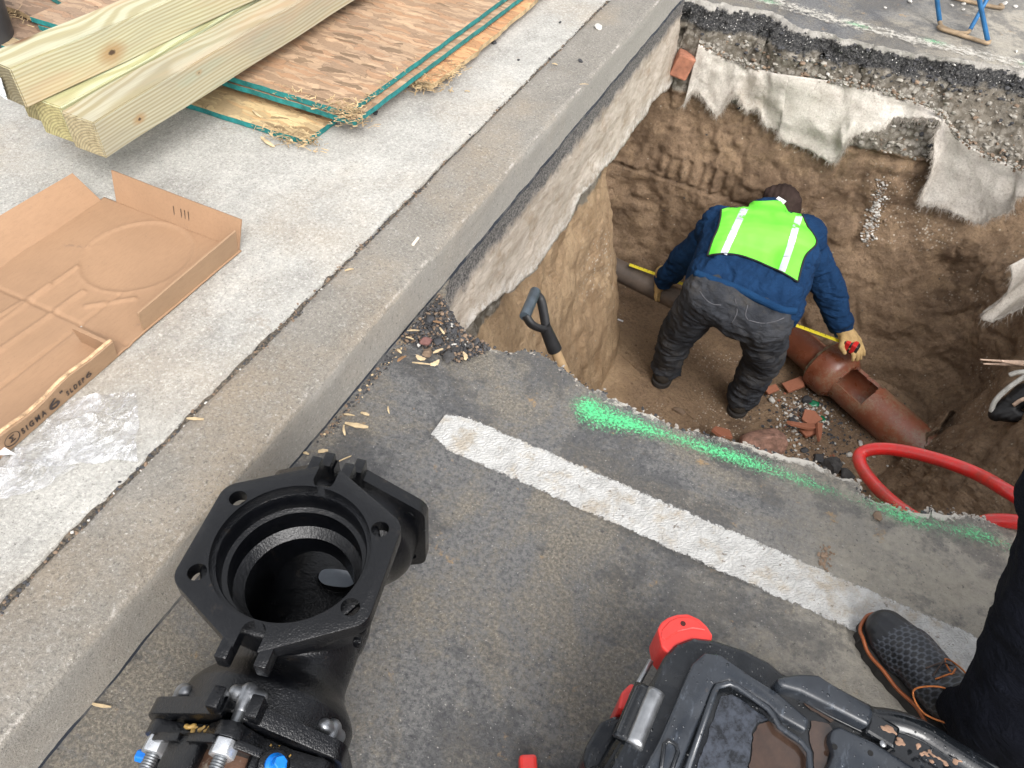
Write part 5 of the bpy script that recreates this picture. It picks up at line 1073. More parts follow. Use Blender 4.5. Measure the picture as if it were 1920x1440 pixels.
# the body itself, one surface
hd = J['head']
bs = [capsule(J['lsh'], J['rsh'], .075, .075), capsule(J['lch'], J['lwa'], .09, .09), capsule(J['rch'], J['rwa'], .09, .09), capsule(J['neck'], hd, .055, .06), ell(hd, (.078, .098, .11)), capsule(J['lwa'], J['rwa'], .10, .10),
      capsule(J['lsh'], J['lel'], .05, .042), capsule(J['lel'], J['lwr'], .04, .03), capsule(J['rsh'], J['rel'], .05, .042), capsule(J['rel'], J['rwr'], .04, .03),
      capsule(J['lhip'], J['rhip'], .095, .095), capsule(J['lwa'], J['lhip'], .09, .09), capsule(J['rwa'], J['rhip'], .09, .09), capsule(J['lhip'], J['lkn'], .075, .055), capsule(J['lkn'], J['lan'], .052, .038), capsule(J['rhip'], J['rkn'], .075, .055), capsule(J['rkn'], J['ran'], .052, .038),
      capsule(J['lan'], J['lan'] + Vector((0, .17, -.06)), .036, .03), capsule(J['ran'], J['ran'] + Vector((0, .17, -.06)), .036, .03)]
fd = Vector((.1, .75, -.65)).normalized()        # face direction, looking down at the pipe
bs += [ell(hd + fd * .09 + Vector((0, 0, -.01)), (.014, .018, .02)), ell(hd + fd * .07 + Vector((0, -.0, -.05)), (.04, .03, .03)), ell(hd + Vector((-.08, .01, 0)), (.012, .02, .03)), ell(hd + Vector((.08, .01, 0)), (.012, .02, .03))]
bs += [capsule(J['lwr'], J['lwr'] + Vector((-.01, .02, -.05)), .028, .02), capsule(J['rwr'], U(1600, 640, -1.12), .028, .02)]
link('body', blob(bs, .011, 4), M_SKIN, wt)
# sweatshirt
sw = [capsule(J['lsh'], J['rsh'], .105, .105), capsule(J['lch'], J['lwa'], .118, .118), capsule(J['rch'], J['rwa'], .118, .118), capsule(J['lwa'], J['rwa'], .122, .122), capsule(J['lch'], J['rch'], .125, .125), capsule(J['neck'], J['neck'].lerp(hd, .35), .085, .07),
      capsule(J['lsh'], J['lel'], .082, .066), capsule(J['lel'], J['lwr'].lerp(J['lel'], .12), .066, .048), capsule(J['rsh'], J['rel'], .082, .068), capsule(J['rel'], J['rwr'], .068, .050), capsule(J['rwr'] - Vector((0, 0, 0)), J['rwr'].lerp(J['rel'], .2), .050, .062), capsule(J['rwa'], J['rwa'].lerp(J['rhip'], .35), .124, .124), capsule(J['lwa'], J['lwa'].lerp(J['lhip'], .3), .122, .120), capsule(J['lwa'].lerp(J['lhip'], .3), J['rwa'].lerp(J['rhip'], .35), .120, .124)]
swm = blob(sw, .007, 5, disp=lambda c_, n_: (1 - np.abs(fbm(c_ * np.array((1.1, .6, 1.0)), 11, 4, 4, .55)) * 2.4) * .011 - np.clip(.07 - np.abs(fbm(c_ * np.array((.6, 1, 1)), 6, 3, 14)), 0, .07) / .07 * .010); swb = swm.copy()
link('sweatshirt', swm, M_BLUEC, wt)
bmx = bmesh.new(); bmx.from_mesh(swb); SB = BVHTree.FromBMesh(bmx); bmx.free()
def onshirt(px, py, off=.010):
    d = ray(px, py).normalized(); h = SB.ray_cast(O, d)
    if h[0] and (h[0] - O).length < 4.4: return h[0] - d * off
    nr = SB.find_nearest(U(px, py, -.66)); return nr[0] - d * off
hem = [onshirt(x, y, .008) for x, y in [(1304, 512), (1326, 521), (1350, 529), (1380, 540), (1410, 555), (1440, 569), (1468, 581), (1490, 583)]]
link('hem_band', tube(hem, lambda s: .017, 10, 6), m_cloth('navy_rib', (.006, .026, .07), (.012, .048, .12)), wt)
# trousers
lean = J['rkn']
tr = [capsule(J['lhip'], J['rhip'], .110, .114), capsule(J['lwa'], J['lhip'], .090, .104), capsule(J['rwa'], J['rhip'], .090, .104), capsule(J['lhip'], J['lkn'], .102, .078), capsule(J['lkn'], J['lan'], .078, .062), capsule(J['rhip'], J['rkn'], .108, .082), capsule(J['rkn'], J['ran'], .082, .066),
      capsule(J['lan'], J['lan'] + Vector((.01, .04, -.035)), .068, .064), capsule(J['ran'], J['ran'] + Vector((0, .04, -.035)), .070, .066)]
def pfold(c_, n_):
    low = np.clip((-1.05 - c_[:, 2]) / .3, 0, 1); rg = (np.sin(c_[:, 2] * 80 + fbm(c_, 7, 3, 7) * 14) * .004 + (.5 - np.abs(fbm(c_ * np.array((1, 1, 3.2)), 9, 3, 27)) * 2) * .012) * low
    return rg * .9 + (1 - np.abs(fbm(c_ * np.array((1, 1, 2.2)), 9, 3, 9)) * 2.4) * .012 + fbm(c_, 30, 3, 2) * .005
link('trousers', blob(tr, .006, 4, disp=pfold), M_PANT, wt)
TRO = [o_ for o_ in wt.children if o_.name.startswith('trousers')][0]; bmt = bmesh.new(); tm_ = TRO.data.copy(); tm_.transform(wt.matrix_world); bmt.from_mesh(tm_); TB = BVHTree.FromBMesh(bmt); bmt.free()
def onpant(px, py, off=.001):
    d = ray(px, py).normalized(); h = TB.ray_cast(O, d); return (h[0] - d * off) if h[0] else TB.find_nearest(U(px, py, -.75))[0]
for pk in ([(1470, 596), (1452, 603), (1428, 606), (1402, 600)], [(1402, 572), (1398, 590), (1402, 600)], [(1312, 546), (1322, 560), (1336, 570), (1352, 572)], [(1378, 560), (1382, 585), (1372, 606)]):
    link('pocket_seam', tube([onpant(*p_) for p_ in pk], .0022, 6, 6), M_SEAM, TRO)
for k, (s_, col) in enumerate([(J['lan'], 0), (J['ran'], 0)]):
    b = s_ + Vector((0, 0, 0)); z0 = -1.5 + .0
    f = Vector((b.x, b.y, z0)); up_ = blob([capsule(f + Vector((0, -.035, .055)), f + Vector((0, .05, .06)), .044, .046), capsule(f + Vector((0, .05, .055)), f + Vector((.01, .19, .042)), .047, .040), capsule(f + Vector((0, -.005, .06)), f + Vector((0, .0, .13)), .045, .045)], .006, 4)
    bt = link('boot', up_, M_BOOT, wt); so = [(math.cos(a) * .050, math.sin(a) * .055) for a in np.linspace(math.pi, 2 * math.pi, 10)] + [(.056, .16), (.045, .215), (.0, .238), (-.045, .215), (-.05, .16)]
    link('sole', (lambda m_: (m_.transform(Matrix.Translation((f.x, f.y - .03, z0 + .004))), m_)[1])(prism(so, 0, .026, .004, 2)), M_GUM, bt)
# beanie
bn = blob([ell(hd + Vector((0, -.022, .012)), (.098, .108, .112)), capsule(hd + Vector((-.05, -.03, .07)), hd + Vector((.04, -.04, .075)), .045, .04)], .006, 4, disp=lambda c_, n_: np.sin(c_[:, 0] * 260) * .0015 + fbm(c_, 14, 3, 3) * .006); link('beanie', bn, M_HATC, wt)
# vest as a sheet laid over the back
Ltop = [(1352, 393), (1376, 386), (1402, 378), (1432, 377), (1462, 377), (1486, 388), (1504, 402)]
Lbot = [(1326, 480), (1352, 476), (1382, 478), (1412, 487), (1442, 500), (1472, 514), (1496, 529)]
Lle = [(1352, 393), (1350, 410), (1345, 430), (1336, 450), (1326, 480)]; Lri = [(1504, 402), (1514, 424), (1531, 455), (1509, 482), (1496, 529)]
def cat2(P_, n_): 
    Q = catmull([(x, y, 0) for x, y in P_], 12); return [Q[round(i / (n_ - 1) * (len(Q) - 1))] for i in range(n_)]
nu, nv = 48, 40; ct, cb_, cl, crr = cat2(Ltop, nu), cat2(Lbot, nu), cat2(Lle, nv), cat2(Lri, nv); V = []
for i in range(nu):
    for j in range(nv):
        s = i / (nu - 1); v = j / (nv - 1)
        p = ct[i] * (1 - v) + cb_[i] * v + cl[j] * (1 - s) + crr[j] * s - (ct[0] * (1 - s) * (1 - v) + ct[-1] * s * (1 - v) + cb_[0] * (1 - s) * v + cb_[-1] * s * v); V.append(onshirt(p.x, p.y, .012))
D = np.array([(p - O).length for p in V]).reshape(nu, nv)
for _ in range(6): Dp = np.pad(D, 1, mode='edge'); D = np.minimum(D + .0005, (Dp[:-2, 1:-1] + Dp[2:, 1:-1] + Dp[1:-1, :-2] + Dp[1:-1, 2:]) / 4)
V = [O + (p - O).normalized() * d_ for p, d_ in zip(V, D.ravel())]
F = [(i * nv + j, (i + 1) * nv + j, (i + 1) * nv + j + 1, i * nv + j + 1) for i in range(nu - 1) for j in range(nv - 1)]
vm = mesh('v', V, F, True); bmv = bmesh.new(); bmv.from_mesh(vm); VB = BVHTree.FromBMesh(bmv); bmv.free()
vest = link('safety_vest', modmesh(vm, [('SOLIDIFY', dict(thickness=.003, offset=0))]), M_LIME, wt)
rimv = [V[i * nv] for i in range(nu)] + [V[(nu - 1) * nv + j] for j in range(nv)] + [V[i * nv + nv - 1] for i in range(nu - 1, -1, -1)] + [V[j] for j in range(nv - 1, -1, -1)]
link('dark_piping', tube([p + Vector((0, -.001, .002)) for p in rimv[nu:]], .0042, 6, 1), M_PIPING, vest)
for pl in ([(1403, 381), (1392, 400), (1374, 438), (1357, 476)], [(1499, 404), (1491, 430), (1480, 468), (1466, 508)]):
    Q = catmull([(x, y, 0) for x, y in pl], 8); Vs = []; 
    for i, p in enumerate(Q):
        tt = (Q[min(i + 1, len(Q) - 1)] - Q[max(i - 1, 0)]).normalized(); s_ = Vector((-tt.y, tt.x, 0)) * 6.4
        for k in (-1, -.33, .33, 1):
            x_, y_ = (p + s_ * k)[:2]; d = ray(x_, y_).normalized(); h = VB.ray_cast(O, d); b = h[0] if h[0] else onshirt(x_, y_, .012); Vs.append(b - d * .004)
    Fs = [(i * 4 + k, (i + 1) * 4 + k, (i + 1) * 4 + k + 1, i * 4 + k + 1) for i in range(len(Q) - 1) for k in range(3)]
    link('reflective_stripe', modmesh(mesh('s', Vs, Fs), [('SOLIDIFY', dict(thickness=.001, offset=0))]), M_REFL, vest)
    # thin grey hash marks printed across the stripe
    for i in range(6, len(Q) - 3, 4):
        a_, b_ = Vs[i * 4], Vs[(i + 1) * 4 + 3]; dd_ = (O - a_).normalized() * .0012; link('hash_mark', tube([a_ + dd_, b_ + dd_], .0016, 5, 1, flat=.5), M_HASH, vest)
p = onshirt(1464, 376, .02); link('collar_label', box(p, (.045, .022, .002), Matrix.Rotation(-.45, 3, 'Z') @ Matrix.Rotation(.5, 3, 'X')), M_PAPER, wt)
# gloves
def glove(w, palm_d, fing, thumb, name='glove'):
    pd_ = palm_d.normalized(); sd_ = pd_.cross(Vector((0, 0, 1))).normalized(); sh = [capsule(w, w + pd_ * .05, .040, .040), capsule(w + pd_ * .03 - sd_ * .022, w + pd_ * .085 - sd_ * .03, .024, .019), capsule(w + pd_ * .03 + sd_ * .022, w + pd_ * .085 + sd_ * .03, .024, .019), capsule(w + pd_ * .05, w + pd_ * .09, .028, .02)]
    for k, (l, cur_) in enumerate(fing):
        o_ = w + pd_ * .088 + sd_ * (-.033 + .022 * k); d1 = (pd_ + Vector((0, 0, -.35)) + sd_ * (-.12 + .08 * k)).normalized(); m1 = o_ + d1 * l * .45; d2 = (d1 + cur_).normalized(); m2 = m1 + d2 * l * .32; d3 = (d2 + cur_).normalized(); m3 = m2 + d3 * l * .23
        sh += [capsule(o_, m1, .0125, .0115), capsule(m1, m2, .0115, .0105), capsule(m2, m3, .0105, .009)]
    o_ = w + pd_ * .03 + sd_ * thumb[0] * .03; m1 = o_ + (pd_ * .5 + sd_ * thumb[0] * .7 + Vector((0, 0, -.5))).normalized() * .045; m2 = m1 + (pd_ + Vector((0, 0, -.5)) - sd_ * thumb[0] * .2).normalized() * .035
    sh += [capsule(o_, m1, .018, .014), capsule(m1, m2, .014, .011)]
    return link(name, blob(sh, .0032, 2, disp=lambda c_, n_: fbm(c_, 60, 3, 6) * .0018), M_GLOVE, wt)
rw = U(1581, 618, -1.08); ht = U(1604, 652, -1.13)
rdir = (ht - rw).normalized()
glove(rw, rdir + Vector((0, 0, .1)), [(.075, Vector((.1, 0, -.5))), (.085, Vector((.0, .1, -.6))), (.08, Vector((0, .1, -.6))), (.065, Vector((-.1, 0, -.5)))], (1,))
lw = U(1243, 512, -1.06); glove(lw, U(1238, 545, -1.17) - lw, [(.07, Vector((.3, .1, -.5))), (.078, Vector((.3, 0, -.6))), (.075, Vector((.3, 0, -.6))), (.06, Vector((.3, 0, -.5)))], (-1,))
# tape measure with pulled-out blade
H0 = U(1180, 496, -1.125); H1 = U(1578, 641, -1.125); tdv = (H1 - H0).normalized()
tm = thing('tape_measure', 'red and black tape measure with its yellow blade pulled out between the gloved hands', 'tape measure', H1)
q_ = tdv.to_track_quat('X', 'Z').to_matrix().to_4x4(); Lb = (H1 - H0).length
n = N('tape_blade'); xx = n.sep()[0]; 
bl = box((Lb / 2, 0, 0), (Lb, .022, .0012)); bl.transform(Matrix.Translation(H0) @ q_); bo = link('blade', bl, M_YEL, tm)
tk_ = []; 
for k in range(1, int(Lb / .0254)):
    L_ = .013 if k % 4 == 0 else .008; b = box((k * .0254, .011 - L_ / 2, .0009), (.0022, L_, .0006)); tk_.append(b)
tkm = join(tk_); tkm.transform(Matrix.Translation(H0) @ q_); tkm.transform(INV[tm.name]); tkm.materials.clear(); tkm.materials.append(M_INK); bo.data = join2([bo.data, tkm])
hk = box((0, 0, -.004), (.003, .022, .014)); hk.transform(Matrix.Translation(H0) @ q_); link('end_hook', hk, M_STEEL, bo)
cp_ = U(1594, 650, -1.12); cq = Matrix.Translation(cp_) @ Matrix.Rotation(R(-12), 4, 'Z')
cs = box((0, 0, 0), (.078, .044, .06), bev=.012, seg=3); cs.transform(cq); setsmooth(cs, 40); co_ = link('case', cs, M_BLK, tm)
for dx in (-.014, .016): b = box((dx, -.003, .008), (.022, .044, .052), bev=.005); b.transform(cq); link('red_side_plate', b, M_LEA, co_)

# ================================================================ SHOVEL
M_ASHW = simple('ash_handle', (.40, .27, .145), .6, 0, .001, 40, .2); M_GRIP = simple('grey_blue_grip', (.055, .072, .088), .4, 0, .0015, 50, .5, coat=.2)
G0 = U(1004, 546, -.235); G1 = U(984, 594, -.235); GYk = U(1024, 618, -.30); GS = U(1033, 640, -.345); GE = U(1057, 694, -.45)
sd_ = (GE - GS).normalized()
sv = thing('shovel', 'shovel with black D-shaped grip and wooden shaft leaning in the near corner of the pit', 'shovel', GS)
end = GS + sd_ * ((-1.24 - GS.z) / sd_.z)
link('shaft', cyl(GS - sd_ * .02, end, .0175, .019), M_ASHW, sv)
gp_ = link('grip', cyl(G0, G1, .0175, .0175, 24), M_GRIP, sv)
link('yoke_arm', tube([G0 + (G1 - G0) * .08, G0.lerp(GYk, .35) + (G0 - G1) * .16, G0.lerp(GYk, .75) + (G0 - G1) * .1, GYk], lambda s: .012, 10, 6, flat=1.4), M_BLK, sv)
link('yoke_arm', tube([G1 - (G1 - G0) * .06, G1.lerp(GYk, .35) + (G1 - G0) * .10, G1.lerp(GYk, .75) + (G1 - G0) * .08, GYk], lambda s: .012, 10, 6, flat=1.4), M_BLK, sv)
link('socket', cyl(GYk - sd_ * .015, GS + sd_ * .035, .019, .024, 20), M_BLK, sv)
bw = [(-.10, 0), (.10, 0), (.105, .05), (.10, .16), (.06, .25), (0, .29), (-.06, .25), (-.10, .16), (-.105, .05)]
bd = prism(bw, -.002, .002); bd = modmesh(bd, [('SOLIDIFY', dict(thickness=.0))]); mq = Matrix.Translation(end) @ sd_.to_track_quat('Y', 'Z').to_matrix().to_4x4(); bd.transform(mq); link('blade', bd, simple('shovel_steel', (.10, .09, .08), .5, .7, .002, 40, .4), sv)

# ================================================================ HOSE
hz_ = [U(1990, 985, .03), U(1890, 922, .0), U(1830, 888, -.06), U(1760, 862, -.10), U(1690, 845, -.14), U(1640, 842, -.17), U(1612, 853, -.19), U(1618, 880, -.18), U(1650, 920, -.13), U(1700, 962, -.07), U(1760, 990, -.05), U(1830, 985, -.03), U(1860, 977, -.01), U(1930, 985, .02), U(2060, 1040, .02), U(2200, 1180, .02)]
n = N('red_hose'); c = n.mix(n.ramp(n.noise(25, 5, .65, vec=n.map(scale=(1, 1, 1))), [(.45, 0), (.7, 1)]), (.58, .018, .015), (.36, .03, .025)); c = n.mix(n.ramp(n.noise(60, 6, .8), [(.54, 0), (.68, .6)]), c, (.26, .13, .09)); M_HOSE = n.fin(c, .35, n.bump(n.noise(200, 3), .15, .001), coat=.3)
hp_ = [Vector((p.x, p.y, p.z)) for p in hz_]
hs_ = thing('red_hose', 'glossy red rubber hose looping over the near right edge of the pit', 'hose', hp_[0])
link('tube', tube(hp_, .0165, 16, 10), M_HOSE, hs_)
pp_ = catmull(hp_, 10)
pr2 = [p + (O - p).normalized() * .0158 + Vector((.006, 0, .0)) for p in pp_[62:96]]
link('printed_stripe', tube(pr2, .0022, 6, 1, flat=.4), simple('pale_print', (.62, .55, .52), .6, 0, 0, 200, .5), hs_)

# ================================================================ BLUE STEEL STAND BEYOND THE PIT
M_BLUS = simple('blue_paint_steel', (.035, .16, .36), .4, .3, .002, 30, .35); M_RUS = simple('rusty_steel', (.26, .19, .12), .8, .3, .003, 40, .5)
a0, a1 = U(1768, 55, .012), U(1848, 80, .012); b0_, b1_ = U(1785, -4, .012), U(1871, 14, .012)
st = thing('steel_stand', 'blue painted steel folding stand with rusty bent feet, beyond the pit', 'stand', a0)
link('foot_runner', tube([a0 + Vector((-.02, .02, 0)), a0, a0.lerp(a1, .5), a1, a1 + Vector((.012, .03, 0))], .011, 8, 5, flat=.8), M_RUS, st)
link('foot_runner', tube([b0_, b1_, b1_ + Vector((.012, .04, 0))], .011, 8, 5, flat=.8), M_RUS, st)
tp0 = (a0 + b0_) / 2 + Vector((0, 0, .95)); tp1 = (a1 + b1_) / 2 + Vector((0, 0, .95))
c_ = U(1762, 42, .01)
def ext(p, q, z): d_ = q - p; return p + d_ * ((z - p.z) / d_.z)
e1_, e2_, e3_ = ext(U(1762, 40, .02), U(1757, 0, .09), .7), ext(U(1818, 57, .02), U(1850, 0, .105), .7), ext(U(1852, 76, .02), U(1838, 8, .13), .7)
link('leg', tube([U(1762, 40, .02), e1_], .010, 8, 1), M_BLUS, st); link('leg', tube([U(1818, 57, .02), e2_], .009, 8, 1), M_BLUS, st); link('leg', tube([U(1852, 76, .02), e3_], .010, 8, 1), M_BLUS, st)
link('bent_foot', tube([U(1762, 40, .02), U(1766, 50, .014), U(1790, 60, .012), U(1812, 62, .014), U(1818, 57, .02)], .009, 8, 5), M_RUS, st)
tp0, tp1 = e1_, e3_
link('top_rail', tube([e1_, e3_, e2_], .014, 10, 1), M_BLUS, st)
# ================================================================ PERSON CROUCHING AT THE RIGHT
M_BLKC = m_cloth('black_work_trousers', (.002, .0023, .0035), (.007, .008, .013), b=.025)  # paler bluish tone mixed into the black as faint highlights
toe = U(1628, 1150, .03); hl = Vector((toe.x + .215, toe.y - .185, 0)); fdv = (Vector((toe.x, toe.y, 0)) - hl).normalized(); sdv = Vector((-fdv.y, fdv.x, 0))
heel = Vector((toe.x, toe.y, 0)) - fdv * .285
ank = heel + fdv * .035 + Vector((.02, -.01, .10)); kne = U(2045, 935, .50)
hipc = Vector((.98, .50, .42)); pt = thing('person', 'person in black trousers and hexagon patterned shoe crouching at the right edge of the picture', 'person', heel)
kn2 = Vector((1.0, 1.05, .52)); an2 = Vector((1.05, .80, .10)); hip2 = Vector((1.15, .55, .42)); ch = Vector((1.02, .70, .88)); shl = Vector((.86, .74, .92)); shr = Vector((1.22, .70, .92)); hd2 = Vector((1.0, .86, 1.13))
bs = [capsule(ank, kne, .04, .055), capsule(kne, hipc, .06, .085), capsule(an2, kn2, .04, .055), capsule(kn2, hip2, .06, .085), capsule(hipc, hip2, .11, .11), capsule((hipc + hip2) / 2, ch, .12, .13), capsule(shl, shr, .07, .07), capsule(ch, hd2, .055, .055), ell(hd2, (.078, .098, .115)), ell(hd2 + Vector((0, .1, -.01)), (.014, .02, .02)),
      capsule(ank, ank + fdv * .15 + Vector((0, 0, -.06)), .034, .028), capsule(an2, an2 + Vector((0, .15, -.06)), .034, .028), capsule(shl, Vector((.85, .95, .68)), .05, .04), capsule(Vector((.85, .95, .68)), Vector((.98, 1.12, .62)), .038, .028), capsule(shr, Vector((1.28, .9, .68)), .05, .04), capsule(Vector((1.28, .9, .68)), Vector((1.12, 1.1, .62)), .038, .028)]
for sx in (-1, 1):
    w_ = Vector((.98 if sx < 0 else 1.12, 1.12, .62))
    for k in range(4): bs.append(capsule(w_ + Vector((-.03 + .02 * k, .03, -.01)), w_ + Vector((-.035 + .022 * k, .10 - abs(k - 1.5) * .008, -.05)), .012, .009))
    bs.append(capsule(w_, w_ + Vector((0, .05, -.01)), .03, .032)); bs.append(capsule(w_ + Vector((-sx * .03, .01, 0)), w_ + Vector((-sx * .055, .06, -.02)), .013, .01))
link('body', blob(bs, .010, 4), M_SKIN, pt)
wcol = lambda c_, n_: (1 - np.abs(fbm(c_ * np.array((1, 1, 1.6)), 9, 3, 19)) * 2) * .010 + fbm(c_, 30, 3, 2) * .002
calf = ank.lerp(kne, .5)
tr = [capsule(ank + Vector((0, 0, .0)), calf, .068, .062), capsule(calf, kne, .062, .074), capsule(kne, hipc, .090, .12), capsule(an2, kn2, .075, .085), capsule(kn2, hip2, .09, .12), capsule(hipc, hip2, .14, .14), capsule((hipc + hip2) / 2, (hipc + hip2) / 2 + Vector((0, .03, .14)), .15, .14),
      capsule(ank + fdv * .045 + Vector((0, 0, .0)), ank + Vector((0, 0, .05)), .055, .072), capsule(ank + fdv * .02 + sdv * -.04, ank + sdv * -.06 + Vector((.02, 0, .04)), .045, .05), capsule(ank - fdv * .03 + Vector((0, 0, -.02)), ank + Vector((0, 0, .03)), .068, .074)]
link('trousers', blob(tr, .007, 4, disp=wcol), M_BLKC, pt)
jk = [capsule(hipc + Vector((0, .02, .12)), shl, .14, .11), capsule(hip2 + Vector((0, .02, .12)), shr, .14, .11), capsule(shl, shr, .11, .11), capsule(shl, Vector((.85, .95, .68)), .075, .065), capsule(Vector((.85, .95, .68)), Vector((.96, 1.09, .63)), .062, .045), capsule(shr, Vector((1.28, .9, .68)), .075, .065), capsule(Vector((1.28, .9, .68)), Vector((1.14, 1.07, .63)), .062, .045)]
link('jacket', blob(jk, .010, 4, disp=wcol), M_BLKC, pt)
link('beanie', blob([ell(hd2 + Vector((0, -.012, .025)), (.09, .11, .105))], .008, 3), M_HATC, pt)
# shoe: foot frame x forward, y left
FM = Matrix(((fdv.x, sdv.x, 0, heel.x), (fdv.y, sdv.y, 0, heel.y), (0, 0, 1, 0), (0, 0, 0, 1)))
def shoe(FM, par):
    sh = [capsule((.05, 0, .07), (.10, 0, .075), .040, .042), capsule((.10, -.002, .066), (.19, -.004, .056), .046, .047), capsule((.19, -.004, .052), (.240, .000, .044), .047, .040), capsule((.19, .012, .045), (.228, .012, .042), .036, .034), capsule((.19, -.018, .045), (.228, -.014, .042), .034, .032), capsule((.06, 0, .08), (.05, 0, .13), .044, .043), capsule((.10, 0, .09), (.07, 0, .12), .036, .04)]
    me = blob(sh, .0022, 8, .6); n_ = len(me.vertices); co = np.zeros(n_ * 3); me.vertices.foreach_get('co', co); co = co.reshape(-1, 3)
    ang = np.arctan2(co[:, 1], co[:, 2] - .01); u = co[:, 0] / .0098; v = ang * .058 / .0098
    q1 = np.column_stack([u, v]); s3 = math.sqrt(3)
    def near(ox, oy): a = np.round((q1[:, 0] - ox) / s3) * s3 + ox; b = np.round(q1[:, 1] - oy) + oy; return q1[:, 0] - a, q1[:, 1] - b
    a1, b1 = near(0, 0); a2_, b2_ = near(s3 / 2, .5); sel = (a1 ** 2 + b1 ** 2) < (a2_ ** 2 + b2_ ** 2); a = np.where(sel, a1, a2_); b = np.where(sel, b1, b2_)
    hx = np.maximum.reduce([np.abs(b), np.abs(a * s3 / 2 + b * .5), np.abs(a * s3 / 2 - b * .5)]); line = np.clip((hx - .36) / .10, 0, 1) * ((co[:, 0] > .085) & (co[:, 0] < .232) & (co[:, 2] > .035))
    capm = (co[:, 0] > .236).astype(float)
    nr = np.zeros(n_ * 3); me.vertices.foreach_get('normal', nr); co = co - nr.reshape(-1, 3) * (line * .0006)[:, None]; me.vertices.foreach_set('co', co.ravel())
    at = me.attributes.new('hex', 'FLOAT', 'POINT'); at.data.foreach_set('value', line.astype(np.float32)); me.transform(FM); up_ = link('shoe', me, M_SHOE, par)
    pts = []; L_ = [(-.002, 0), (.01, .032), (.06, .042), (.12, .043), (.18, .052), (.235, .050), (.268, .034), (.283, .0), (.27, -.032), (.235, -.047), (.18, -.050), (.12, -.042), (.06, -.040), (.01, -.030)]
    C_ = catmull([(x, y, 0) for x, y in L_ + L_[:1]], 10)[:-1]; pts = [(p.x + .0022 * math.sin(i * 1.1), p.y * (1.02 + .03 * math.sin(i * 1.1))) for i, p in enumerate(C_)]
    so = prism(pts, .0, .026, .003, 2); so.transform(FM); link('sole', so, M_GUM, up_)
    st_ = tube([(FM @ Vector((p.x * 1.0 - .001, p.y * 1.03, .031 + .003 * math.sin(i * .5)))) for i, p in enumerate(C_) if not (i < 4)], lambda s: .0036, 8, 1); link('orange_welt', st_, M_ORG, up_)
    def onsh(x, y): return FM @ Vector((x, y, 0.012 + (.100 if x < .12 else .100 - (x - .12) * .16) - abs(y) * .35))
    for k in range(4):
        x0 = .150 - k * .022
        for s in (-1, 1): link('lace', tube([onsh(x0, -.024 * s), onsh(x0 - .006, 0) + Vector((0, 0, .007)), onsh(x0 - .016, .024 * s)], .0016, 6, 6), M_LACE if (k + s) % 2 else M_ORG2, up_)
    link('lace', tube([onsh(.085, .005), onsh(.115, .035) + Vector((0, 0, .012)), onsh(.13, .060) + Vector((0, 0, -.008)), onsh(.095, .068) + Vector((0, 0, -.012)), onsh(.06, .05), onsh(.05, .03)], .0016, 6, 8), M_ORG2, up_)
    link('lace', tube([onsh(.085, .0), onsh(.11, -.03) + Vector((0, 0, .006)), onsh(.14, -.032), onsh(.145, -.01) + Vector((0, 0, .006)), onsh(.10, .0)], .0016, 6, 8), M_ORG2, up_)
    return up_
n = N('shoe_upper'); hx = n.attr('hex'); c = n.mix(n.ramp(n.noise(26, 5), [(.4, 0), (.7, 1)]), (.005, .006, .008), (.014, .016, .020)); c = n.mix(hx, c, (.062, .070, .085)); c = n.mix(n.ramp(n.noise(50, 5, .7), [(.60, 0), (.72, .25)]), c, (.10, .09, .075)); M_SHOE = n.fin(c, .42, n.bump(n.noise(300, 3), .2, .001))
M_ORG = simple('orange_rubber', (.24, .065, .018), .5, 0, .0006, 50, .35); M_ORG2 = simple('orange_lace', (.42, .13, .03), .7, 0, .0006, 200, .4); M_LACE = simple('dark_lace', (.05, .035, .03), .8, 0, .0006, 200, .4)
shoe(FM, pt)
FM2 = Matrix(((.2, -.98, 0, 1.04), (.98, .2, 0, .74), (0, 0, 1, 0), (0, 0, 0, 1))); shoe(FM2, pt)

# ================================================================ THINGS ON THE RIGHT BANK
M_LATH = simple('raw_lath', (.50, .36, .27), .8, 0, .001, 90, .3)
p1_ = hit(1935, 684); p0_ = p1_.lerp(O, .10); a_ = O + ray(1838, 675).normalized() * ((p0_ - O).length); b_ = O + ray(1990, 686).normalized() * ((p1_ - O).length + .12)
t = thing('wood_stake', 'pale split wooden stake sticking out over the right bank of the pit', 'stake', b_)
for k, (du_, dv_, r_) in enumerate([((0, 0), (0, 0), .008), ((6, 8), (0, 6), .008), ((40, 3), (0, 3), .016)]):
    s_ = O + ray(1838 + du_[0], 674 + du_[1]).normalized() * (p0_ - O).length; e_ = b_ + Vector((0, 0, -.006 * k)); link('split_prong' if k < 2 else 'shank', tube([s_, s_.lerp(e_, .5), e_], lambda s, r_=r_: r_ * (.35 + .65 * min(1, s * 3)), 6, 4, flat=.7), M_LATH, t)
# dark glove with pale fleece cuff lying at the edge
M_FLC = simple('pale_fleece', (.50, .49, .45), 1, 0, .004, 120, .3)
dp = (hit(1905, 760) - O).length - .10
def W(px, py, k=0): return O + ray(px, py).normalized() * (dp - k)
t = thing('work_glove', 'black work glove with pale grey fleece edging lying on the right bank', 'glove', W(1905, 790))
sh = [capsule(W(1868, 776), W(1925, 738), .030, .045), capsule(W(1868, 776), W(1900, 778), .028, .03)]; 
for k, (q_, e_) in enumerate([((1900, 770), (1868, 777)), ((1905, 775), (1880, 782)), ((1915, 778), (1895, 785)), ((1930, 775), (1915, 785)), ((1925, 740), (1890, 750))]): sh.append(capsule(W(*q_, .02), W(*e_, .02), .018, .014))
link('shell', blob(sh, .004, 3, disp=lambda c_, n_: fbm(c_, 40, 3, 6) * .003), simple('black_leather', (.008, .008, .009), .55, 0, .001, 60, .4), t)
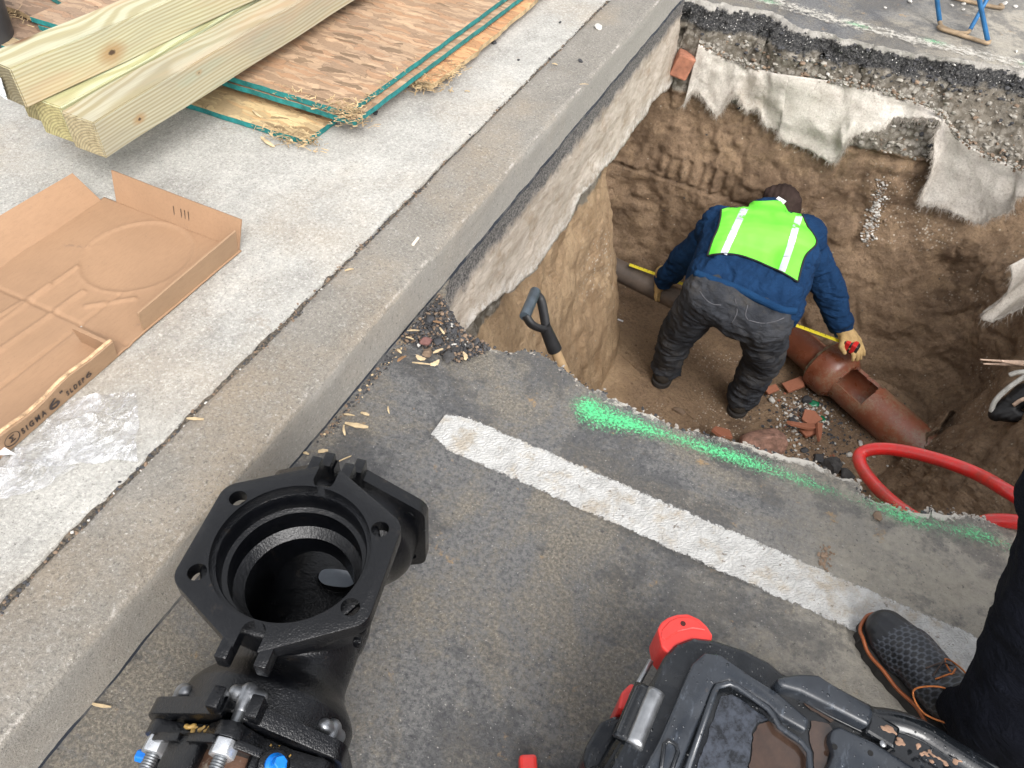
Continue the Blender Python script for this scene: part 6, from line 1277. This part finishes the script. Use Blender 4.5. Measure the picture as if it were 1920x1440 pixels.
link('fleece_trim', tube([W(1858, 772, .015), W(1866, 752, .03), W(1890, 728, .04), W(1930, 700, .04)], .010, 8, 6), M_FLC, t); link('cuff_rib', tube([W(1896, 822), W(1915, 800, .02), W(1945, 775, .02)], .018, 8, 6), M_FLC, t)
link('cuff_rib', tube([W(1893, 703, .03), W(1910, 698, .04), W(1945, 697, .04)], .010, 8, 5), M_FLC, t); link('finger_patch', tube([W(1900, 760, .045), W(1915, 750, .05), W(1940, 742, .05)], .008, 8, 5), M_LATH, t)

# ================================================================ STONES, SHARDS AND DEBRIS
def G_(px, py): p = hit(px, py); return p
M_GRAN = simple('granite', (.30, .17, .125), .8, 0, .005, 90, .55); M_DKR = simple('dark_stone', (.045, .045, .048), .8, 0, .004, 70, .4); M_PAL = simple('pale_stone', (.52, .50, .46), .8, 0, .002, 60, .25); M_BRN = simple('brown_stone', (.20, .14, .095), .85, 0, .004, 60, .35); M_GLS = simple('green_glass', (.01, .16, .07), .15, 0, .001, 40, .4); M_ASC = simple('asphalt_lump', (.055, .053, .052), .9, 0, .006, 110, .7)
p = G_(1428, 838); solo('granite_block', rock(p + Vector((0, 0, .03)), (.115, .095, .075), 3, .3, 4), M_GRAN, 'large pinkish granite block on the pit floor beneath the broken road edge', 'stone')
def stone(px, py, s, mt, lab, seed, name='stone', cat='stone', grp='loose stones on the pit floor', fl=.65, dz=.3):
    p = G_(px, py); return solo(name, rock(p + Vector((0, 0, s * dz)), (s, s * .8, s * fl), seed, .35, 3), mt, lab, cat, grp)
stone(1555, 875, .06, M_ASC, 'black asphalt lump half hidden by the near road edge, left of the hose', 11, 'asphalt_lump', 'asphalt lump', 'asphalt lumps in the pit')
stone(1585, 893, .045, M_ASC, 'smaller black asphalt lump just right of the bigger one under the road edge', 12, 'asphalt_lump', 'asphalt lump', 'asphalt lumps in the pit')
stone(1533, 862, .034, M_DKR, 'dark stone between the asphalt lumps and the clay shards', 13)
stone(1508, 846, .022, M_DKR, 'small dark stone directly below the folded clay shards', 14)
stone(1513, 752, .034, M_DKR, 'dark rounded stone beside the gravel near the worker', 15)
stone(1486, 791, .024, M_DKR, 'dark pebble left of the clay shards', 16)
stone(1447, 752, .022, M_PAL, 'white angular stone by the right boot of the worker', 17)
stone(1274, 772, .036, M_BRN, 'round brown clod on the floor left of the granite block', 18, fl=.4, dz=.1)
stone(1613, 833, .018, M_PAL, 'grey white pebble between clay pipe and hose', 19)
stone(1592, 853, .020, M_PAL, 'grey pebble left of the hose loop', 20)
stone(1525, 758, .028, M_GLS, 'piece of green glass in the gravel beside the clay pipe', 21, 'glass_shard', 'glass', 'green glass in the gravel', .35)
stone(1542, 787, .020, M_GLS, 'smaller dark green glass piece above the clay shards', 22, 'glass_shard', 'glass', 'green glass in the gravel', .35)
def shard(pxs, z, th, lab, tilt=(0, 0), seed=1, curve=.0):
    pts = [U(a, b, z) for a, b in pxs]; c = sum(pts, Vector()) / len(pts); me = prism([(q_.x - c.x, q_.y - c.y) for q_ in pts], -th / 2, th / 2, .0015, 1)
    bm = bmesh.new(); bm.from_mesh(me); bm.to_mesh(me); bm.free(); me.transform(Matrix.Translation(c + Vector((0, 0, .012))) @ Matrix.Rotation(tilt[0], 4, 'X') @ Matrix.Rotation(tilt[1], 4, 'Y'))
    return solo('clay_shard', me, M_VCB, lab, 'pipe shard', 'broken clay pipe shards')
shard([(1506, 772), (1524, 776), (1540, 790), (1520, 800), (1502, 788)], -1.44, .014, 'triangular red clay shard lying in white gravel behind the other shards', (.25, 0))
shard([(1470, 800), (1500, 797), (1532, 792), (1537, 800), (1512, 808), (1478, 806)], -1.40, .014, 'long red clay shard lying across the heap, its edge towards the viewer', (-.35, .1))
shard([(1498, 806), (1530, 800), (1540, 800), (1538, 816), (1510, 820)], -1.43, .014, 'red clay shard tucked below the long one', (.1, -.2))
shard([(1528, 796), (1541, 794), (1540, 815), (1533, 834), (1529, 818)], -1.405, .014, 'narrow red clay shard pointing down at the right of the heap', (-.2, .5))
shard([(1332, 812), (1340, 803), (1368, 806), (1372, 824), (1360, 822), (1350, 826)], -1.42, .016, 'red clay shard at the road edge left of the granite block', (-.3, .1))
shard([(1430, 732), (1452, 724), (1460, 734), (1440, 742)], -1.47, .012, 'dusty red shard next to the right boot', (.1, .1))
shard([(1465, 720), (1500, 712), (1506, 730), (1478, 736)], -1.46, .014, 'dark red shard lying against the clay pipe', (.2, -.2))
# gravel as stuff
def scatter(region, n_, smin, smax, seed, mats, name, label, cat, zf, flat=.7, wts=None):
    r = random.Random(seed); Vs = []; Fs = []; mi = []; base = []
    for k in range(6):
        me = rock(Vector(), (1, 1, 1), seed * 10 + k, .4, 1); base.append((np.array([v.co[:] for v in me.vertices]), [tuple(p.vertices) for p in me.polygons])); bpy.data.meshes.remove(me)
    for k in range(n_):
        p = region(r); 
        if p is None: continue
        s = smin + (smax - smin) * r.random() ** 2.5; bv, bf = base[r.randrange(6)]; e = np.array((Matrix.Rotation(r.uniform(0, 6.28), 3, 'Z') @ Matrix.Rotation(r.uniform(-.5, .5), 3, 'X')))
        v = (bv * np.array([s, s * r.uniform(.6, 1), s * flat * r.uniform(.6, 1)])) @ e.T + np.array([p.x, p.y, p.z + s * .2]); b = len(Vs); Vs.extend(v.tolist()); m_ = r.choices(range(len(mats)), wts)[0]
        for f in bf: Fs.append(tuple(b + q for q in f)); mi.append(m_)
    me = mesh(name, Vs, Fs); [me.materials.append(m_) for m_ in mats]; me.polygons.foreach_set('material_index', mi); setsmooth(me, 40)
    o = bpy.data.objects.new(name, me); scene.collection.objects.link(o); return tag(o, label, cat, kind='stuff')
def inpx(cx, cy, sx, sy, rot=0):
    def f(r):
        a, b = r.gauss(0, 1), r.gauss(0, 1); x = cx + (a * sx * math.cos(rot) - b * sy * math.sin(rot)); y = cy + (a * sx * math.sin(rot) + b * sy * math.cos(rot))
        p = hit(x, y); return p if p.z < -1.25 else None
    return f
scatter(inpx(1508, 782, 26, 20, .5), 700, .003, .014, 5, [M_PAL, M_BRN, M_DKR, M_VCB], 'white_gravel', 'white and dark gravel spilled around the clay shards', 'gravel', None, wts=[6, 2, 3, .4])
scatter(inpx(1530, 810, 70, 45, .7), 1500, .002, .012, 6, [M_BRN, M_DKR, M_PAL, M_VCB], 'mixed_gravel', 'mixed small stones and dirt between clay pipe and road edge', 'gravel', None, wts=[5, 4, 1, .6])
scatter(inpx(1640, 780, 45, 30, .8), 500, .002, .009, 8, [M_BRN, M_PAL, M_DKR], 'pipe_dirt', 'gritty dirt around the buried end of the clay pipe', 'dirt', None, wts=[6, 1, 2])
def clods(r):
    x, y = r.uniform(1170, 1700), r.uniform(640, 850); p = hit(x, y); return p if p.z < -1.3 else None
scatter(clods, 500, .002, .011, 9, [simple('soil_clod', (.17, .11, .065), .95, 0, .003, 60, .3)], 'soil_crumbs', 'crumbs of brown soil scattered on the pit floor', 'soil', None)
# lime deposit on the far wall
def limes(r):
    t_ = r.random(); x = 1655 - 30 * t_ + r.gauss(0, 7); y = 345 + 110 * t_ + r.gauss(0, 7); p = hit(x, y); return p + (O - p).normalized() * .004
scatter(limes, 420, .002, .013, 12, [M_PAL, simple('grey_lime', (.30, .28, .25), .9, 0, .003, 60, .4), M_BRN], 'lime_crumbs', 'streak of pale lime crumbs stuck on the far pit wall', 'dirt', None, wts=[2, 5, 2])
# debris heap in the corner by the kerb
hc = U(805, 640, 0)
tri = [U(728, 668, 0), U(780, 684, 0), U(850, 686, 0), U(925, 658, 0), U(870, 628, 0), U(842, 585, 0), U(826, 556, 0), U(775, 615, 0)]
def intri(r):
    while True:
        x = r.uniform(-.80, -.56); y = r.uniform(1.15, 1.52); c_ = False; n_ = len(tri)
        for i in range(n_):
            a, b = tri[i], tri[(i + 1) % n_]
            if (a.y > y) != (b.y > y) and x < (b.x - a.x) * (y - a.y) / (b.y - a.y) + a.x: c_ = not c_
        if c_: return Vector((x, y, r.uniform(-.012, .016)))
scatter(intri, 7000, .0012, .0085, 21, [M_DKR, M_ASC, M_BRN, M_PAL], 'corner_debris', 'heap of black asphalt crumbs and dirt in the corner between kerb and pit', 'debris', None, wts=[5, 6, 4, .2])
M_CHIP = simple('wood_chip', (.52, .40, .24), .8, 0, .001, 120, .3); M_LEAF = simple('dry_leaf', (.28, .16, .08), .8, 0, .001, 60, .5); M_REDS = simple('maroon_stone', (.16, .075, .065), .85, 0, .004, 80, .4)
def P0(px, py, z): return U(px, py, z)
for px, py, s, mt, lab, sd in [(798, 640, .016, M_REDS, 'maroon stone in the corner debris heap', 31), (800, 662, .017, M_BRN, 'flat brown stone at the front of the corner debris', 32), (842, 668, .020, M_ASC, 'grey lump at the right front of the corner debris', 33), (822, 640, .015, M_DKR, 'shiny black lump in the middle of the corner debris', 34), (805, 600, .02, M_DKR, 'black lump at the back of the corner debris by the kerb', 35)]:
    p = P0(px, py, .02); solo('debris_stone', rock(p, (s, s * .85, s * .6), sd, .35, 3), mt, lab, 'stone', 'larger stones in the corner debris')
def splinter(px, py, z, L_, w, ang, lab, sd, mt=None, name='wood_chip', bent=.2, grp='pale wood splinters'):
    p = U(px, py, z); r = random.Random(sd); nseg = 6; V = []; F = []
    for i in range(nseg + 1):
        t_ = i / nseg; x = (t_ - .5) * L_; ww = w * (.25 + .75 * math.sin(math.pi * min(1, max(0, .12 + t_ * .8)))) * r.uniform(.7, 1.2); yy = bent * L_ * (t_ - .5) ** 2; zz = .0015 + abs(math.sin(t_ * 3)) * .003
        V += [(x, yy - ww / 2, zz), (x, yy + ww / 2, zz), (x, yy + ww / 2, zz + .002), (x, yy - ww / 2, zz + .002)]
    for i in range(nseg):
        for k in range(4): F.append((i * 4 + k, (i + 1) * 4 + k, (i + 1) * 4 + (k + 1) % 4, i * 4 + (k + 1) % 4))
    F += [(3, 2, 1, 0), tuple(nseg * 4 + k for k in range(4))]; me = mesh('s', V, F); me.transform(Matrix.Translation(p) @ Matrix.Rotation(ang, 4, 'Z')); return solo(name, me, mt or M_CHIP, lab, 'wood chip', grp)
big = [(668, 800, .055, .012, .25, 'largest curled wood chip on the road beside the kerb', 41), (645, 808, .03, .006, -.9, 'short wood chip touching the largest one', 42), (684, 778, .022, .008, .1, 'oval wood chip just above the largest one', 43), (655, 780, .025, .005, .3, 'thin wood chip left of the oval one', 44),
       (606, 848, .022, .012, .6, 'broad wood chip right behind the black fitting', 45), (574, 852, .014, .006, .1, 'tiny pale chip against the kerb behind the fitting', 46), (648, 862, .03, .003, 1.0, 'needle thin splinter right of the fitting on the road', 47), (728, 770, .022, .004, -.9, 'small splinter left of the white line tip', 48), (590, 872, .02, .004, .5, 'narrow chip by the upper lug of the fitting', 49)]
for px, py, L_, w, a, lab, sd in big: splinter(px, py, .002, L_, w, a, lab, sd)
kb = [(366, 788, .035, .007, .4, 'forked pale chip lying in the dark joint by the plastic bag', 51, .132), (655, 508, .022, .005, .8, 'small chip in the joint halfway up the kerb', 52, .132), (190, 1325, .035, .005, .3, 'splinter on the road at the foot of the kerb, lower left', 53, .002), (1040, 122, .02, .006, .1, 'small chip on the kerb near the upper joint', 54, .134), (500, 268, .07, .012, -.35, 'large splintered strip in front of the pale board corner', 55, .134), (545, 262, .05, .007, -.75, 'splinter pointing away from the pale board corner', 56, .134), (480, 215, .05, .007, -.4, 'long chip lying on top of the pale board', 57, .153), (845, 172, .02, .005, 0, 'tiny chip on the pavement right of the boards', 58, .132), (876, 173, .018, .004, .3, 'tiny splinter on the pavement nearer the kerb', 59, .132), (1095, 160, .03, .002, .5, 'thin twig on the kerb top', 60, .134)]
for px, py, L_, w, a, lab, sd, z in kb: splinter(px, py, z, L_, w, a, lab, sd)
cdl = [(775, 622, .030, .004, .5, 'pale stick at the left back of the corner debris', 61), (768, 636, .022, .004, .1, 'pale stick below the leftmost one in the corner debris', 62), (822, 660, .028, .007, 1.0, 'pale upright sliver in the middle of the corner debris', 63), (790, 684, .045, .004, .35, 'long stick along the front of the corner debris', 64), (748, 660, .018, .006, -.4, 'short chip at the left tip of the corner debris', 65), (828, 622, .026, .006, -.6, 'grey stick at the back right of the corner debris', 66)]
for px, py, L_, w, a, lab, sd in cdl: splinter(px, py, .028, L_, w, a, lab, sd)
for k, (px, py, lab) in enumerate([(788, 672, 'curled tan leaf at the front left of the corner debris'), (816, 682, 'tan leaf at the front centre of the corner debris'), (873, 668, 'tan leaf at the right end of the corner debris'), (822, 604, 'brown leaf at the back of the corner debris'), (752, 672, 'orange leaf at the left tip of the corner debris')]):
    p = U(px, py, .028); r = random.Random(70 + k); pts = [(.014 * math.cos(a) * (1 + .08 * math.sin(7 * a + k)), .0055 * math.sin(a) * (1 + .15 * math.sin(9 * a)) + .004 * math.cos(a) ** 2) for a in np.linspace(0, 6.28, 30)[:-1]]
    me = prism(pts, 0, .001); me.transform(Matrix.Translation(p) @ Matrix.Rotation(k * 1.1, 4, 'Z') @ Matrix.Rotation(.35, 4, 'X')); solo('dry_leaf', me, M_CHIP if k < 3 else M_LEAF, lab, 'leaf', 'dry leaves in the corner debris')
# cigarette stubs
M_STUB = simple('cigarette_paper', (.72, .64, .52), .8, 0, 0, 60, .1)
a = U(774, 459, .136); b = U(784, 446, .136); solo('cigarette_stub', cyl(a, b, .0038, n=14), M_STUB, 'cigarette stub lying on the kerb top', 'cigarette stub')
a = hit(1158, 600); b = hit(1168, 604); b = a + (b - a).normalized() * .032; solo('cigarette_stub', cyl(a + Vector((0, 0, .006)), b + Vector((0, 0, .006)), .0045, n=14), M_PAPER, 'white cigarette on the pit floor beside the left pit wall', 'cigarette stub')
# pebbles
for k, (px, py, s, z, lab) in enumerate([(1785, 10, .012, 0, 'white pebble on the road left of the blue stand leg'), (1807, 7, .011, 0, 'white pebble right behind the blue stand leg'), (1806, 18, .010, 0, 'white pebble in front of the pebble behind the stand'), (1884, 6, .016, 0, 'larger white pebble right of the blue stand'), (1904, 12, .012, 0, 'white pebble at the far right behind the pit'), (1706, 2, .014, 0, 'white pebble at the top edge of the road'), (1660, 14, .009, 0, 'small white pebble above the far green mark'), (1905, 96, .010, 0, 'tiny white pebble near the far pit edge')]):
    solo('pebble', rock(U(px, py, z + s * .4), (s, s * .8, s * .6), 80 + k, .35, 2), M_PAL, lab, 'pebble', 'white pebbles on the far road')
for k, (px, py, s, mt, lab) in enumerate([(1088, 114, .012, M_DKR, 'dark stone in the joint near the top of the kerb'), (704, 212, .011, M_DKR, 'dark stone on the pavement below the topmost board corner'), (228, 510, 0, None, ''), (1122, 50, .02, M_PAL, 'pale stone in the crumbled joint at the top'), (1646, 968, .014, M_BRN, 'grey pebble on the green spray mark near the pit edge'), (305, 1012, 0, None, ''), (1050, 42, .008, M_DKR, 'tiny dark stone on the pavement at the top'), (926, 80, .012, M_DKR, 'dark crumb beside the orange board edge'), (972, 112, .007, M_DKR, 'dark crumb on the pavement between boards and joint')]):
    if mt: solo('loose_stone', rock(U(px, py, (KZ if px < 1130 else 0) + s * .4), (s, s * .8, s * .6), 95 + k, .35, 2), mt, lab, 'stone')
# dirt clumps on the road
def dirt(cx, cy, sx, sy):
    def f(r): p = U(cx + r.gauss(0, sx), cy + r.gauss(0, sy), .001); return p
    return f
scatter(dirt(1546, 1048, 7, 14), 70, .002, .007, 41, [M_BRN], 'dirt_clump', 'brown dirt clump on the road right of the white line', 'dirt', None, flat=.5)
def kerbdirt(r):
    t_ = r.random(); p = U(600 + 225 * t_ + r.gauss(4, 5), 816 - 262 * t_ + r.gauss(6, 5), .001); return p if p.x > KX + .004 else None
scatter(kerbdirt, 420, .0012, .006, 42, [M_BRN, M_DKR, M_CHIP], 'gutter_dirt', 'fine grit and crumbs along the foot of the kerb', 'dirt', None, wts=[4, 5, 1], flat=.5)
def jointdirt(r):
    y = r.uniform(.1, 3.4); return Vector((-.957 + r.gauss(0, .006), y, .128))
scatter(jointdirt, 1500, .001, .0055, 43, [M_BRN, M_DKR, M_PAL], 'joint_crumbs', 'fine crumbs lying along the pavement joint', 'dirt', None, wts=[5, 5, 1], flat=.5)

# gravel slipping over the top edge of the felt, and stones in the sub-base
def felttop(r):
    i = r.randrange(len(tp) - 1); t_ = r.random(); a, b = tp[i], tp[i + 1]; x = a[0] + (b[0] - a[0]) * t_; y = a[1] + (b[1] - a[1]) * t_ + r.gauss(-1, 3.5)
    return O + ray(x, y).normalized() * ((UY(x, y, 3.545 - max(0, (x - 1700)) * .0006) - O).length)
scatter(felttop, 1300, .003, .014, 61, [simple('grey_gravel', (.27, .25, .215), .9, 0, .003, 70, .4), M_BRN, M_PAL], 'sub_base_gravel', 'grey gravel spilling over the top edge of the felt sheet', 'gravel', None, wts=[6, 3, .15])
def subbase(r):
    x = r.uniform(1300, 1925); p = hit(x, r.uniform(20, 330)); return p if -.40 < p.z < -.10 and p.y > 3.2 else None
scatter(subbase, 1900, .004, .019, 62, [bpy.data.materials['grey_gravel'], M_BRN, M_PAL, M_DKR], 'sub_base_stones', 'rough grey stones packed in the layer under the asphalt at the far side', 'gravel', None, wts=[8, 3, .15, 1])
def chunks(r):
    x = r.uniform(1300, 1925); p = hit(x, r.uniform(0, 220)); return p if -.115 < p.z < -.015 and p.y > 3.2 else None
scatter(chunks, 1800, .003, .015, 63, [M_ASC, M_DKR, M_PAL], 'broken_asphalt', 'crumbling black asphalt along the far broken edge', 'asphalt', None, wts=[6, 6, .1])
def nearlip(r):
    i = r.randrange(len(lip)); p = lip[i]; return Vector((p[0] + r.gauss(0, .004), p[1] + r.gauss(-.002, .006), -.004))
scatter(nearlip, 1500, .0015, .008, 64, [simple('pale_crumb', (.33, .30, .26), .9, 0, .003, 70, .4), M_DKR, M_ASC], 'lip_crumbs', 'pale crumbs along the broken road edge nearest the viewer', 'debris', None, wts=[5, 2, 2])
def wallst(r):
    x = r.uniform(1170, 1915); p = hit(x, r.uniform(180, 760)); return p + (O - p).normalized() * -.002 if p.z < -.45 and p.z > -1.42 else None
scatter(wallst, 420, .002, .010, 65, [simple('clay_lump', (.19, .125, .075), .95, 0, .003, 60, .4), M_BRN, M_DKR], 'wall_stones', 'small stones and clay lumps embedded in the pit walls', 'soil', None, wts=[8, 3, .5])
